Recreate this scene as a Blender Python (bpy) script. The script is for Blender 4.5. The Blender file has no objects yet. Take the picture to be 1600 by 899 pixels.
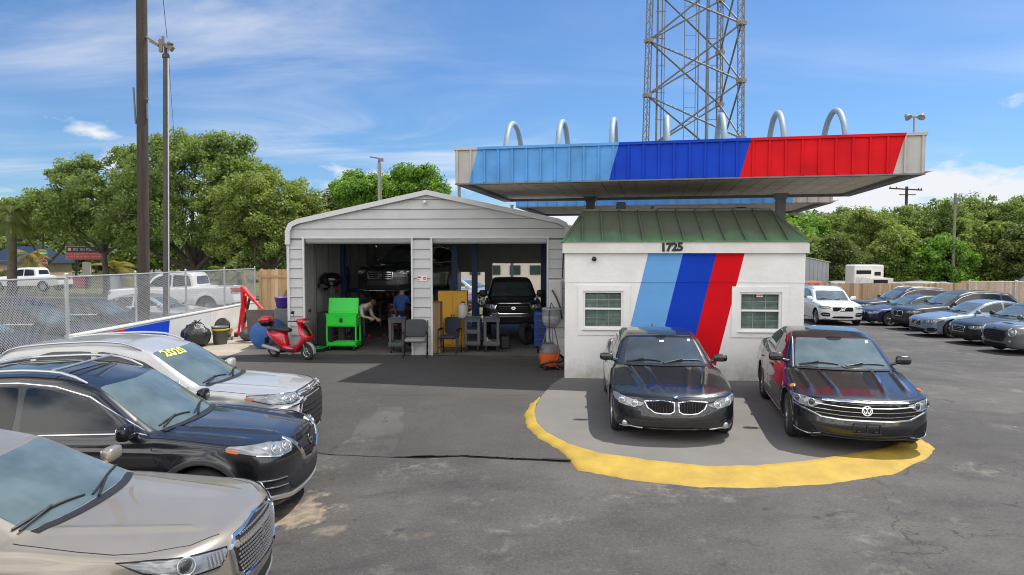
import bpy, math, random
import numpy as np
from mathutils import Vector, Matrix, geometry
from mathutils.bvhtree import BVHTree

scene = bpy.context.scene
COL = scene.collection
R = math.radians
PI = math.pi
random.seed(7)

# ---------------------------------------------------------------- camera
cam_data = bpy.data.cameras.new("camera")
cam_data.sensor_width = 36.0
cam_data.lens = 36.0 * 1048.0 / 1600.0
cam_data.clip_start = 0.1
cam_data.clip_end = 3000.0
cam = bpy.data.objects.new("camera", cam_data)
COL.objects.link(cam)
cam.location = (0.0, 0.0, 2.756)
cam.rotation_euler = (R(90 - 2.889), 0, 0)
scene.camera = cam

# ---------------------------------------------------------------- sun and sky
SUNV = Vector((0.46, 0.29, 1.0)).normalized()          # towards the sun
sun_el = math.asin(SUNV.z)
sun_az = math.atan2(SUNV.x, SUNV.y)
sd = bpy.data.lights.new("sun", 'SUN')
sd.energy = 4.0
sd.angle = R(0.55)
sd.color = (1.0, 0.955, 0.89)
sun = bpy.data.objects.new("sun", sd)
COL.objects.link(sun)
sun.location = (30, 20, 60)
sun.rotation_euler = SUNV.to_track_quat('Z', 'Y').to_euler()

world = bpy.data.worlds.new("World")
scene.world = world
world.use_nodes = True
nt = world.node_tree
nt.nodes.clear()
def _n(t, **kw):
    n = nt.nodes.new(t)
    for k, v in kw.items():
        setattr(n, k, v)
    return n
sky = _n('ShaderNodeTexSky', sky_type='NISHITA', sun_disc=False)
sky.sun_elevation = sun_el
sky.sun_rotation = sun_az
sky.altitude = 10
sky.air_density = 1.0
sky.dust_density = 0.6
sky.ozone_density = 2.5
tc = _n('ShaderNodeTexCoord')
sep = _n('ShaderNodeSeparateXYZ')
nt.links.new(tc.outputs['Generated'], sep.inputs[0])
def _m(op, a, b=None, c=None, clamp=False):
    n = _n('ShaderNodeMath', operation=op)
    n.use_clamp = clamp
    for i, v in enumerate((a, b, c)):
        if v is None: continue
        if isinstance(v, (int, float)): n.inputs[i].default_value = v
        else: nt.links.new(v, n.inputs[i])
    return n.outputs[0]
# planar cloud-layer coordinates: direction / (height + small)
zc = _m('MAXIMUM', sep.outputs['Z'], 0.0)
den = _m('ADD', zc, 0.10)
px = _m('DIVIDE', sep.outputs['X'], den)
py = _m('DIVIDE', sep.outputs['Y'], den)
comb = _n('ShaderNodeCombineXYZ')
nt.links.new(px, comb.inputs[0]); nt.links.new(py, comb.inputs[1])
def cloud(scale_xy, rot, loc, detail, rough, lo, hi, dist=0.0):
    mp = _n('ShaderNodeMapping')
    mp.inputs['Scale'].default_value = (scale_xy[0], scale_xy[1], 1)
    mp.inputs['Rotation'].default_value = (0, 0, rot)
    mp.inputs['Location'].default_value = loc
    nt.links.new(comb.outputs[0], mp.inputs[0])
    nz = _n('ShaderNodeTexNoise')
    nz.inputs['Scale'].default_value = 1.0
    nz.inputs['Detail'].default_value = detail
    nz.inputs['Roughness'].default_value = rough
    nz.inputs['Distortion'].default_value = dist
    nt.links.new(mp.outputs[0], nz.inputs['Vector'])
    mr = _n('ShaderNodeMapRange', interpolation_type='SMOOTHSTEP')
    mr.inputs['From Min'].default_value = lo
    mr.inputs['From Max'].default_value = hi
    nt.links.new(nz.outputs[0], mr.inputs[0])
    return mr.outputs[0]
cir = cloud((0.40, 1.05), R(-24), (3.1, 1.7, 0), 9, 0.60, 0.40, 0.76, 0.8)      # wispy cirrus streaks
cir2 = cloud((0.35, 0.5), R(-20), (5.3, 0.4, 0), 3, 0.5, 0.43, 0.66)           # where the cirrus lies
cirr = _m('MULTIPLY', cir, cir2)
cirr = _m('MULTIPLY', cirr, 0.80)
# small cumulus low over the horizon, in spherical coordinates
az = _m('ARCTAN2', sep.outputs['X'], sep.outputs['Y'])
el = sep.outputs['Z']
cb = _n('ShaderNodeCombineXYZ')
nt.links.new(_m('MULTIPLY', az, 7.0), cb.inputs[0])
nt.links.new(_m('MULTIPLY', el, 15.0), cb.inputs[1])
nzc = _n('ShaderNodeTexNoise')
nzc.inputs['Scale'].default_value = 1.0; nzc.inputs['Detail'].default_value = 8
nzc.inputs['Roughness'].default_value = 0.55
mpc = _n('ShaderNodeMapping'); mpc.inputs['Location'].default_value = (13.2, 5.1, 0.0)
nt.links.new(cb.outputs[0], mpc.inputs[0]); nt.links.new(mpc.outputs[0], nzc.inputs['Vector'])
# threshold rises with elevation so that cumulus stay low
thr = _m('MULTIPLY_ADD', el, 1.9, 0.325)
cum = _m('SUBTRACT', nzc.outputs[0], thr)
cum = _m('MULTIPLY', cum, 9.0, clamp=True)
allc = _m('MAXIMUM', cirr, cum)
mixc = _n('ShaderNodeMix', data_type='RGBA')
nt.links.new(allc, mixc.inputs['Factor'])
tint = _n('ShaderNodeMix', data_type='RGBA', blend_type='MULTIPLY')
tint.inputs['Factor'].default_value = 1.0
tint.inputs['B'].default_value = (0.47, 0.66, 0.86, 1)
nt.links.new(sky.outputs[0], tint.inputs['A'])
nt.links.new(tint.outputs['Result'], mixc.inputs['A'])
mixc.inputs['B'].default_value = (5.5, 5.7, 6.0, 1)
bg = _n('ShaderNodeBackground')
bg.inputs['Strength'].default_value = 0.12
out = _n('ShaderNodeOutputWorld')
# broad cumulus added behind the camera, extra bright as neutral fill light
beh = cloud((1.0, 1.0), R(15), (0.7, 4.2, 0), 7, 0.55, 0.40, 0.52, 0.3)
bm = _n('ShaderNodeMapRange', interpolation_type='SMOOTHSTEP')
bm.inputs['From Min'].default_value = 0.02; bm.inputs['From Max'].default_value = -0.30
nt.links.new(sep.outputs['Y'], bm.inputs[0])
behm = _m('MULTIPLY', beh, bm.outputs[0])
mixb = _n('ShaderNodeMix', data_type='RGBA')
nt.links.new(behm, mixb.inputs['Factor'])
nt.links.new(mixc.outputs['Result'], mixb.inputs['A'])
mixb.inputs['B'].default_value = (14.5, 14.0, 13.5, 1)
nt.links.new(mixb.outputs['Result'], bg.inputs['Color'])
nt.links.new(bg.outputs[0], out.inputs[0])

scene.cycles.filter_width = 1.05
scene.view_settings.view_transform = 'Standard'
scene.view_settings.look = 'None'
scene.view_settings.gamma = 1.0
scene.view_settings.exposure = 0.42
scene.view_settings.use_curve_mapping = False

# ---------------------------------------------------------------- materials
MATS = {}
def mat(name, col=(0.5, 0.5, 0.5), rough=0.6, metal=0.0, coat=0.0, ior=1.5, noise=None, bump=None, spec=None,
        alpha=None, emit=None, sheen=None, coat_rough=0.03, streak=None):
    """noise = (scale, amount, detail): soft mottling of the colour; bump = (scale, strength, distance)"""
    if name in MATS: return MATS[name]
    m = bpy.data.materials.new(name)
    m.use_nodes = True
    t = m.node_tree
    b = t.nodes['Principled BSDF']
    b.inputs['Base Color'].default_value = (*col, 1)
    b.inputs['Roughness'].default_value = rough
    b.inputs['Metallic'].default_value = metal
    b.inputs['Coat Weight'].default_value = coat
    b.inputs['Coat Roughness'].default_value = coat_rough
    b.inputs['IOR'].default_value = ior
    if spec is not None: b.inputs['Specular IOR Level'].default_value = spec
    if emit is not None:
        b.inputs['Emission Color'].default_value = (*emit[0], 1)
        b.inputs['Emission Strength'].default_value = emit[1]
    co = t.nodes.new('ShaderNodeTexCoord')
    src = co.outputs['Object']
    if noise:
        nz = t.nodes.new('ShaderNodeTexNoise')
        nz.inputs['Scale'].default_value = noise[0]
        nz.inputs['Detail'].default_value = noise[2] if len(noise) > 2 else 6
        nz.inputs['Roughness'].default_value = 0.6
        if streak:
            mp = t.nodes.new('ShaderNodeMapping')
            mp.inputs['Scale'].default_value = streak
            t.links.new(src, mp.inputs[0]); t.links.new(mp.outputs[0], nz.inputs['Vector'])
        else:
            t.links.new(src, nz.inputs['Vector'])
        mr = t.nodes.new('ShaderNodeMapRange')
        mr.inputs['From Min'].default_value = 0.25; mr.inputs['From Max'].default_value = 0.75
        mr.inputs['To Min'].default_value = 1 - noise[1]; mr.inputs['To Max'].default_value = 1 + noise[1]
        t.links.new(nz.outputs[0], mr.inputs[0])
        mx = t.nodes.new('ShaderNodeMix'); mx.data_type = 'RGBA'; mx.blend_type = 'MULTIPLY'
        mx.inputs['Factor'].default_value = 1
        mx.inputs['A'].default_value = (*col, 1)
        t.links.new(mr.outputs[0], mx.inputs['B'])
        t.links.new(mx.outputs['Result'], b.inputs['Base Color'])
    if bump:
        nb = t.nodes.new('ShaderNodeTexNoise')
        nb.inputs['Scale'].default_value = bump[0]; nb.inputs['Detail'].default_value = 5
        t.links.new(src, nb.inputs['Vector'])
        bp = t.nodes.new('ShaderNodeBump')
        bp.inputs['Strength'].default_value = bump[1]
        bp.inputs['Distance'].default_value = bump[2] if len(bump) > 2 else 0.01
        t.links.new(nb.outputs[0], bp.inputs['Height'])
        t.links.new(bp.outputs[0], b.inputs['Normal'])
    MATS[name] = m
    return m

def stain(m, col, zmax, scale=3.0):
    """splash dirt with a ragged upper edge low on a wall, in local height"""
    t = m.node_tree; b = t.nodes['Principled BSDF']; src = b.inputs['Base Color'].links[0].from_socket
    co = t.nodes.new('ShaderNodeTexCoord'); sp_ = t.nodes.new('ShaderNodeSeparateXYZ'); t.links.new(co.outputs['Object'], sp_.inputs[0])
    nz = t.nodes.new('ShaderNodeTexNoise'); nz.inputs['Scale'].default_value = scale; nz.inputs['Detail'].default_value = 9; nz.inputs['Roughness'].default_value = .7; t.links.new(co.outputs['Object'], nz.inputs['Vector'])
    ad = t.nodes.new('ShaderNodeMath'); ad.operation = 'MULTIPLY_ADD'; ad.inputs[1].default_value = -1.6; t.links.new(nz.outputs[0], ad.inputs[0]); t.links.new(sp_.outputs['Z'], ad.inputs[2])
    mr = t.nodes.new('ShaderNodeMapRange'); mr.inputs['From Min'].default_value = -.95; mr.inputs['From Max'].default_value = -.8 + zmax; mr.inputs['To Min'].default_value = .7; mr.inputs['To Max'].default_value = 0; t.links.new(ad.outputs[0], mr.inputs[0])
    mx = t.nodes.new('ShaderNodeMix'); mx.data_type = 'RGBA'; mx.inputs['B'].default_value = (*col, 1); t.links.new(mr.outputs[0], mx.inputs['Factor']); t.links.new(src, mx.inputs['A']); t.links.new(mx.outputs['Result'], b.inputs['Base Color'])

# ---------------------------------------------------------------- object helpers
def tag(o, label=None, cat=None, group=None, kind=None):
    if label: o['label'] = label
    if cat: o['category'] = cat
    if group: o['group'] = group
    if kind: o['kind'] = kind
    return o
def empty(name, loc=(0, 0, 0), rz=0.0, label=None, cat=None, group=None):
    o = bpy.data.objects.new(name, None)
    o.empty_display_size = 0.2
    COL.objects.link(o)
    o.location = loc
    o.rotation_euler = (0, 0, rz)
    return tag(o, label, cat, group)
def link_mesh(name, me, parent=None):
    o = bpy.data.objects.new(name, me)
    COL.objects.link(o)
    if parent is not None: o.parent = parent
    return o
def copy_tree(o, parent=None):
    c = o.copy(); COL.objects.link(c)
    if parent is not None: c.parent = parent
    for ch in list(o.children): copy_tree(ch, c)
    return c

class MB:
    """collects shapes, then links them as ONE mesh object"""
    def __init__(s):
        s.v = []; s.f = []; s.m = []; s.sm = []
    def add(s, vs, fs, mi=0, smooth=False):
        o = len(s.v)
        s.v.extend([tuple(p) for p in vs])
        s.f.extend([tuple(i + o for i in f) for f in fs])
        s.m.extend([mi] * len(fs)); s.sm.extend([smooth] * len(fs))
    def box(s, c, d, rz=0, mi=0, rot=None, bev=0.0):
        hx, hy, hz = d[0] / 2, d[1] / 2, d[2] / 2
        M = rot if rot is not None else Matrix.Rotation(rz, 3, 'Z')
        if bev > 0 and min(hx, hy, hz) > bev * 1.2:
            b = bev; P = []; F = []
            for sx in (-1, 1):
                for sy in (-1, 1):
                    for sz in (-1, 1):
                        P += [(sx * hx, sy * (hy - b), sz * (hz - b)), (sx * (hx - b), sy * hy, sz * (hz - b)), (sx * (hx - b), sy * (hy - b), sz * hz)]
            def id(sx, sy, sz, a): return ((sx > 0) * 4 + (sy > 0) * 2 + (sz > 0)) * 3 + a
            for sg in (-1, 1):
                F.append([id(sg, a, b2, 0) for a, b2 in ((-1, -1), (1, -1), (1, 1), (-1, 1))][::sg])
                F.append([id(a, sg, b2, 1) for a, b2 in ((-1, -1), (1, -1), (1, 1), (-1, 1))][::-sg])
                F.append([id(a, b2, sg, 2) for a, b2 in ((-1, -1), (1, -1), (1, 1), (-1, 1))][::sg])
            for a in (-1, 1):
                for c2 in (-1, 1):
                    F.append([id(a, c2, -1, 0), id(a, c2, 1, 0), id(a, c2, 1, 1), id(a, c2, -1, 1)][::(a * c2 * -1)])
                    F.append([id(a, -1, c2, 0), id(a, 1, c2, 0), id(a, 1, c2, 2), id(a, -1, c2, 2)][::(a * c2)])
                    F.append([id(-1, a, c2, 1), id(1, a, c2, 1), id(1, a, c2, 2), id(-1, a, c2, 2)][::(a * c2 * -1)])
                    for e in (-1, 1):
                        F.append([id(a, c2, e, 0), id(a, c2, e, 1), id(a, c2, e, 2)][::(a * c2 * e)])
            s.add([M @ Vector(p) + Vector(c) for p in P], F, mi)
            return
        P = [(x, y, z) for x in (-hx, hx) for y in (-hy, hy) for z in (-hz, hz)]
        F = [(0, 1, 3, 2), (4, 6, 7, 5), (0, 4, 5, 1), (2, 3, 7, 6), (0, 2, 6, 4), (1, 5, 7, 3)]
        s.add([M @ Vector(p) + Vector(c) for p in P], F, mi)
    def tube(s, pts, r, n=8, mi=0, cap=True, smooth=True, closed=False):
        pts = [Vector(p) for p in pts]
        rs = r if isinstance(r, (list, tuple)) else [r] * len(pts)
        rings = []; up = None
        m = len(pts)
        for i, p in enumerate(pts):
            if closed: d = pts[(i + 1) % m] - pts[i - 1]
            elif i == 0: d = pts[1] - pts[0]
            elif i == m - 1: d = pts[-1] - pts[-2]
            else: d = pts[i + 1] - pts[i - 1]
            d.normalize()
            if up is None:
                up = d.orthogonal().normalized()
            up = (up - d * up.dot(d))
            if up.length < 1e-6: up = d.orthogonal()
            up.normalize()
            w = d.cross(up)
            rings.append([p + (up * math.cos(2 * PI * k / n) + w * math.sin(2 * PI * k / n)) * rs[i] for k in range(n)])
        V = [q for rg in rings for q in rg]; F = []
        for i in range(m if closed else m - 1):
            j = (i + 1) % m
            for k in range(n):
                F.append((i * n + k, i * n + (k + 1) % n, j * n + (k + 1) % n, j * n + k))
        s.add(V, F, mi, smooth)
        if cap and not closed:
            s.add(rings[0][::-1], [tuple(range(n))], mi); s.add(rings[-1], [tuple(range(n))], mi)
    def lathe(s, prof, n=24, c=(0, 0, 0), axis='Z', mi=0, smooth=True, M=None, a0=0, a1=2 * PI):
        full = abs(a1 - a0 - 2 * PI) < 1e-6
        V = []; F = []
        cnt = n if full else n + 1
        for k in range(cnt):
            a = a0 + (a1 - a0) * k / n
            for (r, z) in prof:
                x, y = r * math.cos(a), r * math.sin(a)
                if axis == 'Z': p = (x, y, z)
                elif axis == 'X': p = (z, x, y)
                else: p = (y, z, x)
                V.append(p)
        L = len(prof)
        for k in range(n):
            k2 = (k + 1) % cnt
            for i in range(L - 1):
                F.append((k * L + i, k2 * L + i, k2 * L + i + 1, k * L + i + 1))
        if M is not None: V = [M @ Vector(p) for p in V]
        s.add([Vector(p) + Vector(c) for p in V], F, mi, smooth)
    def prism(s, poly, z0, z1, mi=0, M=None):
        """poly in xy (counter-clockwise), extruded z0..z1; M maps to place"""
        n = len(poly)
        V = [(x, y, z0) for x, y in poly] + [(x, y, z1) for x, y in poly]
        F = [tuple(range(n - 1, -1, -1)), tuple(range(n, 2 * n))] + [(i, (i + 1) % n, n + (i + 1) % n, n + i) for i in range(n)]
        if M is not None: V = [M @ Vector(p) for p in V]
        s.add(V, F, mi)
    def blob(s, c, r, e1=0.7, e2=0.7, nu=16, nv=10, mi=0, M=None):
        """superellipsoid"""
        def sp(a, e): return math.copysign(abs(a) ** e, a)
        V = []; F = []
        for j in range(nv + 1):
            ph = -PI / 2 + PI * j / nv
            for i in range(nu):
                th = 2 * PI * i / nu
                p = Vector((r[0] * sp(math.cos(ph), e1) * sp(math.cos(th), e2), r[1] * sp(math.cos(ph), e1) * sp(math.sin(th), e2), r[2] * sp(math.sin(ph), e1)))
                if M is not None: p = M @ p
                V.append(p + Vector(c))
        for j in range(nv):
            for i in range(nu):
                F.append((j * nu + i, j * nu + (i + 1) % nu, (j + 1) * nu + (i + 1) % nu, (j + 1) * nu + i))
        s.add(V, F, mi, True)
    def build(s, name, mats, parent=None, loc=None):
        me = bpy.data.meshes.new(name)
        me.from_pydata(s.v, [], s.f)
        if not isinstance(mats, (list, tuple)): mats = [mats]
        for m in mats: me.materials.append(m)
        me.polygons.foreach_set('material_index', s.m)
        me.polygons.foreach_set('use_smooth', s.sm)
        me.update()
        o = link_mesh(name, me, parent)
        if loc is not None: o.location = loc
        return o

def text_mesh(body, size, extrude=0.0, font_bold=0.0, align='CENTER'):
    cu = bpy.data.curves.new("lettering", 'FONT')
    cu.body = body; cu.size = size; cu.extrude = extrude; cu.offset = font_bold
    cu.align_x = align; cu.align_y = 'CENTER'; cu.resolution_u = 3
    o = bpy.data.objects.new("lettering", cu)
    COL.objects.link(o)
    dg = bpy.context.evaluated_depsgraph_get(); dg.update()
    me = bpy.data.meshes.new_from_object(o.evaluated_get(dg))
    bpy.data.objects.remove(o); bpy.data.curves.remove(cu)
    return me

def smoothstep(a, b, x):
    t = np.clip((x - a) / (b - a), 0, 1)
    return t * t * (3 - 2 * t)
def zg(x, y):
    """height of the lot: a flat apron round the buildings, falling away left of the apron and towards the back right"""
    x = np.asarray(x, float); y = np.asarray(y, float)
    left = -0.23 * smoothstep(-0.6, -2.6, x) * smoothstep(13.5, 9.0, y)
    front = -0.05 * smoothstep(9.0, 8.2, y + 0.08 * x)
    right = -0.027 * np.clip(y - 8, 0, 40) * smoothstep(6.5, 12.5, x)
    return np.minimum(left, front) + right
# ================================================================ cars
def smax(a, b, k):
    h = np.maximum(k - np.abs(a - b), 0) / k
    return np.maximum(a, b) + h * h * k * 0.25
def smin(a, b, k):
    return -smax(-a, -b, k)
class Prof:
    def __init__(s, pts, sig=0.05):
        xs = np.arange(-0.8, 7.0, 0.01)
        ys = np.interp(xs, [p[0] for p in pts], [p[1] for p in pts])
        n = max(1, int(round(sig * 3 / 0.01)))
        k = np.exp(-0.5 * (np.arange(-n, n + 1) * 0.01 / max(sig, 1e-4)) ** 2); k /= k.sum()
        s.x = xs; s.y = np.convolve(np.pad(ys, n, mode='edge'), k, mode='valid')
        s.g = np.gradient(s.y, xs)
    def __call__(s, t): return np.interp(t, s.x, s.y)
    def grad(s, t): return np.interp(t, s.x, s.g)

def surf_net(F, lo, hi, h):
    ax = [np.arange(lo[i], hi[i] + h, h) for i in range(3)]
    X, Y, Z = np.meshgrid(*ax, indexing='ij')
    G = F(X, Y, Z)
    S = G < 0
    nx, ny, nz = S.shape
    C = np.zeros((nx - 1, ny - 1, nz - 1), np.int8)
    for a in (0, 1):
        for b in (0, 1):
            for c in (0, 1):
                C += S[a:nx - 1 + a, b:ny - 1 + b, c:nz - 1 + c]
    act = (C > 0) & (C < 8)
    idx = -np.ones(C.shape, np.int64); ii = np.argwhere(act); idx[act] = np.arange(len(ii))
    acc = np.zeros((len(ii), 3)); cnt = np.zeros(len(ii))
    cor = [(a, b, c) for a in (0, 1) for b in (0, 1) for c in (0, 1)]
    for p in cor:
        for d in range(3):
            if p[d] == 0:
                q = list(p); q[d] = 1
                g0 = G[ii[:, 0] + p[0], ii[:, 1] + p[1], ii[:, 2] + p[2]]
                g1 = G[ii[:, 0] + q[0], ii[:, 1] + q[1], ii[:, 2] + q[2]]
                m = (g0 < 0) != (g1 < 0)
                u = np.where(m, g0 / np.where(m, g0 - g1, 1), 0)
                pos = np.array(p, float)[None, :] + 0
                pp = np.repeat(pos, len(ii), 0); pp[:, d] += u
                acc[m] += pp[m]; cnt[m] += 1
    V = (ii + acc / cnt[:, None]) * h + np.array(lo)
    quads = []
    for d in range(3):
        a, b = [(1, 2), (2, 0), (0, 1)][d]
        sl0 = [slice(None)] * 3; sl1 = [slice(None)] * 3
        sl0[d] = slice(0, -1); sl1[d] = slice(1, None)
        E0 = S[tuple(sl0)]; E1 = S[tuple(sl1)]
        e = np.argwhere(E0 != E1)
        ok = (e[:, a] > 0) & (e[:, b] > 0) & (e[:, a] < C.shape[a]) & (e[:, b] < C.shape[b])
        e = e[ok]
        flip = E0[tuple(e.T)]
        def cell(da, db):
            c = e.copy(); c[:, a] += da; c[:, b] += db
            return idx[tuple(c.T)]
        q = np.stack([cell(-1, -1), cell(0, -1), cell(0, 0), cell(-1, 0)], 1)
        q[~flip] = q[~flip][:, ::-1]
        quads.append(q)
    Q = np.concatenate(quads); Q = Q[(Q >= 0).all(1)]
    def grad(P, e=1e-3):
        g = np.empty_like(P)
        for k in range(3):
            o = np.zeros(3); o[k] = e
            g[:, k] = (F(*(P + o).T) - F(*(P - o).T)) / (2 * e)
        return g
    for it in range(3):
        g = grad(V); f = F(*V.T)
        st = -f / np.maximum((g * g).sum(1), 0.05)
        step = g * st[:, None]
        l = np.linalg.norm(step, axis=1); step *= np.minimum(1, 0.5 * h / np.maximum(l, 1e-9))[:, None]
        V = V + step
    N = grad(V); N /= np.maximum(np.linalg.norm(N, axis=1), 1e-9)[:, None]
    return V, Q, N

def paint(name, col, metal=0.0, rough=0.35, coat=1.0):
    return mat(name, col, rough=rough, metal=metal, coat=coat, coat_rough=0.012, noise=(2.3, 0.06, 5))
M_GLASS = mat('car_glass', (0.012, 0.016, 0.018), rough=0.02, ior=1.6, coat=0.0)
M_WS = mat('windscreen_glass', (0.085, 0.118, 0.122), rough=0.02, ior=1.85, noise=(1.7, 0.45, 3))
M_PRIV = mat('tinted_glass', (0.008, 0.009, 0.010), rough=0.03, ior=1.55)
M_BLK = mat('black_plastic', (0.018, 0.018, 0.019), rough=0.42, noise=(9, 0.2))
M_GBLK = mat('gloss_black', (0.008, 0.008, 0.009), rough=0.12)
M_VOID = mat('dark_void', (0.006, 0.006, 0.006), rough=0.9)
M_CHR = mat('chrome', (0.78, 0.78, 0.79), rough=0.10, metal=1.0)
M_SILV = mat('satin_silver', (0.55, 0.56, 0.57), rough=0.32, metal=0.85)
M_RUB = mat('tyre_rubber', (0.022, 0.022, 0.023), rough=0.75, noise=(14, 0.25))
M_RIM = mat('alloy', (0.42, 0.43, 0.44), rough=0.3, metal=0.9)
M_RIMD = mat('dark_alloy', (0.06, 0.06, 0.065), rough=0.3, metal=0.8)
M_DISC = mat('brake_disc', (0.25, 0.24, 0.23), rough=0.4, metal=1.0)
M_LAMP = mat('lamp_glass', (0.24, 0.255, 0.26), rough=0.06, ior=1.7, metal=0.3, noise=(11, 0.3, 1))
M_LAMPD = mat('lamp_dark', (0.035, 0.037, 0.04), rough=0.06, ior=1.7)
M_LENS = mat('projector_lens', (0.55, 0.58, 0.6), rough=0.05, metal=0.7)
M_AMB = mat('amber_lens', (0.75, 0.16, 0.02), rough=0.15)
M_RED = mat('red_lens', (0.45, 0.01, 0.012), rough=0.12)
M_WHT = mat('badge_white', (0.8, 0.8, 0.8), rough=0.35)
M_BADB = mat('badge_blue', (0.02, 0.10, 0.40), rough=0.3)

class Car:
    def __init__(s, name, label, cat, pm, L, W, H, FO, WB, TR, top, cab, bot=0.2, belt=0.95, wb=0.9, tum=0.36, nose=None, tail=None,
                 af=0.30, ar=0.22, pf=3.0, sec=None, crown=0.06, rcrown=0.05, ridges=(), flare=0.012, h=0.028, bow=0.22,
                 tw=0.22, rim='alloy', spokes=10, arch=0.055, group=None, taper=0.05, cabtaper=0.06, bed=None, rimr=0.66, sharp=(.09, .16), crease=None):
        s.__dict__.update(locals())
        s.dzf = 0.0; s.kt = .09; s.kf = .16
        s.kt, s.kf = sharp
        s.root = empty(name, label=label, cat=cat, group=group)
        s.top_ = Prof(top, 0.05); s.cab_ = Prof([(cab[0][0] - .45, -.2)] + cab, 0.06)
        s.bot_ = Prof(bot if isinstance(bot, list) else [(0, bot + .04), (0.5, bot), (L - .5, bot), (L, bot + 0.1)], 0.05)
        nose = nose or [(0.1, 0.16), (0.25, 0.05), (0.42, 0.0), (0.55, 0.0), (0.68, 0.03), (0.8, 0.1), (1.0, 0.3)]
        tail = tail or [(0.1, 0.16), (0.25, 0.04), (0.45, 0.0), (0.65, 0.01), (0.9, 0.06), (1.1, 0.1), (1.8, 0.3)]
        s.nose_ = Prof(nose, 0.03); s.tail_ = Prof(tail, 0.04)
        sec = sec or [(0.1, -0.10), (0.22, -0.045), (0.32, -0.02), (0.5, -0.012), (0.68, 0.0), (0.8, -0.012), (belt, -0.055), (belt + 0.3, -0.2)]
        s.sec_ = Prof(sec, 0.04)
        V, Q, N = surf_net(s.F, (-W / 2 - 0.06, -0.08, min(bot if not isinstance(bot, list) else 0.2, 0.2) - 0.12), (W / 2 + 0.06, L + 0.08, H + 0.06), h)
        me = bpy.data.meshes.new('body')
        me.vertices.add(len(V)); 
        P = V.copy(); P[:, 1] -= FO
        me.vertices.foreach_set('co', P.astype(np.float32).ravel())
        me.loops.add(len(Q) * 4); me.polygons.add(len(Q))
        me.loops.foreach_set('vertex_index', Q.ravel().astype(np.int32))
        me.polygons.foreach_set('loop_start', np.arange(0, len(Q) * 4, 4, dtype=np.int32))
        me.polygons.foreach_set('loop_total', np.full(len(Q), 4, dtype=np.int32))
        Cn = V[Q].mean(1)
        x = np.abs(Cn[:, 0]); t = Cn[:, 1]; z = Cn[:, 2]
        mi = np.zeros(len(Q), np.int32)
        hw = s.hw(t, z)
        for ta in (FO, FO + WB):
            d = np.hypot(t - ta, z - TR)
            mi[(d < TR + arch + 0.012) & (x < hw - 0.012)] = 1
        mi[z < s.bot_(t) + 0.035] = 1
        me.polygons.foreach_set('material_index', mi)
        me.materials.append(pm); me.materials.append(M_VOID)
        me.update(calc_edges=True)
        me.polygons.foreach_set('use_smooth', np.ones(len(Q), bool))
        me.normals_split_custom_set_from_vertices([tuple(n) for n in N])
        s.body = link_mesh('body', me, s.root)
        s.bvh = BVHTree.FromPolygons([tuple(p) for p in V], [tuple(int(i) for i in q) for q in Q])
    def hw(s, t, z):
        pl = 1 - s.taper * smoothstep(1.2, 0.0, t) - s.taper * smoothstep(s.L - 1.3, s.L, t)
        w = (s.W / 2 + s.sec_(z)) * pl
        for ta in (s.FO, s.FO + s.WB):
            d = np.hypot(t - ta, z - s.TR)
            w = w + s.flare * np.exp(-((d - s.TR - s.arch - 0.03) / 0.06) ** 2)
        if s.crease:
            for (zc0, dz, amp, wd) in s.crease:
                w = w + amp * np.tanh((z - zc0 - dz * (t - 1)) / wd) * smoothstep(0.6, 1.2, t)
        return w
    def F(s, x, t, z):
        x = np.abs(x); W2 = s.W / 2; xx = np.minimum(x / W2, 1.15)
        side = x - s.hw(t, z)
        fr = s.nose_(z) + s.af * xx ** s.pf - t
        re = t - (s.L - s.tail_(z) - s.ar * xx ** 3)
        zt = s.top_(t) - s.crown * xx ** 2.4
        for (x0, x1, t0, t1, amp, wd) in s.ridges:          # pressed lines in the bonnet
            xc = x0 + (x1 - x0) * (t - t0) / (t1 - t0)
            zt = zt + amp * np.exp(-((x - xc) / wd) ** 2) * smoothstep(t0 - .1, t0 + .2, t) * smoothstep(t1 + .15, t1 - .15, t)
        tp = (z - zt)
        low = smax(side, fr, s.kf); low = smax(low, re, 0.16)
        low = smax(low, tp, s.kt)
        low = smax(low, s.bot_(t) - z, 0.05)
        if s.cab is not None:
            tm = s.L * 0.55
            te = t - s.bow * xx * xx * np.clip((tm - t) / 0.9, -0.8, 1)
            g = s.cab_.grad(te)
            rz = (z - (s.cab_(te) - s.rcrown * xx ** 2.2)) / np.sqrt(1 + np.minimum(g * g, 9))
            wc = s.wb * s.W / 2 - s.tum * (z - s.belt) - s.cabtaper * smoothstep(s.L * 0.5, s.L, t)
            cs = (x - wc) / math.sqrt(1 + s.tum ** 2)
            cb = smax(rz, cs, 0.10)
            cb = smax(cb, s.belt - 0.35 - z, 0.02)
            cb = smax(cb, re, 0.06)
            low = smin(low, cb, 0.035)
        if s.bed:
            t0, t1, zb0 = s.bed
            v = np.maximum.reduce([t0 - t, t - t1, x - (W2 - 0.14), zb0 - z])
            low = np.maximum(low, -v)
        for ta in (s.FO, s.FO + s.WB):
            v = np.maximum(np.hypot(t - ta, z - s.TR) - (s.TR + s.arch), (W2 - 0.36) - x)
            low = smax(low, -v, 0.012)
        return low
    # -- projection of outlines on the body
    def hit(s, p, d):
        o = Vector(p) - Vector(d) * 3.0
        r = s.bvh.ray_cast(o, Vector(d), 6.0)
        if r[0] is None:
            r = s.bvh.find_nearest(Vector(p))
            if r[0] is None: return Vector(p), -Vector(d)
        n = r[1]
        if n.dot(Vector(d)) > 0: n = -n
        return r[0], n
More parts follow.
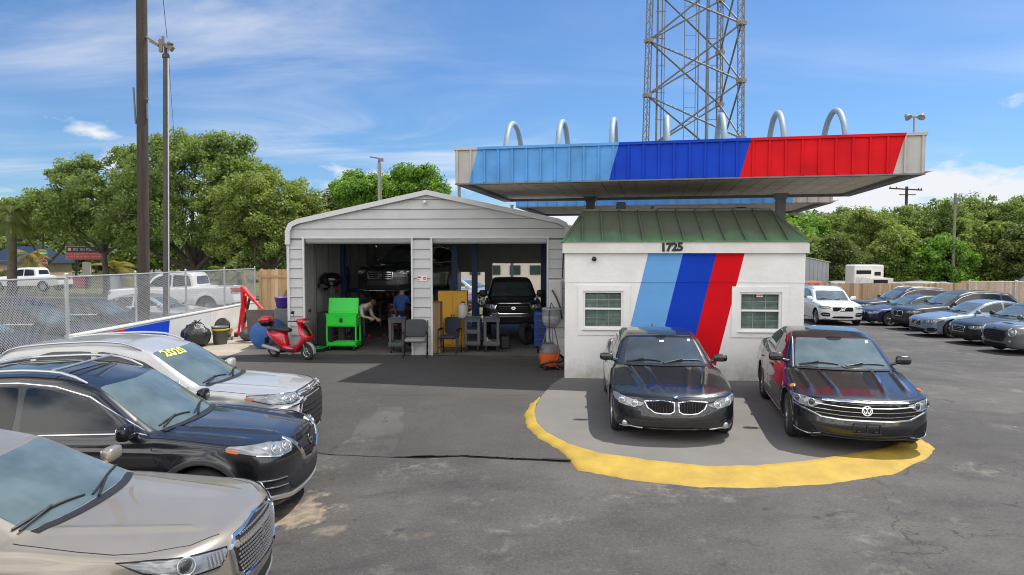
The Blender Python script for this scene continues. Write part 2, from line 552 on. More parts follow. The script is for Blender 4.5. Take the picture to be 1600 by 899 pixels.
    def patch(s, name, pts, d, m, off=0.005, res=0.07, skirt=0.02, rnd=2, mirror=False, parent=None, flip=False, close=True):
        """panel: an outline of (x,t,z) points projected along d onto the body, filled and given an edge"""
        objs = []
        for sg in ((1, -1) if mirror else (1,)):
            dd = Vector((d[0] * sg, d[1], d[2])).normalized()
            zo = s.dzf if dd.y > .5 else 0
            P = [Vector((p[0] * sg, p[1], p[2] - zo)) for p in pts]
            u = dd.cross(Vector((0, 0, 1)))
            if u.length < 0.1: u = Vector((1, 0, 0))
            u.normalize(); v = u.cross(dd)
            q = [Vector((p.dot(u), p.dot(v))) for p in P]
            for _ in range(rnd):                       # round the corners
                nq = []
                for i in range(len(q)):
                    a, b = q[i], q[(i + 1) % len(q)]
                    l = (b - a).length; c = min(0.25, 0.035 / max(l, 1e-6) if _ == 0 else 0.25)
                    nq += [a.lerp(b, c), a.lerp(b, 1 - c)]
                q = nq
            o2 = []
            for i in range(len(q)):
                a, b = q[i], q[(i + 1) % len(q)]
                k = max(1, int((b - a).length / res))
                o2 += [a.lerp(b, j / k) for j in range(k)]
            # drop duplicates
            q = [p for i, p in enumerate(o2) if (p - o2[i - 1]).length > 1e-4]
            n = len(q)
            x0, x1 = min(p.x for p in q), max(p.x for p in q); y0, y1 = min(p.y for p in q), max(p.y for p in q)
            inner = []
            qa = np.array([(p.x, p.y) for p in q])
            gx = np.arange(x0 + res * .5, x1, res); gy = np.arange(y0 + res * .5, y1, res)
            for ix in gx:
                for iy in gy:
                    a = qa; b = np.roll(qa, -1, 0)
                    cr = ((a[:, 1] > iy) != (b[:, 1] > iy)) & (ix < (b[:, 0] - a[:, 0]) * (iy - a[:, 1]) / (b[:, 1] - a[:, 1] + 1e-12) + a[:, 0])
                    if cr.sum() % 2 == 1 and np.hypot(a[:, 0] - ix, a[:, 1] - iy).min() > res * 0.4:
                        inner.append(Vector((ix, iy)))
            vs, es, fs, _, _, _ = geometry.delaunay_2d_cdt(q + inner, [(i, (i + 1) % n) for i in range(n)], [], 1, 1e-5)
            V = []; Nn = []; Hp = []
            for p in vs:
                w = u * p.x + v * p.y
                # put the plane near the body
                w = w + dd * (P[0].dot(dd))
                hp, hn = s.hit(w, dd)
                V.append(hp + hn * off); Nn.append(hn); Hp.append(hp)
            F = [tuple(f) for f in fs]
            # edge skirt
            ec = {}
            for f in F:
                for i in range(len(f)):
                    e = (f[i], f[(i + 1) % len(f)]); k = (min(e), max(e)); ec.setdefault(k, []).append(e)
            base = len(V); mp = {}
            for k, l in ec.items():
                if len(l) == 1:
                    a, b = l[0]
                    for w_ in (a, b):
                        if w_ not in mp:
                            mp[w_] = len(V); V.append(V[w_] - Nn[w_] * skirt); Hp.append(Hp[w_])
                    F.append((b, a, mp[a], mp[b]))
            mb = MB(); nf = len(fs)
            V2 = [(p.x, p.y - s.FO, p.z) for p in V]
            mb.add(V2, F[:nf], 0, True); 
            k0 = len(mb.f)
            mb.f.extend(F[nf:]); mb.m.extend([0] * (len(F) - nf)); mb.sm.extend([False] * (len(F) - nf))
            ob = mb.build(name, m, parent or s.root)
            A = np.array([tuple(p) for p in Hp]); G_ = np.empty_like(A)      # smooth normals of the body under the panel
            for k in range(3):
                e_ = np.zeros(3); e_[k] = .004; G_[:, k] = s.F(*(A + e_).T) - s.F(*(A - e_).T)
            G_ /= np.maximum(np.linalg.norm(G_, axis=1), 1e-9)[:, None]
            ob.data.normals_split_custom_set_from_vertices([tuple(g) for g in G_])
            objs.append(ob)
        return objs if mirror else objs[0]
    def strip(s, name, pts, d, m, w=0.012, off=0.003, mirror=False, closed=False, parent=None, res=0.06, th=0.004, one=False):
        """a band following a line of (x,t,z) points projected along d"""
        objs = []; mb = MB()
        for sg in ((1, -1) if mirror else (1,)):
            dd = Vector((d[0] * sg, d[1], d[2])).normalized()
            zo = s.dzf if dd.y > .5 else 0
            P = [Vector((p[0] * sg, p[1], p[2] - zo)) for p in pts]
            if closed: P.append(P[0])
            S = []
            for i in range(len(P) - 1):
                k = max(1, int((P[i + 1] - P[i]).length / res))
                S += [P[i].lerp(P[i + 1], j / k) for j in range(k)]
            S.append(P[-1])
            hp = [s.hit(p, dd) for p in S]
            if not one: mb = MB()
            V = []; 
            for i, (p, nn) in enumerate(hp):
                a = hp[max(0, i - 1)][0]; b = hp[min(len(hp) - 1, i + 1)][0]
                if closed and i in (0, len(hp) - 1): a = hp[-2][0]; b = hp[1][0]
                tg = (b - a)
                if tg.length < 1e-6: tg = Vector((0, 0, 1))
                sd_ = tg.normalized().cross(nn)
                if sd_.length < 1e-6: sd_ = tg.orthogonal()
                sd_.normalize(); ww = w[i * (len(w) - 1) // max(1, len(hp) - 1)] if isinstance(w, (list, tuple)) else w
                for (e, o) in ((-.5, -0.006), (-.5, off), (-.3, off + th), (.3, off + th), (.5, off), (.5, -0.006)):
                    r = p + sd_ * ww * e + nn * o
                    V.append((r.x, r.y - s.FO, r.z))
            F = [(i * 6 + k, i * 6 + k + 1, (i + 1) * 6 + k + 1, (i + 1) * 6 + k) for i in range(len(hp) - 1) for k in range(5)]
            mb.add(V, F, 0, False)
            if not one: objs.append(mb.build(name, m, parent or s.root))
        if one: objs.append(mb.build(name, m, parent or s.root))
        return objs if (mirror and not one) else objs[0]
    def onbody(s, p, d, off=0.0):
        p = (p[0], p[1], p[2] - (s.dzf if Vector(d).normalized().y > .5 else 0))
        hp, n = s.hit(Vector(p), Vector(d).normalized())
        r = hp + n * off
        return Vector((r.x, r.y - s.FO, r.z)), n
    def wheels(s, rimmat=None, spokes=None, rot=0.3, steer=0.0):
        TR, tw = s.TR, s.tw; rr = TR * s.rimr
        rimmat = rimmat or M_RIM; ns = spokes or s.spokes
        tyre = MB()
        tyre.lathe([(rr, -tw / 2 + .015), (rr + .012, -tw / 2), (TR * .9, -tw / 2 - .006), (TR - .02, -tw / 2 + .012), (TR, -tw / 2 + .045),
                    (TR, -0.03), (TR - .008, -0.028), (TR - .008, -.02), (TR, -.018), (TR, .018), (TR - .008, .02), (TR - .008, .028), (TR, .03),
                    (TR, tw / 2 - .045), (TR - .02, tw / 2 - .012), (TR * .9, tw / 2 + .006), (rr + .012, tw / 2), (rr, tw / 2 - .015)], 40, axis='X')
        rim = MB()
        rim.lathe([(rr + .004, tw / 2 - .004), (rr - .012, tw / 2 - .002), (rr - .02, tw / 2 - .02), (rr - .03, 0), (rr - .03, -tw / 2)], 40, axis='X')
        dm = tw / 2 - 0.03
        for k in range(ns):
            a = 2 * PI * k / ns + rot
            M = Matrix.Rotation(a, 3, 'X')
            for da in ((-0.055, 0.055) if ns <= 5 else (0,)):
                w0 = 0.022 if ns > 5 else 0.017; w1 = w0 * .8
                P = []
                for (r, w, xo) in ((.05, w0 * 1.4, dm + .004), (rr * .55, w0, dm + .008), (rr - .012, w1, tw / 2 - .014)):
                    for sx in (-1, 1):
                        for dx in (0, -.03):
                            y = sx * w + r * da * 1.5
                            P.append(M @ Vector((xo + dx, y, r)))
                F = []
                for q in range(2):
                    o = q * 4
                    F += [(o, o + 2, o + 6, o + 4), (o, o + 4, o + 5, o + 1), (o + 2, o + 3, o + 7, o + 6)]
                rim.add(P, F, 0)
        rim.lathe([(0.0, dm + .012), (.028, dm + .012), (.032, dm + .006), (.07, dm + .002), (.075, dm - .03)], 20, axis='X')
        disc = MB(); disc.lathe([(0.0, -.0), (rr * .72, 0), (rr * .72, -.02)], 28, axis='X', c=(tw / 2 - .09, 0, 0))
        disc.lathe([(0.0, -.0), (rr - .02, 0)], 24, axis='X', c=(tw / 2 - .16, 0, 0), mi=1)
        proto = None
        k = 0
        for ta in (s.FO, s.FO + s.WB):
            for sg in (1, -1):
                w = bpy.data.objects.new('wheel', None); COL.objects.link(w); w.parent = s.root
                w.location = (sg * (s.W / 2 - tw / 2 - 0.025), ta - s.FO, TR)
                w.rotation_euler = (0, 0, 0 if sg > 0 else PI)
                if ta == s.FO: w.rotation_euler[2] += steer
                if proto is None:
                    a = tyre.build('tyre', M_RUB, w); b = rim.build('rim', rimmat, w); c = disc.build('brake_disc', [M_DISC, M_VOID], w)
                    proto = (a, b, c)
                else:
                    for o in proto:
                        q = o.copy(); COL.objects.link(q); q.parent = w
        # axle housings / floor pan so that no light comes through
        mb = MB(); mb.box((0, s.L / 2 - s.FO, s.bot_(1.5) + 0.12), (s.W - .74, s.L - .9, .12)); mb.build('floor_pan', M_VOID, s.root)
    def mirrors(s, t, z, paintm=None, size=(0.10, 0.055, 0.075), x=None):
        pm = paintm or s.pm
        for sg in (1, -1):
            xx = x or (s.wb * s.W / 2 - .02)
            mb = MB()
            c = (sg * (xx + 0.16), t - s.FO, z)
            mb.blob(c, size, .55, .6, 18, 10)
            # stalk
            mb.tube([(sg * (xx - .06), t - s.FO - .01, z - .07), (sg * (xx + .03), t - s.FO - .005, z - .055), (sg * (xx + .10), t - s.FO, z - .035)], [.03, .026, .022], 8)
            o = mb.build('wing_mirror', pm, s.root)
            g = MB(); g.blob((c[0], c[1] + size[1] * .82, c[2]), (size[0] * .82, .012, size[2] * .8), .3, .6, 14, 6)
            g.build('mirror_glass', M_CHR, o)
    def handles(s, ts, z, m=None, x=None):
        for t in ts:
            for sg in (1, -1):
                p, n = s.onbody((sg * s.W / 2, t, z), (-sg, 0, 0), 0.018)
                mb = MB(); mb.blob(p, (.013, .095, .016), .6, .6, 10, 8); mb.build('door_handle', m or s.pm, s.root)
    def wipers(s, tb, zb, halfw=0.6):
        """two blades parked along the foot of the windscreen; tb = t of its foot at the centre"""
        for (x0, x1) in ((-halfw * .05, halfw * 1.0), (-halfw * 1.02, -halfw * .12)):
            mb = MB(); P = []
            for k in range(9):
                u = k / 8; x = x0 + (x1 - x0) * u
                foot = tb + .20 * (x / .68) ** 2 * .8
                p, n = s.onbody((x, foot + .035 + .06 * math.sin(u * PI * .8), 2), (0, 0, -1), .012 + .006 * math.sin(u * PI))
                P.append(p)
            mb.tube(P, .010, 5); q = P[0] + Vector((0, -.05, -.01)); mb.tube([q, (P[4] + Vector((0, -.012, .02)))], .010, 5)
            mb.build('wiper', M_BLK, s.root)
        mb = MB(); P = []
        for k in range(13):
            x = -.66 + 1.32 * k / 12
            p, n = s.onbody((x, tb - .05 + .19 * (x / .68) ** 2 * .8, 2), (0, 0, -1), .002); P.append(p)
        for i in range(12):
            a, b = P[i], P[i + 1]
            mb.add([a + Vector((0, -.035, 0)), b + Vector((0, -.035, 0)), b + Vector((0, .06, .012)), a + Vector((0, .06, .012))], [(0, 1, 2, 3)])
        mb.build('cowl', M_BLK, s.root)
    def place(s, x, y, th, dz=None):
        z = float(zg(x, y)) if dz is None else dz
        s.root.location = (x, y, z); s.root.rotation_euler = (0, 0, R(th))
        return s
    def glazing(s, ws, sides, rear=None, wsm=None, sidem=None, frame=None, pill=True):
        """ws: half outline of the windscreen [(x,t)...] from centre bottom to centre top; sides: list of polygons [(t,z)...]"""
        full = [(x, t, s.H) for x, t in ws] + [(-x, t, s.H) for x, t in ws[::-1] if x > 0]
        o = s.patch('windscreen', full, (0, 0, -1), wsm or M_WS, off=.004, res=.08)
        big = []
        bb = [(x * 1.03 + (0.012 if x > 0 else 0), t + (-.03 if i < len(ws) / 2 else .035)) for i, (x, t) in enumerate(ws)]
        for i, poly in enumerate(sides):
            mm = sidem[i] if isinstance(sidem, list) else (sidem or M_GLASS)
            s.patch('side_window', [(1, t, z) for t, z in poly], (-1, 0, 0), mm, off=.004, res=.08, mirror=True)
        if rear:
            full = [(x, s.L, z) for x, z in rear] + [(-x, s.L, z) for x, z in rear[::-1]]
            s.patch('rear_window', full, (0, -1, 0), M_PRIV, off=.004, res=.09)
    def seams(s, lines, m=None, w=.009):
        for ln in lines:
            s.strip('door_gap', [(1, t, z) for t, z in ln], (-1, 0, 0), M_VOID, w=w, off=.0008, th=.0004, mirror=True)
# ================================================================ ground
def asphalt(name, base, warm=(1, .935, .865), scuff=0.25, crack=0.5, sand=None, rough=0.85, bumpd=0.01, var=1.0):
    m = bpy.data.materials.new(name); m.use_nodes = True; t = m.node_tree; b = t.nodes['Principled BSDF']
    b.inputs['Roughness'].default_value = rough
    L = t.links.new
    def N(ty, **k):
        n = t.nodes.new(ty)
        for a, v in k.items(): setattr(n, a, v)
        return n
    co = N('ShaderNodeTexCoord').outputs['Object']
    def noise(sc, det=6, ro=.6, loc=None, scale=None, dist=0):
        n = N('ShaderNodeTexNoise'); n.inputs['Scale'].default_value = sc; n.inputs['Detail'].default_value = det; n.inputs['Roughness'].default_value = ro
        n.inputs['Distortion'].default_value = dist
        mp = N('ShaderNodeMapping')
        if loc: mp.inputs['Location'].default_value = loc
        if scale: mp.inputs['Scale'].default_value = scale
        L(co, mp.inputs[0]); L(mp.outputs[0], n.inputs['Vector']); return n.outputs[0]
    def mr(v, a, c, x, y, sm=True):
        n = N('ShaderNodeMapRange', interpolation_type='SMOOTHSTEP' if sm else 'LINEAR')
        n.inputs['From Min'].default_value = a; n.inputs['From Max'].default_value = c; n.inputs['To Min'].default_value = x; n.inputs['To Max'].default_value = y
        L(v, n.inputs[0]); return n.outputs[0]
    def mul(a, c):
        n = N('ShaderNodeMath', operation='MULTIPLY')
        for i, v in enumerate((a, c)):
            if isinstance(v, (int, float)): n.inputs[i].default_value = v
            else: L(v, n.inputs[i])
        return n.outputs[0]
    def mix(f, a, c):
        n = N('ShaderNodeMix', data_type='RGBA')
        if isinstance(f, (int, float)): n.inputs['Factor'].default_value = f
        else: L(f, n.inputs['Factor'])
        for k, v in (('A', a), ('B', c)):
            if isinstance(v, tuple): n.inputs[k].default_value = (*v, 1)
            else: L(v, n.inputs[k])
        return n.outputs['Result']
    c0 = tuple(base * w for w in warm); c1 = tuple(base * 1.9 * w for w in (1, .92, .82)); c2 = tuple(base * .55 * w for w in (1, .98, .95))
    col = mix(mr(noise(.35, 8, .62), .35, .68, 0, var), c0, c1)
    col = mix(mr(noise(.9, 7, .65, loc=(7, 3, 0), scale=(1, 2.2, 1)), .48, .72, 0, .75 * var), col, c2)
    col = mix(mul(mr(noise(3.1, 3, .5, loc=(8, 8, 8)), .68, .74, 0, 1), .7), col, tuple(base * .35 for _ in range(3)))   # oil drips
    sp = noise(34, 5, .85); col = mix(mr(sp, .54, .68, 0, .95), col, tuple(base * 2.6 * w for w in warm)); col = mix(mr(sp, .46, .34, 0, .9), col, tuple(base * .45 for _ in range(3)))
    # pale scuffs
    sc = mul(mr(noise(1.1, 9, .72, loc=(3.3, 9.1, 0)), .52, .68, 0, 1), mr(noise(7, 7, .75), .42, .60, 0, 1))
    col = mix(mul(sc, scuff), col, (.22, .20, .17))
    if crack:
        v = N('ShaderNodeTexVoronoi', feature='DISTANCE_TO_EDGE'); v.inputs['Scale'].default_value = .42
        ad = N('ShaderNodeVectorMath', operation='ADD'); L(co, ad.inputs[0])
        nn = N('ShaderNodeTexNoise'); nn.inputs['Scale'].default_value = 1.3; nn.inputs['Detail'].default_value = 6; L(co, nn.inputs['Vector'])
        sc2 = N('ShaderNodeVectorMath', operation='SCALE'); sc2.inputs['Scale'].default_value = 1.4; L(nn.outputs['Color'], sc2.inputs[0]); L(sc2.outputs[0], ad.inputs[1])
        L(ad.outputs[0], v.inputs['Vector'])
        ck = mul(mr(v.outputs['Distance'], .0, .006, 1, 0), mr(noise(.25, 4, .6, loc=(1, 5, 2)), .48, .60, 0, crack))
        col = mix(ck, col, tuple(base * .3 for _ in range(3)))
    if sand:
        for (sx, sy, r, amt) in sand:
            d = N('ShaderNodeVectorMath', operation='DISTANCE'); L(co, d.inputs[0]); d.inputs[1].default_value = (sx, sy, -.25)
            ad = N('ShaderNodeMath', operation='ADD'); L(d.outputs['Value'], ad.inputs[0]); L(mul(mr(noise(2.2, 8, .65), .3, .7, -r, r, False), .9), ad.inputs[1])
            f = mr(ad.outputs[0], r * .55, r * 1.15, amt, 0)
            f = mul(f, mr(noise(6, 8, .75, loc=(2, 2, 2)), .38, .62, .35, 1))
            col = mix(f, col, (.32, .25, .18))
    L(col, b.inputs['Base Color'])
    bp = N('ShaderNodeBump'); bp.inputs['Strength'].default_value = .55; bp.inputs['Distance'].default_value = bumpd
    L(noise(55, 4, .8), bp.inputs['Height']); L(bp.outputs[0], b.inputs['Normal'])
    return m

def sheet(name, poly, z, m, step=0.6, follow=True, kind='structure', thick=0.0):
    """flat sheet over a polygon (world xy) that follows the lie of the lot"""
    q = []
    n = len(poly)
    for i in range(n):
        a = Vector(poly[i]); b = Vector(poly[(i + 1) % n]); k = max(1, int((b - a).length / step))
        q += [a.lerp(b, j / k) for j in range(k)]
    qa = np.array([(p.x, p.y) for p in q]); n = len(q); inner = []
    for x in np.arange(qa[:, 0].min() + step / 2, qa[:, 0].max(), step):
        for y in np.arange(qa[:, 1].min() + step / 2, qa[:, 1].max(), step):
            a = qa; b = np.roll(qa, -1, 0)
            cr = ((a[:, 1] > y) != (b[:, 1] > y)) & (x < (b[:, 0] - a[:, 0]) * (y - a[:, 1]) / (b[:, 1] - a[:, 1] + 1e-12) + a[:, 0])
            if cr.sum() % 2 and np.hypot(a[:, 0] - x, a[:, 1] - y).min() > step * .35: inner.append(Vector((x, y)))
    vs, es, fs, _, _, _ = geometry.delaunay_2d_cdt(q + inner, [(i, (i + 1) % n) for i in range(n)], [], 1, 1e-5)
    V = [(p.x, p.y, (float(zg(p.x, p.y)) if follow else 0) + z) for p in vs]
    mb = MB(); mb.add(V, [tuple(f) for f in fs], 0, True)
    o = mb.build(name, m)
    if kind: o['kind'] = kind
    return o

# the big sheet: reaches the horizon
xs = np.concatenate([[-1500, -600, -200, -90], np.arange(-60, 61, 1.5), [90, 200, 600, 1500]])
ys = np.concatenate([[-60], np.arange(-12, 61, 1.5), [90, 150, 300, 700, 2500]])
X, Y = np.meshgrid(xs, ys, indexing='ij')
Z = zg(X, Y) - 0.045 - 0.25 * smoothstep(-9.5, -12.5, X)
V = np.stack([X, Y, Z], -1).reshape(-1, 3); ny = len(ys)
F = [(i * ny + j, (i + 1) * ny + j, (i + 1) * ny + j + 1, i * ny + j + 1) for i in range(len(xs) - 1) for j in range(ny - 1)]
mb = MB(); mb.add(V.tolist(), F, 0, True)
gm = mat('grass_ground', (.115, .125, .045), rough=.95, noise=(.6, .45, 9), bump=(8, .6, .05))
o = mb.build('ground', gm); o['kind'] = 'structure'

M_LOT = asphalt('asphalt_lot', .049, scuff=.55, crack=.85, sand=[(-2.6, 7.5, 0.5, .95), (-1.0, 6.6, .2, .2), (-1.9, 6.9, .2, .4), (-.2, 5.6, .2, .25), (-7.8, 17.2, .5, .5)])
M_APR = asphalt('asphalt_apron', .043, warm=(1, .915, .835), scuff=.10, crack=.12, rough=.8, var=.45)
LOT_ = sheet('parking_lot', [(-10.2, -6), (40, -6), (40, 40.2), (6.9, 40.2), (6.6, 30.5), (-10.2, 30.5)], 0.0, M_LOT, step=1.0)
# smoother sealed apron in front of the garage, its front edge cracked
edge = [(-2.9, 9.84), (-2.3, 9.62), (-1.8, 9.42), (-1.2, 9.18), (-.6, 9.03), (0, 8.93), (.5, 8.87), (.93, 8.80)]
APR_ = sheet('garage_apron', [(-9.9, 10.1), (-4, 9.95)] + edge + [(.75, 9.6), (.3, 10.4), (.25, 11.4), (.45, 12.3), (.9, 14.0), (1.1, 17.6), (-6.05, 17.9), (-7.8, 17.8), (-10.0, 15.6)], .005, M_APR, step=.5)
def topz(x, y):
    hs = [b.ray_cast(Vector((x, y, 5)), Vector((0, 0, -1)))[0] for b in GB]
    return max(h.z for h in hs if h is not None)
GB = [BVHTree.FromPolygons([v.co[:] for v in o_.data.vertices], [p.vertices[:] for p in o_.data.polygons]) for o_ in (LOT_, APR_)]
mb = MB()
random.seed(3)
ce = [(-4.2, 9.97), (-3.2, 9.9)] + edge
P = []
for a, b in zip(ce[:-1], ce[1:]):
    for k in range(6):
        u = k / 6; P.append((a[0] + (b[0] - a[0]) * u, a[1] + (b[1] - a[1]) * u + random.uniform(-.007, .007)))
V = []; 
for i, (x, y) in enumerate(P):
    w = .011 + random.uniform(-.005, .007) + (.015 if i > len(P) - 7 else 0); z = topz(x, y) + .004
    V += [(x, y - w, z), (x, y + w, z)]
mb.add(V, [(2 * i, 2 * i + 2, 2 * i + 3, 2 * i + 1) for i in range(len(P) - 1)])
o = mb.build('pavement_joint', mat('seam_shadow', (.012, .012, .012), rough=.9)); o['kind'] = 'structure'  # dark strip along the seam paints the shadow of its small step
# thin saw joints in the apron
for n_, pts in enumerate([[(-3.0, 13.0), (.3, 12.9)], [(-1.75, 17.2), (-1.95, 13.2), (-2.2, 11.4)]]):
    mb = MB(); V = []
    for a, b in zip(pts[:-1], pts[1:]):
        d = Vector((b[0] - a[0], b[1] - a[1])).normalized(); nn = Vector((-d.y, d.x)) * .008
        for p in (a, b):
            z = topz(*p) + .003; V += [(p[0] - nn.x, p[1] - nn.y, z), (p[0] + nn.x, p[1] + nn.y, z)]
    mb.add(V, [(i, i + 2, i + 3, i + 1) for i in range(0, len(V) - 2, 2)])
    o = mb.build('pavement_joint', mat('fine_joint', (.045, .043, .041), rough=.9)); o['kind'] = 'structure'
M_CONC = mat('pale_concrete', (.33, .285, .225), rough=.9, noise=(1.2, .22, 9), bump=(20, .3, .01))
sheet('concrete_slab', [(-10.15, 17.6), (-8.3, 17.9), (-7.0, 18.15), (-6.15, 18.3), (-5.9, 27.6), (-6.3, 28.5), (-10.15, 28.5)], .006, M_CONC, step=1.0)
sheet('side_lot', [(-48, 4), (-10.7, 4), (-10.7, 40), (-48, 42)], -.245, asphalt('asphalt_side', .06, scuff=.2, crack=.3), step=3, follow=False)
sheet('footpath', [(-60, 46.0), (-9, 44.5), (-9, 46.2), (-60, 48.0)], -.26, mat('path_concrete', (.38, .34, .28), rough=.9, noise=(1, .15)), step=4, follow=False)
sheet('road', [(-120, 90), (60, 84), (60, 92), (-120, 98)], -.27, asphalt('asphalt_road', .06, scuff=.1, crack=0), step=8, follow=False)

# ---------------------------------------------------------------- yellow kerb island
pad = mat('pad_concrete', (.145, .137, .125), rough=.85, noise=(.9, .16, 10), bump=(40, .25, .006))
ypaint = mat('yellow_kerb_paint', (.37, .245, .030), rough=.75, noise=(2.4, .24, 10), bump=(18, .5, .012))
inner = [(.83, 13.9), (.60, 12.9), (.48, 12.3), (.37, 11.4), (.39, 10.6), (.50, 10.0), (.78, 9.37), (1.18, 8.93), (1.83, 8.63), (2.5, 8.44), (3.16, 8.44), (3.84, 8.59), (4.72, 8.97), (5.35, 9.32), (5.68, 9.66)]
sheet('concrete_pad', [(1.14, 14.7)] + inner + [(6.0, 11.6), (6.35, 14.25), (6.35, 14.9), (3, 15.2)], .028, pad, step=.5)
outer = [(.50, 12.6), (.34, 12.1), (.23, 11.4), (.25, 10.6), (.39, 9.93), (.68, 9.28), (.86, 8.52), (1.5, 8.13), (2.27, 7.90), (3.02, 7.88), (3.84, 8.00), (4.82, 8.33), (5.66, 9.0), (5.98, 9.4), (6.05, 9.8)]
inn2 = [(.53, 12.55), (.44, 12.05), (.38, 11.4), (.40, 10.6), (.52, 10.05), (.80, 9.42), (1.20, 8.98), (1.83, 8.68), (2.5, 8.49), (3.16, 8.49), (3.84, 8.64), (4.72, 9.02), (5.33, 9.36), (5.66, 9.68), (5.78, 10.0)]
def resample(P, n):
    P = [Vector(p) for p in P]; d = [0]
    for a, b in zip(P[:-1], P[1:]): d.append(d[-1] + (b - a).length)
    out_ = []
    for k in range(n):
        s_ = d[-1] * k / (n - 1); i = max(j for j in range(len(d)) if d[j] <= s_ + 1e-9); i = min(i, len(P) - 2)
        u = (s_ - d[i]) / (d[i + 1] - d[i]); out_.append(P[i].lerp(P[i + 1], u))
    return out_
mb = MB(); V = []; no = 120; random.seed(11)
A = [Vector((outer[i][0], outer[i][1])) for i in range(len(outer))]; B = [Vector(p) for p in inn2]
rows = []
m_ = len(outer)
for k in range(no):
    s_ = (m_ - 1) * k / (no - 1); i = min(int(s_), m_ - 2); u = s_ - i
    a = A[i].lerp(A[i + 1], u); b = B[i].lerp(B[i + 1], u)
    j1 = random.uniform(-.011, .011); jz = random.uniform(-.004, .004)
    a = a + (a - b).normalized() * j1
    row = []
    for q, zz in ((-.06, -.01), (0, .018), (.18, .032), (.5, .045), (.8, .056), (.97, .060), (1.0, .025)):
        p = a.lerp(b, q) if q >= 0 else a + (a - b).normalized() * .03
        z0_ = float(zg(p.x, p.y)) * (1 - min(1, max(0, q))) + float(zg(p.x, p.y)) * max(0, min(1, q))
        row.append((p.x, p.y, z0_ + zz + jz))
    rows.append(row)
for r_ in rows: V += r_
mb.add(V, [(i * 7 + k, (i + 1) * 7 + k, (i + 1) * 7 + k + 1, i * 7 + k + 1) for i in range(no - 1) for k in range(6)], 0, True)
o = mb.build('kerb', ypaint); o['kind'] = 'structure'

# ================================================================ booth building
WH = mat('white_masonry_paint', (.74, .735, .71), rough=.75, noise=(1.3, .10, 10), bump=(9, .35, .02))
stain(WH, (.36, .32, .26), .42)
WT = mat('white_trim', (.76, .76, .74), rough=.5, noise=(3, .05))
B = empty('booth_building', (1.154, 14.63, 0), R(-5.03), 'small white booth with a green metal roof and diagonal blue and red stripes', 'building')
BW, BD = 5.06, 6.2
wins = [(.40, 1.265, 1.125, 1.95), (3.72, 4.60, 1.105, 1.935)]
mb = MB()
y0, y1 = 0.0, .2
xs_ = [0, wins[0][0], wins[0][1], wins[1][0], wins[1][1], BW]
for k in range(5):
    a, b = xs_[k], xs_[k + 1]; w = [w_ for w_ in wins if abs(w_[0] - a) < 1e-6]
    if w:
        mb.box(((a + b) / 2, .1, (w[0][2]) / 2), (b - a, .2, w[0][2])); mb.box(((a + b) / 2, .1, (w[0][3] + 2.80) / 2), (b - a, .2, 2.80 - w[0][3]))
    else: mb.box(((a + b) / 2, .1, 1.40), (b - a, .2, 2.80))
mb.box((.1, BD / 2 + .1, 1.4), (.2, BD - .2, 2.8)); mb.box((BW - .1, BD / 2 + .1, 1.4), (.2, BD - .2, 2.8)); mb.box((BW / 2, BD + .1, 1.4), (BW, .2, 2.8))
wall = mb.build('wall', WH, B)
mb = MB(); mb.box((BW / 2, -.006, 2.47), (BW + .01, .016, .66)); mb.build('upper_wall_band', WH, wall)
for (a, b, z0, z1) in wins:
    fr = MB()
    # flat raised surround
    g = .115 if a < 1 else .16
    fx0, fx1, fz0, fz1 = a - g, b + .14, z0 - .14, z1 + .12
    for c_, d_ in ((((fx0 + a) / 2, -.012, (fz0 + fz1) / 2), (a - fx0, .024, fz1 - fz0)), (((fx1 + b) / 2, -.012, (fz0 + fz1) / 2), (fx1 - b, .024, fz1 - fz0)),
                   (((a + b) / 2, -.012, (fz0 + z0) / 2), (b - a, .024, z0 - fz0)), (((a + b) / 2, -.012, (z1 + fz1) / 2), (b - a, .024, fz1 - z1))): fr.box(c_, d_)
    wn = fr.build('window', WH, B)
    f2 = MB(); mu = MB(); t = .045
    yy = .06
    for c_, d_ in (((a + t / 2, yy, (z0 + z1) / 2), (t, .08, z1 - z0)), ((b - t / 2, yy, (z0 + z1) / 2), (t, .08, z1 - z0)), (((a + b) / 2, yy, z0 + t / 2), (b - a - 2 * t, .08, t)),
                   (((a + b) / 2, yy, z1 - t / 2), (b - a - 2 * t, .08, t)), (((a + b) / 2, yy, (z0 + z1) / 2 + .02), (b - a - 2 * t, .06, .04))): f2.box(c_, d_)
    for k in (1, 2): mu.box((a + t + (b - a - 2 * t) * k / 3, yy + .03, (z0 + z1) / 2), (.010, .008, z1 - z0 - 2 * t))
    for z in (z0 + (z1 - z0) * .27, z0 + (z1 - z0) * .76): mu.box(((a + b) / 2, yy + .038, z), (b - a - 2 * t, .006, .010))
    f2.build('window_frame', WT, wn); mu.build('glazing_bars', mat('dull_bars', (.30, .34, .30), rough=.6), wn)
    sl_ = MB(); sl_.box(((a + b) / 2, -.035, z0 - .015), (b - a + .06, .07, .03), bev=.006); sl_.build('sill', WT, wn)
    gl = MB(); gl.box(((a + b) / 2, yy + .05, (z0 + z1) / 2), (b - a - .08, .006, z1 - z0 - .08)); gl.build('window_pane', mat('window_glass', (.035, .06, .05), rough=.04, ior=1.5), wn)
    bl = MB()
    for k in range(26):
        z = z0 + .06 + k * (z1 - z0 - .12) / 26
        bl.box(((a + b) / 2, yy + .044, z), (b - a - .12, .004, .020), mi=0)
    bl.build('blind', mat('green_blind', (.10, .15, .13), rough=.5, noise=(5, .5, 3)), wn)
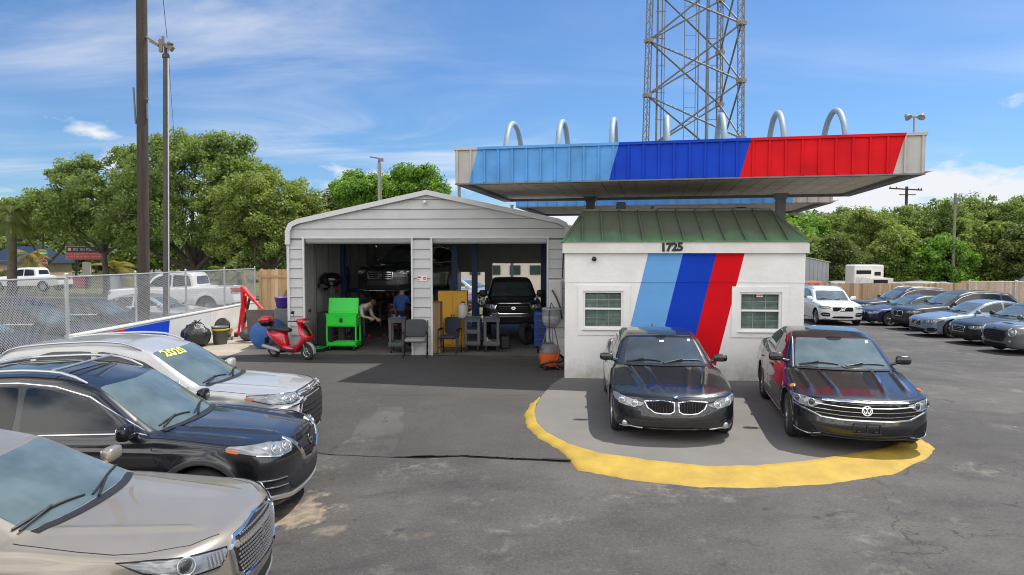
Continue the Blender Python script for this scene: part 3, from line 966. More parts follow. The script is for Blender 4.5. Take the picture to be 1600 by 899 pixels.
# red and white notice in the right window
mb = MB(); mb.box((4.155, .060, 1.865), (.15, .004, .09)); sgn = mb.build('window_notice', mat('notice_red', (.55, .05, .06), rough=.5), B)
mb = MB()
for r_ in range(2):
    for k in range(3): mb.box((4.11 + k * .045, .056, 1.885 - r_ * .04), (.034, .003, .022))
mb.build('lettering', mat('notice_white', (.8, .8, .8)), sgn)
# painted stripes
S_LB = mat('light_blue_paint', (.13, .34, .66), rough=.7, spec=.2, noise=(2.2, .07, 8))
S_DB = mat('royal_blue_paint', (.004, .045, .44), rough=.7, spec=.15, noise=(2.2, .08, 8))
S_RD = mat('signal_red_paint', (.60, .002, .008), rough=.7, spec=.15, noise=(2.2, .08, 8))
sl = .232
for x0, x1, m_, nm in ((1.79, 2.525, S_LB, 'light_blue_stripe'), (2.525, 3.23, S_DB, 'dark_blue_stripe'), (3.23, 3.81, S_RD, 'red_stripe')):
    mb = MB()
    for (za, zb, yy) in ((0.02, 2.14, -.003), (2.14, 2.77, -.017)):
        P = [(x0 - sl * (2.77 - za), za), (x1 - sl * (2.77 - za), za), (x1 - sl * (2.77 - zb), zb), (x0 - sl * (2.77 - zb), zb)]
        mb.add([(x, yy, z) for x, z in P] + [(x, yy + .0025, z) for x, z in P], [(0, 1, 2, 3), (4, 7, 6, 5), (0, 4, 5, 1), (1, 5, 6, 2), (2, 6, 7, 3), (3, 7, 4, 0)])
    mb.build(nm, m_, wall)
# fascia board
mb = MB()
mb.box((BW / 2, -.06, 2.885), (BW + .10, .10, .235)); mb.box((-.03, BD / 2 + .04, 2.885), (.05, BD + .1, .235)); mb.box((BW + .03, BD / 2 + .04, 2.885), (.05, BD + .1, .235)); mb.box((BW / 2, BD + .26, 2.885), (BW + .1, .05, .235))
mb.build('fascia', mat('fascia_paint', (.66, .64, .60), rough=.6, noise=(2.5, .12, 9)), B)
me = text_mesh("1725", .235, .006, .014)
o = link_mesh('house_number', me, B); me.materials.append(mat('black_number', (.012, .012, .012), rough=.5))
o.location = (2.27, -.118, 2.89); o.rotation_euler = (R(90), R(-1.5), 0)
mb = MB(); mb.lathe([(0, -.06), (.035, -.055), (.05, -.03), (.055, 0)], 16, c=(.63, -.085, 2.64), axis='Y'); mb.build('security_camera', M_GBLK, B)
# hipped metal roof with standing seams
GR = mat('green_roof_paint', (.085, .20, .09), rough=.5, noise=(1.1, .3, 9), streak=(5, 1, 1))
def _grey_top():
    """duller, darker grey mixed in up the slope; green stays along the eave"""
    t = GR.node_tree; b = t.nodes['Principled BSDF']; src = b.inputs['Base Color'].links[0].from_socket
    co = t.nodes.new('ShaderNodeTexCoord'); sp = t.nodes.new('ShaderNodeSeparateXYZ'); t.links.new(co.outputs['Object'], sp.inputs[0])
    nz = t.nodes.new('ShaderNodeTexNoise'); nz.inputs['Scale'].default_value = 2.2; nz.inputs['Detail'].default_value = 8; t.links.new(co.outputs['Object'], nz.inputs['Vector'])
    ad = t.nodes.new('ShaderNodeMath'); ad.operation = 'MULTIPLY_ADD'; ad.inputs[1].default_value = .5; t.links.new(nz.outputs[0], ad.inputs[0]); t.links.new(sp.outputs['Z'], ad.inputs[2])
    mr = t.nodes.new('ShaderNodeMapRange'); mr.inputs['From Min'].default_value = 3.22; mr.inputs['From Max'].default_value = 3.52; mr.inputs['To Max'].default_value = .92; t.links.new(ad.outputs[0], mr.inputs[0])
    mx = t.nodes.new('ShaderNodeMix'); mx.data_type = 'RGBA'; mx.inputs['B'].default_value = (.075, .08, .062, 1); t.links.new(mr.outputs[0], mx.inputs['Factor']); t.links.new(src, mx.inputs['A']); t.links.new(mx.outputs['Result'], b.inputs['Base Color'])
_grey_top()
zr0, zr1 = 3.005, 3.745
e = [(-.05, -.12), (BW + .05, -.12), (BW + .05, BD + .3), (-.05, BD + .3)]
t_ = [(.42, 1.15), (BW - .42, 1.15), (BW - .42, BD - .9), (.42, BD - .9)]
V = [(*p, zr0) for p in e] + [(*p, zr1) for p in t_]
mb = MB(); mb.add(V, [(0, 1, 5, 4), (1, 2, 6, 5), (2, 3, 7, 6), (3, 0, 4, 7), (4, 5, 6, 7), (3, 2, 1, 0)])
for i in range(13):
    u = (i + .0) / 12
    x0 = e[0][0] + (e[1][0] - e[0][0]) * u; xt = x0 if t_[0][0] < x0 < t_[1][0] else None
    # seams run straight up the slope; those near the corners stop on the hip
    if x0 < t_[0][0]: f_ = (x0 - e[0][0]) / (t_[0][0] - e[0][0])
    elif x0 > t_[1][0]: f_ = (e[1][0] - x0) / (e[1][0] - t_[1][0])
    else: f_ = 1
    if f_ < .05: continue
    a = Vector((x0, e[0][1], zr0)); b = Vector((x0, e[0][1] + 1.27 * f_, zr0 + (zr1 - zr0) * f_)); d = b - a
    ang = math.atan2(d.z, d.y)
    mb.box((a + b) / 2 + Vector((0, -.02, .02)), (.028, d.length, .045), rot=Matrix.Rotation(ang, 3, 'X'))
for i, j in ((0, 4), (1, 5)): mb.tube([V[i], V[j]], .035, 6)
mb.box((BW / 2, -.13, zr0 + .015), (BW + .14, .03, .03)); mb.box((BW / 2, 1.15, zr1 + .02), (BW - .8, .06, .05))
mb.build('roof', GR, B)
mb = MB(); mb.box((1.35, 2.1, zr1 + .14), (.22, .22, .26), bev=.02); mb.tube([(2.1, 2.0, zr1), (2.1, 2.0, zr1 + .16)], .04, 10); mb.box((3.6, 3.2, zr1 + .09), (2.6, 1.0, .14), bev=.02)
mb.build('roof_vent', M_BLK, B)

# ================================================================ canopies
def canopy_mat(name, stops):
    """paint in slanted bands across the fascia: stops = [(x at z=0, colour)...] measured along the front"""
    m = bpy.data.materials.new(name); m.use_nodes = True; t = m.node_tree; b = t.nodes['Principled BSDF']; b.inputs['Roughness'].default_value = .6; b.inputs['Specular IOR Level'].default_value = .18
    co = t.nodes.new('ShaderNodeTexCoord'); sp = t.nodes.new('ShaderNodeSeparateXYZ'); t.links.new(co.outputs['Object'], sp.inputs[0])
    ml = t.nodes.new('ShaderNodeMath'); ml.operation = 'MULTIPLY_ADD'; ml.inputs[1].default_value = -.27; t.links.new(sp.outputs['Z'], ml.inputs[0]); t.links.new(sp.outputs['X'], ml.inputs[2])
    prev = None
    for x, c in stops:
        if prev is None:
            prev = t.nodes.new('ShaderNodeRGB'); prev.outputs[0].default_value = (*c, 1); prev = prev.outputs[0]; continue
        gt = t.nodes.new('ShaderNodeMath'); gt.operation = 'GREATER_THAN'; gt.inputs[1].default_value = x; t.links.new(ml.outputs[0], gt.inputs[0])
        mx = t.nodes.new('ShaderNodeMix'); mx.data_type = 'RGBA'; t.links.new(gt.outputs[0], mx.inputs['Factor']); t.links.new(prev, mx.inputs['A']); mx.inputs['B'].default_value = (*c, 1)
        prev = mx.outputs['Result']
    nz = t.nodes.new('ShaderNodeTexNoise'); nz.inputs['Scale'].default_value = 1.6; nz.inputs['Detail'].default_value = 9; t.links.new(co.outputs['Object'], nz.inputs['Vector'])
    mr = t.nodes.new('ShaderNodeMapRange'); mr.inputs['From Min'].default_value = .3; mr.inputs['From Max'].default_value = .7; mr.inputs['To Min'].default_value = .80; mr.inputs['To Max'].default_value = 1.12; t.links.new(nz.outputs[0], mr.inputs[0])
    mx = t.nodes.new('ShaderNodeMix'); mx.data_type = 'RGBA'; mx.blend_type = 'MULTIPLY'; mx.inputs['Factor'].default_value = 1; t.links.new(prev, mx.inputs['A']); t.links.new(mr.outputs[0], mx.inputs['B'])
    t.links.new(mx.outputs['Result'], b.inputs['Base Color'])
    return m
GY = (.47, .45, .42); LB = (.11, .33, .68); DB = (.004, .052, .50); RD = (.66, .003, .010)
M_SOF = mat('soffit_deck', (.78, .68, .56), rough=.7, noise=(1.4, .25, 9), streak=(1, 4, 1))
M_STL = mat('grey_steel', (.15, .155, .16), rough=.6, noise=(3, .2))
def canopy(label, O, fm, colm, hoops=True, cz=4.393, L=9.915, D=5.33, h=.82, cols=(), grp=None):
    c = empty('forecourt_canopy', (O[0], O[1], 0), R(-11.8), label, 'canopy')
    mb = MB(); T = .05
    mb.box((L / 2, T / 2, cz + h / 2), (L, T, h)); mb.box((L / 2, D - T / 2, cz + h / 2), (L, T, h))
    mb.box((T / 2, D / 2, cz + h / 2), (T, D - 2 * T, h)); mb.box((L - T / 2, D / 2, cz + h / 2), (T, D - 2 * T, h))
    n = 30
    for k in range(n + 1):
        x = .03 + (L - .06) * k / n
        for y in (-.016, D + .016): mb.box((x, y, cz + h / 2 - .01), (.04, .036, h - .05))
    for k in range(17):
        y = .03 + (D - .06) * k / 16
        for x in (-.012, L + .012): mb.box((x, y, cz + h / 2 - .01), (.026, .045, h - .05))
    mb.box((L / 2, -.02, cz + h - .02), (L + .1, .06, .06)); mb.box((L / 2, D + .02, cz + h - .02), (L + .1, .06, .06)); mb.box((-.02, D / 2, cz + h - .02), (.06, D - .02, .06)); mb.box((L + .02, D / 2, cz + h - .02), (.06, D - .02, .06))
    mb.build('fascia', fm, c)
    mb = MB()   # bottom frame and deck
    w = .16
    for (x0, x1, y0_, y1_) in ((-.03, L + .03, -.03, .10), (-.03, L + .03, D - w, D + .03), (-.03, w * 1.4, .10, D - w), (L - w * 1.4, L + .03, .10, D - w)):
        mb.box(((x0 + x1) / 2, (y0_ + y1_) / 2, cz - .012), (x1 - x0, y1_ - y0_, .03))
    for (x0, x1, y0_, y1_) in ((.06, L - .06, .06, .10), (.06, L - .06, D - w, D - w + .04), (w * 1.4 - .04, w * 1.4, .1, D - w), (L - w * 1.4, L - w * 1.4 + .04, .1, D - w)):
        mb.box(((x0 + x1) / 2, (y0_ + y1_) / 2, cz + .035), (x1 - x0, y1_ - y0_, .07))
    mb.build('edge_frame', M_STL, c)
    mb = MB(); k = 0; x = .12
    while x < L - .15:
        mb.box((x + .19, D / 2, cz + .055), (.380, D - .12, .02)); mb.box((x + .39, D / 2, cz + .075), (.02, D - .12, .02)); x += .40
    mb.box((L / 2, D / 2, cz + .10), (L - .12, D - .12, .03))
    mb.build('soffit', M_SOF, c)
    mb = MB(); mb.box((L / 2, D / 2, cz + .55), (L - .1, D - .1, .05)); mb.build('roof_deck', M_STL, c)
    for (x, y, zb, s_) in cols:
        mb = MB(); mb.box((x, y, (zb + cz + .12) / 2), (s_, s_, cz + .12 - zb)); 
        mb.lathe([(s_ * .70, cz - .14), (s_ * 1.1, cz + .01), (s_ * 1.1, cz + .1)], 4, c=(x, y, 0), smooth=False, a0=PI / 4, a1=PI / 4 + 2 * PI)
        mb.build('column', colm, c)
    if hoops:
        HM = mat('pale_blue_pipe', (.25, .33, .40), rough=.5, noise=(4, .1))
        for k in range(7):
            a = .93 + 1.30 * k; r = 1.12; P = []
            for q in range(25):
                th = PI * (-.08 + 1.16 * q / 24); P.append((a, 2.25 - r * math.cos(th), cz + h - .18 + r * math.sin(th)))
            mb = MB(); mb.tube(P, .068, 14)
            mb.build('pipe_hoop', HM, c)
        mb = MB(); mb.tube([(L - .10, .3, cz + h - .3), (L - .10, .3, cz + h + .40)], .018, 8)
        for sg in (-1, 1):
            M = Matrix.Rotation(sg * .5, 3, 'Y') @ Matrix.Rotation(-.6, 3, 'X')
            mb.lathe([(.02, .08), (.04, .06), (.065, -.01), (.075, -.03), (.06, -.03), (.0, -.02)], 14, M=M, c=(L - .10 + sg * .13, .27, cz + h + .38))
        mb.box((L - .10, .3, cz + h + .38), (.26, .03, .03)); mb.build('floodlight', mat('floodlight_metal', (.25, .245, .23), rough=.4), c)
    return c
canopy('long flat canopy with blue and red fascia and seven pipe hoops on top', (-1.305, 15.82),
       canopy_mat('front_canopy_paint', [(0, GY), (.31 - .27 * 4.41 + .0, LB), (3.55 - .27 * 4.41, DB), (6.34 - .27 * 4.41, RD), (9.35 - .27 * 4.41, GY)]), M_STL,
       cols=((2.70, 4.85, 0.0, .24), (8.02, 4.85, 0.0, .24)))
cc, ss = math.cos(R(11.8)), math.sin(R(11.8))
canopy('second canopy with light blue fascia, seen in the gap under the long one', (-1.305 + 7.12 * ss, 15.82 + 7.12 * cc),
       canopy_mat('rear_canopy_paint', [(0, LB), (8.78 - .27 * 4.41, GY)]), S_DB, hoops=False, cz=4.34,
       cols=((2.35, 2.6, 0.0, .20), (7.55, 2.6, 0.0, .20)))

# ================================================================ lattice tower
G_ = mat('galvanised_tower', (.15, .15, .15), rough=.6, metal=.2, noise=(5, .25))
T = empty('lattice_tower', (9.6, 34.1, -.5), 0, 'tall three-legged galvanised lattice mast rising behind the striped canopy', 'tower')
def legpt(b, z):     # legs lean in towards the centre
    c0 = Vector((9.6, 34.1)); k = 1 - .0075 * (z - 8.6); p = c0 + (Vector(b) - c0) * k; return Vector((p.x - 9.6, p.y - 34.1, z + .5))
LEGS = [(6.72, 34.0), (10.92, 32.3), (11.05, 36.1)]
HT = 26
for b in LEGS:
    mb = MB()
    for k in range(3):
        a = 2 * PI * k / 3 + .4; o_ = Vector((math.cos(a), math.sin(a), 0)) * .17
        mb.tube([legpt(b, -.5) + o_, legpt(b, HT) + o_], .028, 6)
        a2 = 2 * PI * (k + 1) / 3 + .4; o2 = Vector((math.cos(a2), math.sin(a2), 0)) * .17
        z = 3.0; f_ = 0
        while z < HT - .3:
            mb.tube([legpt(b, z) + (o_ if f_ else o2), legpt(b, z + .3) + (o2 if f_ else o_)], .013, 4, cap=False); z += .3; f_ ^= 1
    mb.build('leg', G_, T)
nz = [10.66 + 2.70 * k for k in range(-4, 6)]
for (i, j) in ((0, 1), (0, 2), (1, 2)):
    mb = MB()
    for k in range(len(nz) - 1):
        for (a, c) in ((i, j), (j, i)):
            off = .30 if a == 1 else 0; off2 = .30 if c == 1 else 0
            mb.tube([legpt(LEGS[a], nz[k] + off), legpt(LEGS[c], nz[k + 1] + off2)], .046, 6)
    mb.build('cross_brace', G_, T)
for li, b in enumerate(LEGS):
    for z in nz:
        mb = MB(); p = legpt(b, z + (.3 if li == 1 else 0)); mb.box(p, (.34, .34, .18), rz=.4)
        mb.build('gusset', mat('rusty_gusset', (.25, .20, .16), rough=.7, noise=(6, .3)), T)
mb = MB()
for x in (8.72 - 9.6, 9.30 - 9.6): mb.tube([(x, .4, .3), (x, .4, HT)], .018, 5)
z = .6
while z < HT - .4:
    mb.tube([(8.72 - 9.6, .4, z), (9.30 - 9.6, .4, z)], .014, 4, cap=False); z += .36 * 2
mb.build('ladder', G_, T)
mb = MB()
for x, r in ((9.42 - 9.6, .03), (9.86 - 9.6, .055), (9.96 - 9.6, .02), (10.42 - 9.6, .02), (7.32 - 9.6, .05), (7.55 - 9.6, .03), (7.68 - 9.6, .018)):
    mb.tube([(x, .35, .0 if x > 0 else 5.6), (x * .97, .35, HT)], r, 6)
z = 6
while z < HT:
    for x in (7.3 - 9.6, 9.9 - 9.6): mb.box((x + .2, .35, z), (.5, .03, .03))
    z += 1.35
mb.build('cable_run', G_, T)
# ================================================================ garage
GS = mat('grey_siding', (.46, .465, .465), rough=.45, noise=(1.5, .09, 8))
stain(GS, (.30, .28, .25), .25)
GT = mat('light_grey_trim', (.56, .565, .565), rough=.4, noise=(2, .06))
GI = mat('garage_liner', (.42, .42, .42), rough=.6, noise=(1.2, .15))
G = empty('metal_garage', (-6.08, 18.28, 0), R(-2.5), 'grey metal two-bay garage with a gabled roof and both bays standing open', 'garage')
GW, GD = 7.60, 9.6
prof = [(0, 3.02), (.02, 3.34), (.10, 3.53), (.30, 3.64), (GW / 2, 4.40), (GW - .30, 3.64), (GW - .10, 3.53), (GW - .02, 3.34), (GW, 3.02)]
def roofz(x): return float(np.interp(x, [p[0] for p in prof], [p[1] for p in prof]))
OP = [(.40, 3.41), (3.90, 7.06)]; OT = 3.17
def siding(mb, x0, x1, z0, z1, y=0.0, out=-1, bh=.262, zstart=0.0):
    """horizontal lapped boards clipped under the gable"""
    z = zstart
    while z < z1 - 1e-6:
        a = max(z, z0); b = min(z + bh, z1)
        if b > a + .004:
            def lim(zz):
                l, r = x0, x1
                if zz > 3.02:
                    xs_ = np.linspace(0, GW, 400); ok = [x for x in xs_ if roofz(x) - .02 >= zz]
                    if not ok: return None
                    l = max(x0, ok[0]); r = min(x1, ok[-1])
                return (l, r) if r > l else None
            la, lb = lim(a), lim(b)
            if la:
                if not lb: m_ = (la[0] + la[1]) / 2; lb = (m_, m_)
                ya = y + out * (.034 * (1 - (a - z) / bh) + .006); yb = y + out * .006
                V = [(la[0], ya, a), (la[1], ya, a), (lb[1], yb, b - .012), (lb[0], yb, b - .012), (la[0], y, a), (la[1], y, a), (lb[1], y, b - .012), (lb[0], y, b - .012)]
                mb.add(V, [(0, 1, 2, 3), (4, 5, 1, 0), (7, 6, 5, 4), (3, 2, 6, 7), (0, 3, 7, 4), (1, 5, 6, 2)])
                if lb[1] - lb[0] > .01: mb.add([(lb[0], y, b - .012), (lb[1], y, b - .012), (lb[1], y, b), (lb[0], y, b)], [(0, 1, 2, 3)], 2)
        z += bh
mb = MB()
siding(mb, .0, OP[0][0], 0, OT); siding(mb, OP[0][1], OP[1][0], 0, OT); siding(mb, OP[1][1], GW, 0, OT)
siding(mb, 0, GW, OT, 4.42, zstart=OT)
# backing
for (a, b) in ((0, OP[0][0]), (OP[0][1], OP[1][0]), (OP[1][1], GW)): mb.box(((a + b) / 2, .06, OT / 2), (b - a, .10, OT), mi=1)
V = [(0, .012, OT)] + [(GW, .012, OT)] + [(x, .012, z - .02) for x, z in prof[::-1] if z > OT]
V2 = [(x, .11, z) for x, y, z in V]; n = len(V)
mb.add(V + V2, [tuple(range(n)), tuple(range(2 * n - 1, n - 1, -1))] + [(i, i + n, (i + 1) % n + n, (i + 1) % n) for i in range(n)], 1)
mb.build('front_wall', [GS, GI, mat('lap_gap', (.12, .12, .12), rough=.9)], G)
mb = MB()
for (a, b) in OP:
    mb.box((a + .02, -.03, OT / 2), (.05, .06, OT)); mb.box((b - .02, -.03, OT / 2), (.05, .06, OT)); mb.box(((a + b) / 2, -.03, OT + .02), (b - a + .05, .06, .05))
for x in (.0, GW): mb.box((x, -.025, 1.52), (.07, .07, 3.04))
mb.build('door_trim', GT, G)
for (a, b) in OP:
    mb = MB(); mb.tube([(a + .05, .18, OT + .02), (b - .05, .18, OT + .02)], .17, 14); mb.box(((a + b) / 2, .10, OT - .05), (b - a - .12, .04, .09)); mb.build('roller_shutter', GT, G)
def shell(name, pr, y0, y1, th, m, parent, ribs=0):
    mb = MB(); n = len(pr)
    inn = []
    for i, (x, z) in enumerate(pr):
        a = Vector(pr[max(0, i - 1)]); b = Vector(pr[min(n - 1, i + 1)]); d = (b - a).normalized(); nn = Vector((-d.y, d.x)); inn.append((x - nn.x * th, z - nn.y * th))
    V = []
    for y in (y0, y1):
        V += [(x, y, z) for x, z in pr] + [(x, y, z) for x, z in inn]
    F = []
    for i in range(n - 1):
        F += [(i, i + 1, 2 * n + i + 1, 2 * n + i), (n + i + 1, n + i, 3 * n + i, 3 * n + i + 1), (i + 1, i, n + i, n + i + 1), (2 * n + i, 2 * n + i + 1, 3 * n + i + 1, 3 * n + i)]
    mb.add(V, F)
    return mb.build(name, m, parent)
op = [(x + (-.03 if i == 0 else .03 if i == len(prof) - 1 else 0) + (0), z + .02) for i, (x, z) in enumerate(prof)]
outp = [(-.05, 3.0), (-.04, 3.36), (.05, 3.57), (.27, 3.68), (GW / 2, 4.45), (GW - .27, 3.68), (GW - .05, 3.57), (GW + .04, 3.36), (GW + .05, 3.0)]
shell('roof', outp, -.10, GD + .1, .045, mat('roof_sheet', (.42, .425, .43), rough=.4, metal=.4, noise=(1, .08)), G)
shell('verge_trim', [(x * 1.0, z + .006) for x, z in outp], -.135, -.06, .13, GT, G)
# side walls
for x, sg in ((0.02, -1), (GW - .02, 1)):
    mb = MB(); mb.box((x - sg * .03, GD / 2, 1.52), (.05, GD - .2, 3.04), mi=1)
    for k in range(12):
        mb.box((x + sg * .012, GD / 2, .13 + k * .262), (.02, GD - .2, .235))
    for k in range(8): mb.box((x - sg * .09, .6 + k * 1.2, 1.6), (.07, .07, 3.1), mi=2)
    mb.build('side_wall', [GS, mat('liner_dark', (.48, .48, .46), rough=.7, noise=(1, .2)), mat('framing', (.20, .20, .19), rough=.5)], G)
# back wall with two openings
mb = MB(); by = GD - .1; mb.box((7.32, by, 1.55), (.52, .06, 3.1))
bo = [(3.35, 4.55, 2.0), (4.87, 7.05, 2.36)]
mb.box((bo[0][0] / 2 + .05, by, 1.55), (bo[0][0] - .05, .06, 3.1)); mb.box(((bo[0][1] + bo[1][0]) / 2, by, 1.55), (bo[1][0] - bo[0][1], .06, 3.1))
mb.box(((bo[0][0] + bo[0][1]) / 2, by, (bo[0][2] + 3.1) / 2), (bo[0][1] - bo[0][0], .06, 3.1 - bo[0][2])); mb.box(((bo[1][0] + bo[1][1]) / 2, by, (bo[1][2] + 3.1) / 2), (bo[1][1] - bo[1][0], .06, 3.1 - bo[1][2]))
n = 9
V = [(0.02, by, 3.08), (GW - .02, by, 3.08)] + [(x, by, z - .06) for x, z in prof[::-1][1:-1]]
mb.add(V, [tuple(range(len(V)))])
for k in range(10): mb.box(((bo[0][0] + 7.55) / 2, by - .05, 2.5 + k * .075), (7.5 - bo[0][0], .03, .04))
mb.build('back_wall', mat('liner_dark'), G)
for k in range(7):
    mb = MB(); y = .7 + k * 1.35
    mb.tube([(.12, y, 3.0), (.3, y, 3.5), (GW / 2, y, 4.28), (GW - .3, y, 3.5), (GW - .12, y, 3.0)], .03, 4); mb.tube([(.3, y, 3.35), (GW - .3, y, 3.35)], .03, 4)
    mb.build('roof_truss', mat('framing'), G)
o = sheet('garage_floor', [(-6.0, 18.2), (1.45, 17.88), (1.85, 27.4), (-5.6, 27.75)], .012, mat('oily_concrete', (.12, .115, .105), rough=.7, noise=(.9, .35, 9)), step=2, follow=False)
mb = MB(); mb.box((GW / 2 - .05, -.055, 4.16), (.06, .03, .05)); mb.lathe([(0, -.10), (.03, -.09), (.038, -.05), (.038, .02)], 12, c=(GW / 2 - .05, -.08, 4.12), axis='Y'); mb.build('security_camera', WT, G)
# little red-and-white notice on the centre pier
mb = MB(); mb.box((3.655, -.034, 2.09), (.27, .006, .15)); sg_ = mb.build('warning_sign', mat('sign_white', (.75, .72, .70)), G)
mb = MB(); mb.box((3.58, -.0385, 2.12), (.10, .003, .05)); mb.lathe([(0, -.002), (.045, -.002)], 16, c=(3.73, -.038, 2.09), axis='Y'); mb.box((3.56, -.0385, 2.05), (.06, .003, .03)); mb.box((3.73, -.0415, 2.09), (.05, .002, .014), mi=1); mb.build('sign_marks', [mat('notice_red'), mat('sign_white')], sg_)

# electrical cabinet on the right pier
E_ = empty('electrical_cabinet', (1.17, 17.88, 1.22), R(-2.5), 'pale grey electrical cabinet with conduit fixed to the right pier of the garage', 'cabinet')
mb = MB(); mb.box((-.02, -.09, .42), (.34, .16, .84), bev=.012); mb.build('cabinet_box', GT, E_)
mb = MB(); mb.box((-.02, -.178, .42), (.28, .012, .76), bev=.004); mb.box((-.10, -.19, .60), (.08, .03, .12)); mb.build('cabinet_door', mat('cabinet_door', (.48, .48, .45), rough=.5), E_)
mb = MB(); mb.tube([(-.1, -.2, .58), (0, -.26, .40), (.12, -.24, .1), (.16, -.16, -.2)], .02, 8); mb.tube([(.17, -.06, .9), (.2, -.06, 1.6)], .02, 8); mb.build('conduit', M_BLK, E_)
# ---------------------------------------------------------------- badges (built on a flat disc facing -y, then set on the nose)
def badge(car, kind, x, z, r, m=None, t0=0.0):
    p, n = car.onbody((x, t0, z), (0, 1, 0), 0.008)
    M = (-n).to_track_quat('Y', 'Z').to_matrix()
    mb = MB(); mats = [m or M_CHR, M_GBLK, M_BADB, M_WHT]
    def L(pts, w, mi=0, d=.008):
        for a, b in zip(pts[:-1], pts[1:]):
            a = Vector((a[0], 0, a[1])) * r; b = Vector((b[0], 0, b[1])) * r
            v = b - a; l = v.length; an = math.atan2(v.z, v.x)
            mb.box(M @ ((a + b) / 2 + Vector((0, -d / 2, 0))) + p, (l + w * r * .6, d, w * r), rot=M @ Matrix.Rotation(-an, 3, 'Y'), mi=mi)
    def ring(r0, r1, mi=0, d=.008, ex=1.0, n=28):
        V = []; 
        for k in range(n):
            a = 2 * PI * k / n
            for rr, dd in ((r0, 0), (r0, -d), (r1, -d), (r1, 0)):
                V.append(M @ Vector((rr * r * ex * math.cos(a), dd, rr * r * math.sin(a))) + p)
        F = [(k * 4 + i, k * 4 + i + 1, ((k + 1) % n) * 4 + i + 1, ((k + 1) % n) * 4 + i) for k in range(n) for i in range(3)]
        mb.add(V, F, mi)
    def disc(r0, mi, d, a0=0, a1=2 * PI, n=24):
        V = [M @ Vector((0, -d, 0)) + p] + [M @ Vector((r0 * r * math.cos(a0 + (a1 - a0) * k / n), -d, r0 * r * math.sin(a0 + (a1 - a0) * k / n))) + p for k in range(n + 1)]
        mb.add(V, [(0, k + 1, k + 2) for k in range(n)], mi)
    if kind == 'roundel':
        disc(1, 1, .002); ring(.86, 1); ring(.55, .62, d=.006)
        for q in range(4): disc(.56, 2 if q % 2 else 3, .004, q * PI / 2, (q + 1) * PI / 2, 6)
    elif kind == 'vw':
        disc(1, 1, .002); ring(.86, 1.03)
        L([(-.34, .80), (0, .10), (.34, .80)], .16); L([(-.78, .42), (-.36, -.70), (0, .0), (.36, -.70), (.78, .42)], .16)
    elif kind == 'iron':
        disc(.8, 1, .002); ring(.72, 1)
        L([(-2.6, -1.4), (-.75, -.42)], .34); L([(.75, .42), (2.6, 1.4)], .34); L([(-.62, 0), (.62, 0)], .3)
    elif kind == 'bar_ring':
        ring(.74, 1); mb.box(M @ Vector((0, -.006, 0)) + p, (2.35 * r, .012, .42 * r), rot=M)
    elif kind == 'diamonds':
        for a in (PI / 2, PI * 7 / 6, PI * 11 / 6):
            c = Vector((math.cos(a), 0, math.sin(a))) * .5 * r
            u = Vector((math.cos(a), 0, math.sin(a))) * .5 * r; w = Vector((-math.sin(a), 0, math.cos(a))) * .29 * r
            V = [M @ (q + Vector((0, -dd, 0))) + p for dd in (.002, .012) for q in (c - u, c + w, c + u, c - w)]
            mb.add(V, [(0, 1, 2, 3), (4, 5, 6, 7)] + [(i, (i + 1) % 4, 4 + (i + 1) % 4, 4 + i) for i in range(4)], 0)
    elif kind == 'star':
        L([(0, 1.0), (0, -1.0)], .22); L([(-.42, 0), (.42, 0)], .18); L([(-.42, .8), (.42, .8), (.42, -.8), (-.42, -.8), (-.42, .8)], .14)
    elif kind == 'aitch':
        L([(-.55, .75), (-.4, -.75)], .24); L([(.55, .75), (.4, -.75)], .24); L([(-.5, .0), (.5, .0)], .24)
        L([(-.9, .9), (.9, .9), (.75, -.95), (-.75, -.95), (-.9, .9)], .12)
    elif kind == 'ovals':
        ring(.8, 1, ex=1.5); ring(.45, .58, ex=.75); ring(.42, .52, ex=2.1)
    elif kind == 'wings':
        disc(.7, 1, .002); ring(.6, .75); L([(-2.4, .25), (-.7, .1)], .3); L([(.7, .1), (2.4, .25)], .3); L([(-2.1, -.1), (-.7, -.1)], .2); L([(.7, -.1), (2.1, -.1)], .2)
    return mb.build('badge', mats, car.root)
def mir(pts): return list(pts) + [(-a[0], *a[1:]) for a in pts[::-1] if a[0] > 1e-6]
FD = (0, 1, 0)
def front(car, name, half, m, off=.006, **k):          # symmetric outline (x,z) from the front
    return car.patch(name, [(x, 0, z) for x, z in mir(half)], FD, m, off=off, **k)
def lens(car, x, t, z, r, d, m=None, parent=None):
    p, n = car.onbody((x, t, z), d, .006)
    mb = MB(); dd = -Vector(d).normalized()
    mb.blob(p, (r, r * .35, r), 1, 1, 14, 8, M=dd.to_track_quat('Y', 'Z').to_matrix()); return mb.build('lens', m or M_LENS, parent or car.root)
def head(car, pts, d, m=None, lensx=(), lensm=None, lr=.045, rim=None, rimw=.016):
    obs = car.patch('headlight', pts, d, m or M_LAMP, off=.007, res=.05, mirror=True)
    for sg, o in zip((1, -1), obs):
        for (x, t, z) in lensx:
            lens(car, x * sg, t, z, lr, (d[0] * sg, d[1], d[2]), lensm, o)
            q, n_ = car.onbody((x * sg, t, z), (d[0] * sg, d[1], d[2]), .010); mb = MB(); u_ = n_.orthogonal().normalized(); w_ = n_.cross(u_)
            mb.tube([q + (u_ * math.cos(a) + w_ * math.sin(a)) * lr * 1.22 for a in np.linspace(0, 2 * PI, 20, endpoint=False)], .006, 5, closed=True); mb.build('lamp_ring', M_CHR if lensm is None else M_SILV, o)
        car.strip('lamp_seal', [(p[0] * sg, p[1], p[2]) for p in pts], (d[0] * sg, d[1], d[2]), M_GBLK, w=.012, off=.0075, closed=True, parent=o, th=.001)
    if rim: 
        rs = car.strip('lamp_trim', rim, d, M_CHR, w=rimw, off=.009, mirror=True)
    return obs

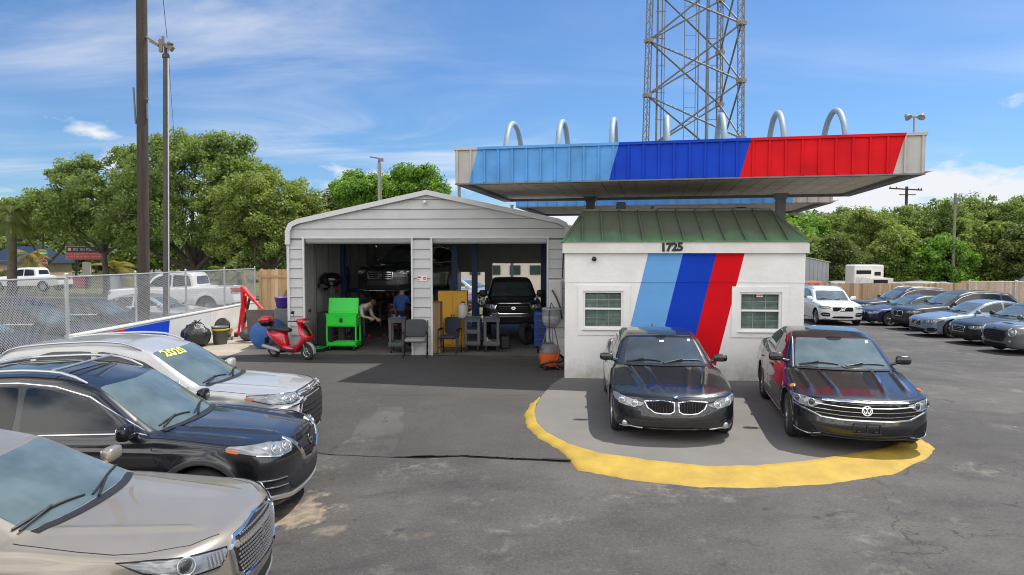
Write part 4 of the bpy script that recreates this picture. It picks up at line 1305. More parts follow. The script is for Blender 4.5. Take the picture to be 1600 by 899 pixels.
# ================================================================ black coupe-saloon in front of the booth
def car_bmw():
    pm = paint('black_sapphire_paint', (0.006, 0.007, 0.010), metal=0, rough=.25)
    c = Car('parked_car', 'black coupe with a split twin grille, parked in front of the striped booth wall', 'car', pm,
            4.64, 1.825, 1.39, .79, 2.81, .33,
            top=[(-.1, .54), (0, .61), (0.15, .69), (0.45, .775), (1.0, .885), (1.35, .95), (2.0, .95), (3.4, .975), (4.0, 1.02), (4.5, 1.02), (4.64, .98)],
            cab=[(.9, .74), (1.28, .935), (2.05, 1.31), (2.45, 1.375), (2.85, 1.39), (3.3, 1.355), (3.8, 1.22), (4.4, 1.00), (4.8, .85)],
            bot=.17, belt=.95, wb=.865, tum=.42, af=.34, pf=2.6, ar=.25, crown=.075, rimr=.70, h=.024,
            nose=[(.1, .10), (.2, .02), (.33, 0.0), (.45, .015), (.55, .03), (.64, .07), (.72, .16), (.95, .5)],
            sharp=(.05, .12), ridges=[(.40, .62, .25, 1.3, .020, .035), (.17, .34, .2, 1.25, .009, .04)],
            crease=[(.80, .03, -.006, .02), (.42, .02, -.004, .03)])
    c.dzf = .075
    c.glazing([(0, 1.31), (.35, 1.335), (.66, 1.44), (.54, 2.10), (.3, 2.045), (0, 2.02)],
              [[(1.66, .99), (2.12, 1.225), (2.45, 1.30), (2.70, 1.315), (2.70, .985)], [(2.76, .985), (2.76, 1.315), (3.2, 1.29), (3.65, 1.175), (3.95, 1.05), (3.85, .995)]],
              rear=[(0, 1.05), (.5, 1.05), (.42, 1.25), (0, 1.28)], wsm=mat('dark_windscreen', (.028, .038, .048), rough=.02, ior=1.8, noise=(1.7, .5, 3)))
    c.strip('window_trim', [(1, 1.60, .972), (1, 2.8, .968), (1, 3.9, .98), (1, 4.0, 1.05), (1, 3.66, 1.2)], (-1, 0, 0), M_SILV, w=.016, mirror=True)
    c.seams([[(1.32, .42), (1.30, .70), (1.50, .95)], [(2.73, .96), (2.75, .6), (2.68, .30)], [(3.72, .97), (3.55, .75), (3.25, .62), (3.1, .35)], [(1.45, .30), (2.68, .28), (3.1, .34)]])
    c.strip('bonnet_gap', [(-.80, .62, 1), (-.74, .34, 1), (-.45, .155, 1), (0, .10, 1), (.45, .155, 1), (.74, .34, 1), (.80, .62, 1), (.78, 1.35, 1)], (0, 0, -1), M_VOID, w=.010, off=.0008, th=.0003)
    # twin grille
    for sg in (1, -1):
        o = c.patch('grille', [(sg * x, 0, z) for x, z in [(.035, .668), (.045, .545), (.10, .520), (.30, .530), (.40, .60), (.435, .672), (.20, .69)]], FD, M_VOID, off=.004)
        c.strip('grille_surround', [(sg * x, 0, z) for x, z in [(.03, .672), (.035, .55), (.09, .518), (.20, .515), (.30, .525), (.40, .59), (.445, .675), (.20, .694)]], FD, M_CHR, w=.018, off=.007, closed=True, parent=o, res=.03)
        for k in range(9):
            x = .07 + k * .038
            c.strip('grille_bar', [(sg * x, 0, .53 + max(0, x - .28) * .4), (sg * x, 0, .685)], FD, M_GBLK, w=.009, off=.012, parent=o)
    head(c, [(.44, .05, .650), (.50, .1, .600), (.62, .15, .575), (.76, .3, .60), (.865, .42, .675), (.875, .50, .755), (.80, .40, .745), (.62, .2, .695)], (-.35, 1, 0),
         lensx=[(.60, .1, .635), (.755, .25, .665)], lr=.043)
    badge(c, 'roundel', 0, .735, .041)
    front(c, 'lower_intake', [(0, .195), (.42, .20), (.52, .27), (.30, .262), (0, .262)], M_VOID)
    c.patch('fog_recess', [(.56, 0, .24), (.66, 0, .36), (.80, .2, .395), (.885, .4, .36), (.89, .45, .27), (.80, .3, .235)], (-.25, 1, 0), M_BLK, mirror=True)
    for sg in (1, -1): lens(c, .775 * sg, 0, .335, .042, (-.3 * sg, 1, 0))
    c.strip('splitter', [(x, 0, z) for x, z in [(-.88, .40), (-.72, .40), (-.55, .29), (-.40, .185), (0, .175), (.40, .185), (.55, .29), (.72, .40), (.88, .40)]], FD, M_GBLK, w=.03, off=.008)
    c.strip('chin_trim', [(.50, 0, .195), (.70, 0, .215), (.88, .3, .245)], (-.2, 1, 0), M_SILV, w=.018, off=.012, mirror=True)
    front(c, 'plate_bracket', [(0, .335), (.17, .335), (.17, .45), (0, .45)], M_BLK, off=.014, rnd=0)
    c.mirrors(1.66, 1.01, size=(.115, .055, .062))
    c.handles([2.52, 3.42], .80)
    c.wheels(M_RIM, 10, steer=0.02)
    c.wipers(1.30, .98)
    for sg, pts in ((0, [(-.10, 2.10, 2), (.10, 2.10, 2), (.07, 1.97, 2), (-.07, 1.97, 2)]),):
        c.patch('mirror_housing', pts, (0, 0, -1), M_GBLK, off=.007, skirt=.006)
    c.patch('windscreen_sticker', [(-.03, 1.93, 2), (.04, 1.93, 2), (.04, 1.89, 2), (-.03, 1.89, 2)], (0, 0, -1), M_WHT, off=.008, skirt=.003, rnd=0)
    c.patch('windscreen_sticker', [(.45, 2.02, 2), (.49, 2.03, 2), (.48, 1.97, 2), (.44, 1.96, 2)], (0, 0, -1), M_WHT, off=.008, skirt=.003, rnd=0)
    p, n = c.onbody((0, 3.35, 2), (0, 0, -1)); mb = MB(); mb.blob(p + Vector((0, 0, .02)), (.018, .07, .035), .8, .8); mb.build('antenna_fin', pm, c.root)
    c.strip('chrome_vent', [(1, 1.40, .62), (1, 1.52, .64)], (-1, 0, 0), M_SILV, w=.02, mirror=True)
    return c.place(2.43, 10.25, -5.7, 0.025)

# ================================================================ black saloon right
def car_jetta():
    pm = paint('deep_black_paint', (0.005, 0.005, 0.008), metal=0, rough=.25)
    c = Car('parked_car', 'black saloon with a broad chrome-barred grille, nose over the yellow kerb', 'car', pm,
            4.70, 1.80, 1.46, .88, 2.686, .33,
            top=[(-.1, .63), (0, .69), (0.15, .755), (0.5, .835), (1.0, .92), (1.35, .985), (2.0, .985), (3.4, 1.0), (4.0, 1.06), (4.5, 1.08), (4.70, 1.03)],
            cab=[(.9, .78), (1.22, .965), (2.0, 1.365), (2.4, 1.44), (2.85, 1.46), (3.3, 1.43), (3.8, 1.28), (4.35, 1.07), (4.8, .9)],
            bot=.17, belt=.99, wb=.875, tum=.40, af=.33, pf=2.5, ar=.25, crown=.065, rimr=.64, h=.024,
            nose=[(.1, .12), (.2, .03), (.35, 0.0), (.5, .02), (.62, .03), (.74, .05), (.82, .13), (.95, .4)],
            sharp=(.05, .12), ridges=[(.30, .38, .22, 1.25, .018, .030), (.62, .66, .35, 1.25, .020, .040)],
            crease=[(.80, .03, -.008, .015), (.40, .03, -.005, .03)])
    c.dzf = .05
    c.glazing([(0, 1.26), (.35, 1.285), (.68, 1.39), (.56, 2.06), (.3, 1.995), (0, 1.97)],
              [[(1.62, 1.03), (2.08, 1.265), (2.4, 1.35), (2.66, 1.375), (2.66, 1.02)], [(2.72, 1.02), (2.72, 1.375), (3.2, 1.35), (3.6, 1.25), (3.72, 1.18), (3.66, 1.03)], [(3.74, 1.04), (3.80, 1.15), (4.0, 1.07), (3.96, 1.04)]],
              rear=[(0, 1.1), (.5, 1.1), (.42, 1.3), (0, 1.33)])
    c.strip('windscreen_trim', [(-.60, 2.12, 2), (-.70, 1.42, 2), (-.71, 1.38, 2)], (0, 0, -1), M_SILV, w=.02)
    c.strip('window_trim', [(1, 1.55, 1.01), (1, 2.8, 1.0), (1, 3.95, 1.02)], (-1, 0, 0), M_CHR, w=.016, mirror=True)
    c.seams([[(1.40, .42), (1.36, .70), (1.50, .98)], [(2.69, .99), (2.71, .6), (2.66, .30)], [(3.66, .99), (3.5, .75), (3.25, .62), (3.1, .35)], [(1.45, .30), (2.68, .28), (3.1, .34)]])
    c.strip('bonnet_gap', [(-.78, 1.35, 1), (-.80, .62, 1), (-.74, .36, 1), (-.45, .16, 1), (0, .085, 1), (.45, .16, 1), (.74, .36, 1), (.80, .62, 1), (.78, 1.35, 1)], (0, 0, -1), M_VOID, w=.010, off=.0008, th=.0003)
    g = front(c, 'grille', [(0, .53), (.52, .545), (.72, .625), (.80, .665), (.55, .71), (.50, .755), (0, .755)], M_VOID, off=.004)
    c.strip('grille_bar', mir([(0, 0, .755), (.52, 0, .765)])[::1] if 0 else [(-.54, 0, .765), (-.3, 0, .762), (0, 0, .76), (.3, 0, .762), (.54, 0, .765)], FD, M_CHR, w=.036, off=.009, parent=g)
    for z, w in ((.692, .62), (.632, .74), (.575, .62)):
        c.strip('grille_bar', [(-w, 0, z + .02), (-.3, 0, z), (0, 0, z - .004), (.3, 0, z), (w, 0, z + .02)], FD, M_CHR, w=.014, off=.011, parent=g)
    c.strip('grille_surround', [(-.86, .25, .66), (-.55, 0, .535), (-.3, 0, .52), (.3, 0, .52), (.55, 0, .535), (.86, .25, .66)], FD, M_CHR, w=.022, off=.010, parent=g)
    badge(c, 'vw', 0, .655, .066)
    head(c, [(.54, .05, .735), (.70, .1, .640), (.84, .3, .665), (.895, .55, .76), (.885, .62, .80), (.72, .3, .785)], (-.45, 1, 0), m=M_LAMP,
         lensx=[(.70, .1, .71), (.83, .3, .735)], lensm=M_LAMPD, lr=.04, rim=[(.70, .1, .650), (.84, .3, .675), (.893, .55, .765)])
    c.patch('amber_marker', [(.88, .6, .775), (.895, .68, .78), (.895, .68, .82), (.88, .6, .81)], (-1, .3, 0), M_AMB, off=.010, mirror=True)
    front(c, 'lower_intake', [(0, .20), (.60, .215), (.72, .25), (.60, .315), (0, .315)], M_VOID)
    for z in (.225, .268, .305): c.strip('intake_bar', [(-.66, 0, z + .02), (0, 0, z), (.66, 0, z + .02)], FD, M_BLK, w=.016, off=.012)
    c.patch('fog_recess', [(.60, 0, .30), (.70, 0, .42), (.83, .2, .50), (.875, .4, .49), (.875, .45, .34), (.80, .3, .29)], (-.25, 1, 0), M_VOID, mirror=True)
    c.strip('fog_trim', [(.58, 0, .31), (.72, .1, .275), (.88, .3, .315)], (-.25, 1, 0), M_SILV, w=.016, off=.012, mirror=True)
    # empty number plate frame
    for pts in ([(-.165, .35), (.165, .35)], [(-.165, .47), (.165, .47)], [(-.165, .35), (-.165, .47)], [(.165, .35), (.165, .47)], [(0, .35), (0, .47)], [(-.13, .375), (-.08, .375)], [(.08, .375), (.13, .375)]):
        c.strip('plate_frame', [(x, 0, z) for x, z in pts], FD, M_BLK, w=.022, off=.02)
    c.mirrors(1.62, 1.08, size=(.11, .055, .068))
    c.handles([2.48, 3.38], .84)
    c.wheels(mat('grey_alloy', (.22, .225, .23), rough=.3, metal=.9), 10, steer=-0.05)
    c.wipers(1.25, 1.0)
    c.strip('sill_trim', [(1, 1.5, .235), (1, 3.0, .235)], (-1, 0, 0), M_SILV, w=.02, mirror=True)
    c.patch('mirror_housing', [(-.14, 2.03, 2), (.14, 2.03, 2), (.09, 1.92, 2), (-.09, 1.92, 2)], (0, 0, -1), M_GBLK, off=.007, skirt=.006)
    c.patch('windscreen_sticker', [(.47, 1.98, 2), (.51, 1.99, 2), (.50, 1.93, 2), (.46, 1.92, 2)], (0, 0, -1), M_WHT, off=.008, skirt=.003, rnd=0)
    return c.place(4.981, 9.785, -12.9, 0.03)

# ================================================================ dark crossover (left, middle)
def car_rogue():
    pm = paint('magnetic_black_paint', (0.006, 0.007, 0.010), metal=0, rough=.25)
    c = Car('parked_car', 'black crossover with silver roof rails and a chrome V grille, beside the champagne saloon', 'car', pm,
            4.69, 1.84, 1.70, .93, 2.706, .355,
            top=[(-.1, .80), (0, .87), (0.12, .93), (0.4, .985), (1.0, 1.06), (1.4, 1.10), (2.0, 1.07), (3.5, 1.10), (4.3, 1.13), (4.69, 1.1)],
            cab=[(1.0, .88), (1.30, 1.075), (2.05, 1.555), (2.5, 1.67), (2.95, 1.70), (3.6, 1.68), (4.1, 1.62), (4.35, 1.50), (4.62, 1.15), (4.8, .9)],
            bot=.21, belt=1.08, wb=.885, tum=.33, af=.30, pf=2.7, ar=.18, crown=.07, flare=.02, rimr=.64, h=.024,
            nose=[(.15, .14), (.28, .04), (.42, 0.0), (.6, .02), (.72, .0), (.85, .03), (.95, .12), (1.1, .4)],
            sharp=(.06, .13), ridges=[(.36, .52, .3, 1.3, .022, .04), (.66, .70, .5, 1.3, .014, .035)],
            crease=[(.90, .03, -.010, .02), (.48, .03, -.008, .03)])
    c.glazing([(0, 1.32), (.35, 1.345), (.70, 1.45), (.60, 2.13), (.3, 2.06), (0, 2.03)],
              [[(1.70, 1.12), (2.18, 1.42), (2.6, 1.53), (2.86, 1.56), (2.86, 1.10)], [(2.93, 1.10), (2.93, 1.56), (3.5, 1.55), (3.72, 1.49), (3.72, 1.12)], [(3.79, 1.13), (3.79, 1.48), (4.1, 1.40), (4.3, 1.20), (4.2, 1.14)]],
              rear=[(0, 1.2), (.55, 1.2), (.48, 1.5), (0, 1.53)], sidem=[M_GLASS, M_PRIV, M_PRIV])
    c.strip('window_trim', [(1, 1.52, 1.06), (1, 1.62, 1.085), (1, 2.9, 1.07), (1, 4.2, 1.11)], (-1, 0, 0), M_CHR, w=.018, mirror=True)
    c.strip('window_trim', [(1, 1.56, 1.10), (1, 2.16, 1.455), (1, 2.55, 1.565), (1, 2.95, 1.60), (1, 3.6, 1.585), (1, 4.1, 1.46)], (-1, 0, 0), M_CHR, w=.016, mirror=True)
    c.seams([[(1.42, .45), (1.38, .80), (1.50, 1.06)], [(2.89, 1.07), (2.9, .6), (2.82, .36)], [(3.78, 1.09), (3.62, .85), (3.4, .66), (3.25, .40)], [(1.5, .36), (2.82, .35), (3.25, .4)]])
    c.strip('bonnet_gap', [(-.80, 1.35, 2), (-.82, .70, 2), (-.74, .34, 2), (-.45, .13, 2), (0, .07, 2), (.45, .13, 2), (.74, .34, 2), (.82, .70, 2), (.80, 1.35, 2)], (0, 0, -1), M_VOID, w=.011, off=.0008, th=.0003)
    g = front(c, 'grille', [(0, .60), (.20, .61), (.36, .80), (.42, .915), (0, .935)], M_VOID, off=.004)
    for z in (.66, .71, .76, .86, .90): c.strip('grille_bar', [(-.2 - (z - .6) * .7, 0, z), (0, 0, z), (.2 + (z - .6) * .7, 0, z)], FD, M_GBLK, w=.014, off=.010, parent=g)
    c.strip('grille_vee', [(-.47, .1, .93), (-.36, 0, .78), (-.24, 0, .635), (0, 0, .61), (.24, 0, .635), (.36, 0, .78), (.47, .1, .93)], FD, M_CHR, w=.055, off=.012, parent=g, th=.012)
    badge(c, 'bar_ring', 0, .80, .062)
    head(c, [(.46, .05, .90), (.50, .1, .80), (.66, .15, .78), (.84, .38, .835), (.905, .62, .895), (.86, .66, .945), (.68, .3, .935)], (-.55, 1, 0), lensx=[(.70, .2, .865), (.58, .1, .86)], lr=.045,
         rim=[(.48, .1, .90), (.52, .1, .805), (.68, .15, .79), (.84, .38, .84)])
    c.patch('amber_marker', [(.86, .52, .86), (.905, .63, .885), (.905, .66, .91), (.86, .56, .91)], (-1, .7, 0), M_AMB, off=.013, mirror=True)
    front(c, 'lower_intake', [(0, .34), (.50, .35), (.58, .46), (.40, .52), (0, .52)], M_VOID)
    c.patch('fog_recess', [(.64, 0, .44), (.66, 0, .56), (.84, .2, .58), (.87, .4, .50), (.80, .3, .43)], (-.4, 1, 0), M_VOID, mirror=True)
    for z in (.465, .545): c.strip('fog_trim', [(.64, .0, z - .01), (.76, .1, z), (.88, .34, z + .02)], (-.4, 1, 0), M_CHR, w=.014, off=.012, mirror=True)
    c.strip('skid_trim', [(-.86, .4, .37), (-.5, .05, .305), (0, 0, .29), (.5, .05, .305), (.86, .4, .37)], FD, M_SILV, w=.05, off=.014)
    c.strip('chin', [(-.86, .4, .30), (-.5, .05, .245), (0, 0, .235), (.5, .05, .245), (.86, .4, .30)], FD, M_BLK, w=.07, off=.008)
    for ta in (.93, .93 + 2.706):
        c.strip('arch_trim', [(1, ta + .445 * math.cos(a), .355 + .445 * math.sin(a)) for a in np.linspace(-.25, PI + .25, 18)], (-1, 0, 0), mat('grey_cladding', (.05, .05, .052), rough=.45), w=.06, off=.006, mirror=True)
    c.strip('sill_cladding', [(1, 1.42, .30), (1, 3.1, .30)], (-1, 0, 0), mat('grey_cladding'), w=.12, off=.006, mirror=True)
    for sg in (1, -1):                                  # roof rails
        mb = MB(); P = []
        for k in range(15):
            u = k / 14; t = 2.25 + u * 1.95
            p, n = c.onbody((sg * (.585 - .02 * u), t, 3), (0, 0, -1)); lift = .055 * min(1, 6 * u, 6 * (1 - u)) ** .6 if 0 < u < 1 else 0
            P.append(p + Vector((0, 0, lift + .01)))
        mb.tube(P, [.012] + [.019] * 13 + [.012], 8); mb.build('roof_rail', M_SILV, c.root)
    for t0 in (2.62, 3.62):                             # cross bars between the rails
        mb = MB(); P = []
        for k in range(13):
            u = k / 12; x = -.575 + 1.15 * u; p, n = c.onbody((x, t0, 3), (0, 0, -1)); a0 = c.onbody((.575 * (1 if x > 0 else -1), t0, 3), (0, 0, -1))[0]
            P.append(Vector((p.x, p.y, max(p.z + .035, a0.z + .075))))
        mb.tube(P, [.022] + [.017] * 11 + [.022], 8); mb.build('cross_bar', M_SILV, c.root)
    c.mirrors(1.66, 1.13, size=(.12, .062, .08), paintm=M_GBLK)
    c.handles([2.6, 3.55], .93)
    c.wheels(M_RIM, 5)
    c.wipers(1.32, 1.1)
    # rear glass roof
    c.patch('sunroof', [(-.42, 2.45, 2), (.42, 2.45, 2), (.42, 3.6, 2), (-.42, 3.6, 2)], (0, 0, -1), M_PRIV, off=.003, res=.12)
    return c.place(-3.34, 7.90, 92.0, -.245)

# ================================================================ silver crossover
def car_outlander():
    pm = paint('sterling_silver_paint', (0.47, 0.47, 0.455), metal=.4, rough=.35)
    c = Car('parked_car', 'silver crossover with yellow year numbers on its windscreen, parked farthest back of the left row', 'car', pm,
            4.695, 1.81, 1.70, .95, 2.67, .35,
            top=[(-.1, .86), (0, .92), (0.12, .97), (0.4, 1.01), (1.0, 1.07), (1.4, 1.10), (2.0, 1.07), (3.5, 1.09), (4.3, 1.12), (4.69, 1.1)],
            cab=[(.9, .86), (1.22, 1.07), (2.05, 1.545), (2.5, 1.665), (2.95, 1.69), (3.6, 1.67), (4.2, 1.60), (4.4, 1.48), (4.64, 1.15), (4.8, .9)],
            bot=.21, belt=1.08, wb=.885, tum=.32, af=.26, pf=2.7, ar=.16, crown=.06, flare=.016, rimr=.66, h=.026,
            nose=[(.15, .14), (.28, .04), (.42, 0.0), (.6, .0), (.72, .0), (.88, .03), (.98, .12), (1.1, .4)],
            ridges=[(.42, .55, .3, 1.3, .014, .05)], crease=[(.90, .02, -.008, .02)])
    c.glazing([(0, 1.24), (.35, 1.265), (.70, 1.37), (.60, 2.13), (.3, 2.06), (0, 2.03)],
              [[(1.66, 1.12), (2.18, 1.42), (2.6, 1.53), (2.86, 1.56), (2.86, 1.10)], [(2.93, 1.10), (2.93, 1.56), (3.5, 1.55), (3.72, 1.49), (3.72, 1.12)], [(3.79, 1.13), (3.79, 1.48), (4.2, 1.42), (4.35, 1.20), (4.2, 1.14)]],
              rear=[(0, 1.2), (.55, 1.2), (.48, 1.5), (0, 1.53)])
    c.strip('window_trim', [(1, 1.52, 1.075), (1, 2.9, 1.07), (1, 4.2, 1.10)], (-1, 0, 0), M_CHR, w=.016, mirror=True)
    c.seams([[(1.42, .45), (1.38, .80), (1.50, 1.06)], [(2.89, 1.07), (2.9, .6), (2.82, .36)], [(3.78, 1.09), (3.62, .85), (3.4, .66), (3.25, .40)]])
    c.strip('bonnet_gap', [(-.80, 1.35, 2), (-.80, .70, 2), (-.74, .34, 2), (-.45, .13, 2), (0, .06, 2), (.45, .13, 2), (.74, .34, 2), (.80, .70, 2), (.80, 1.35, 2)], (0, 0, -1), M_VOID, w=.010, off=.0008, th=.0003)
    g = front(c, 'grille', [(0, .86), (.34, .86), (.50, .895), (.44, .955), (0, .96)], M_BLK, off=.004)
    for z in (.885, .93): c.strip('grille_bar', [(-.46, 0, z), (0, 0, z), (.46, 0, z)], FD, M_CHR, w=.022, off=.009, parent=g)
    badge(c, 'diamonds', 0, .91, .062)
    c.patch('intake', [(x, 0, z) for x, z in mir([(0, .34), (.46, .36), (.55, .56), (.42, .84), (0, .85)])], FD, M_VOID, off=.004)
    for z in (.42, .50, .58, .66, .74): c.strip('intake_bar', [(-.46, 0, z), (0, 0, z), (.46, 0, z)], FD, M_BLK, w=.02, off=.009)
    c.strip('chrome_blade', [(.36, 0, .845), (.52, .05, .80), (.60, .1, .58), (.62, .12, .42)], (-.15, 1, 0), M_CHR, w=.06, off=.012, mirror=True)
    c.strip('chrome_blade', [(.52, 0, .80), (.76, .15, .785), (.88, .35, .80)], (-.35, 1, 0), M_CHR, w=.025, off=.012, mirror=True)
    head(c, [(.50, .05, .945), (.50, .1, .86), (.66, .15, .835), (.84, .38, .85), (.90, .60, .915), (.86, .66, .965), (.68, .3, .965)], (-.55, 1, 0), lensx=[(.70, .2, .90), (.58, .1, .90)], lr=.04)
    c.patch('amber_marker', [(.86, .58, .90), (.90, .68, .905), (.90, .70, .935), (.86, .62, .935)], (-1, .7, 0), mat('amber_dull', (.5, .12, .05), rough=.2), off=.013, mirror=True)
    c.patch('fog_recess', [(.64, 0, .44), (.66, 0, .66), (.80, .2, .70), (.85, .4, .66), (.80, .3, .43)], (-.4, 1, 0), M_SILV, mirror=True)
    c.strip('skid_trim', [(-.86, .4, .37), (-.5, .05, .30), (0, 0, .285), (.5, .05, .30), (.86, .4, .37)], FD, M_CHR, w=.06, off=.012)
    c.strip('chin', [(-.86, .4, .30), (-.5, .05, .245), (0, 0, .235), (.5, .05, .245), (.86, .4, .30)], FD, M_BLK, w=.07, off=.008)
    for sg in (1, -1):
        mb = MB(); P = []
        for k in range(15):
            u = k / 14; t = 2.25 + u * 2.05
            p, n = c.onbody((sg * (.60 - .02 * u), t, 3), (0, 0, -1)); lift = .04 * min(1, 6 * u, 6 * (1 - u)) ** .6 if 0 < u < 1 else 0
            P.append(p + Vector((0, 0, lift + .01)))
        mb.tube(P, [.012] + [.018] * 13 + [.012], 8); mb.build('roof_rail', M_SILV, c.root)
    c.mirrors(1.66, 1.14, size=(.12, .06, .08))
    c.wheels(M_RIM, 5)
    c.wipers(1.24, 1.1)
    # yellow year numbers, shaped to the glass
    me = text_mesh("2020", 0.30, 0.0, 0.006)
    # read from the front: x runs from the car's right to its left
    V = []
    for v in me.vertices:
        p, n = c.onbody((v.co.x * .80 - .26, 1.955 + v.co.y * .62 + .22 * ((v.co.x * .80 - .26) / .9) ** 2, 3), (0, 0, -1), .010); V.append(p)
    mb = MB(); mb.add(V, [tuple(p.vertices) for p in me.polygons]); mb.build('year_numbers', mat('yellow_marker', (.85, .83, .12), rough=.6), c.root)
    bpy.data.meshes.remove(me)
    return c.place(-3.90, 9.98, 90.0, -.17)

# ================================================================ champagne saloon
def car_lincoln():
    pm = paint('champagne_paint', (0.30, 0.265, 0.215), metal=.45, rough=.33)
    c = Car('parked_car', 'champagne saloon with a chrome-edged mesh grille, parked nearest at the lower left', 'car', pm,
            4.925, 1.864, 1.477, 1.0, 2.85, .34,
            top=[(-.1, .74), (0, .82), (0.12, .865), (0.4, .90), (1.0, .955), (1.4, .995), (2.0, .985), (3.5, 1.0), (4.3, 1.05), (4.9, 1.03)],
            cab=[(.9, .78), (1.26, .975), (2.1, 1.37), (2.5, 1.45), (2.95, 1.477), (3.4, 1.44), (3.9, 1.30), (4.5, 1.07), (5, .9)],
            bot=.17, belt=.99, wb=.875, tum=.40, af=.36, pf=2.6, ar=.25, crown=.075, rimr=.68, h=.024,
            nose=[(.1, .12), (.2, .03), (.35, 0.01), (.5, .0), (.62, .0), (.76, .01), (.86, .08), (1.0, .35)],
            sharp=(.055, .14), ridges=[(.40, .60, .3, 1.35, .016, .045), (.0, .0, .35, 1.35, .006, .22)],
            crease=[(.82, .03, -.006, .02)])
    c.glazing([(0, 1.31), (.35, 1.335), (.68, 1.44), (.57, 2.15), (.3, 2.085), (0, 2.06)],
              [[(1.72, 1.03), (2.18, 1.265), (2.5, 1.36), (2.80, 1.39), (2.80, 1.02)], [(2.86, 1.02), (2.86, 1.39), (3.3, 1.36), (3.75, 1.25), (4.0, 1.10), (3.9, 1.03)]],
              rear=[(0, 1.1), (.5, 1.1), (.42, 1.3), (0, 1.33)])
    c.strip('window_trim', [(1, 1.62, 1.01), (1, 2.8, 1.0), (1, 4.0, 1.03)], (-1, 0, 0), M_CHR, w=.018, mirror=True)
    c.seams([[(1.46, .42), (1.42, .70), (1.60, .98)], [(2.83, .99), (2.85, .6), (2.78, .30)], [(3.8, .99), (3.6, .75), (3.35, .62), (3.2, .35)]])
    c.strip('bonnet_gap', [(-.80, 1.46, 2), (-.835, 1.0, 2), (-.84, .75, 2), (-.80, .56, 2), (-.66, .30, 2), (-.46, .17, 2)], (0, 0, -1), M_VOID, w=.009, off=.0008, th=.0003)
    c.strip('bonnet_gap', [(.80, 1.46, 2), (.835, 1.0, 2), (.84, .75, 2), (.80, .56, 2), (.66, .30, 2), (.46, .17, 2)], (0, 0, -1), M_VOID, w=.009, off=.0008, th=.0003)
    half = [(0, .46), (.34, .475), (.44, .56), (.47, .74), (.40, .80), (0, .825)]
    g = front(c, 'grille', half, M_VOID, off=.003, rnd=2)
    c.strip('grille_surround', [(x, 0, z) for x, z in mir([(0, .455), (.34, .468), (.45, .55), (.485, .74), (.41, .808), (0, .833)])], FD, M_CHR, w=.034, off=.010, closed=True, parent=g, th=.010, res=.03)
    mbp = []
    for row in range(11):
        z = .485 + row * .031
        hw_ = np.interp(z, [.46, .50, .56, .74, .80], [.33, .38, .44, .46, .38]) - .02
        n = int(hw_ / .034)
        for k in range(-n, n + 1):
            x = k * .034 + (.017 if row % 2 else 0)
            if abs(x) < hw_: mbp.append((x, z))
    mb = MB()
    for x, z in mbp:
        p, n = c.onbody((x, 0, z), FD, .009)
        mb.box(p, (.024, .010, .012))
    mb.build('grille_mesh', M_SILV, g)
    badge(c, 'star', 0, .66, .075)
    c.strip('grille_sill', [(-.36, 0, .47), (0, 0, .455), (.36, 0, .47)], FD, M_CHR, w=.05, off=.016, th=.012)
    head(c, [(.535, .05, .775), (.53, .1, .72), (.60, .12, .665), (.78, .3, .69), (.90, .52, .765), (.915, .66, .835), (.84, .5, .835), (.66, .2, .80)], (-.5, 1, 0), lensx=[(.79, .3, .765)], lensm=M_LAMPD, lr=.05,
         rim=[(.60, .1, .675), (.78, .3, .70), (.90, .52, .775)], rimw=.010)
    for k in range(5):
        c.strip('led_fin', [(.56 + k * .035, .1, .70), (.57 + k * .035, .1, .775)], (-.5, 1, 0), M_SILV, w=.012, off=.014, mirror=True)
    front(c, 'lower_intake', [(0, .22), (.60, .235), (.64, .32), (.50, .36), (0, .36)], M_VOID)
    c.strip('intake_trim', [(-.86, .35, .34), (-.66, .1, .24), (0, 0, .205), (.66, .1, .24), (.86, .35, .34)], FD, M_SILV, w=.035, off=.014, th=.01)
    c.mirrors(1.72, 1.07, size=(.12, .06, .07))
    c.wheels(M_RIM, 5)
    c.wipers(1.31, 1.0, halfw=.7)
    return c.place(-3.08, 5.43, 92.6, -.229)
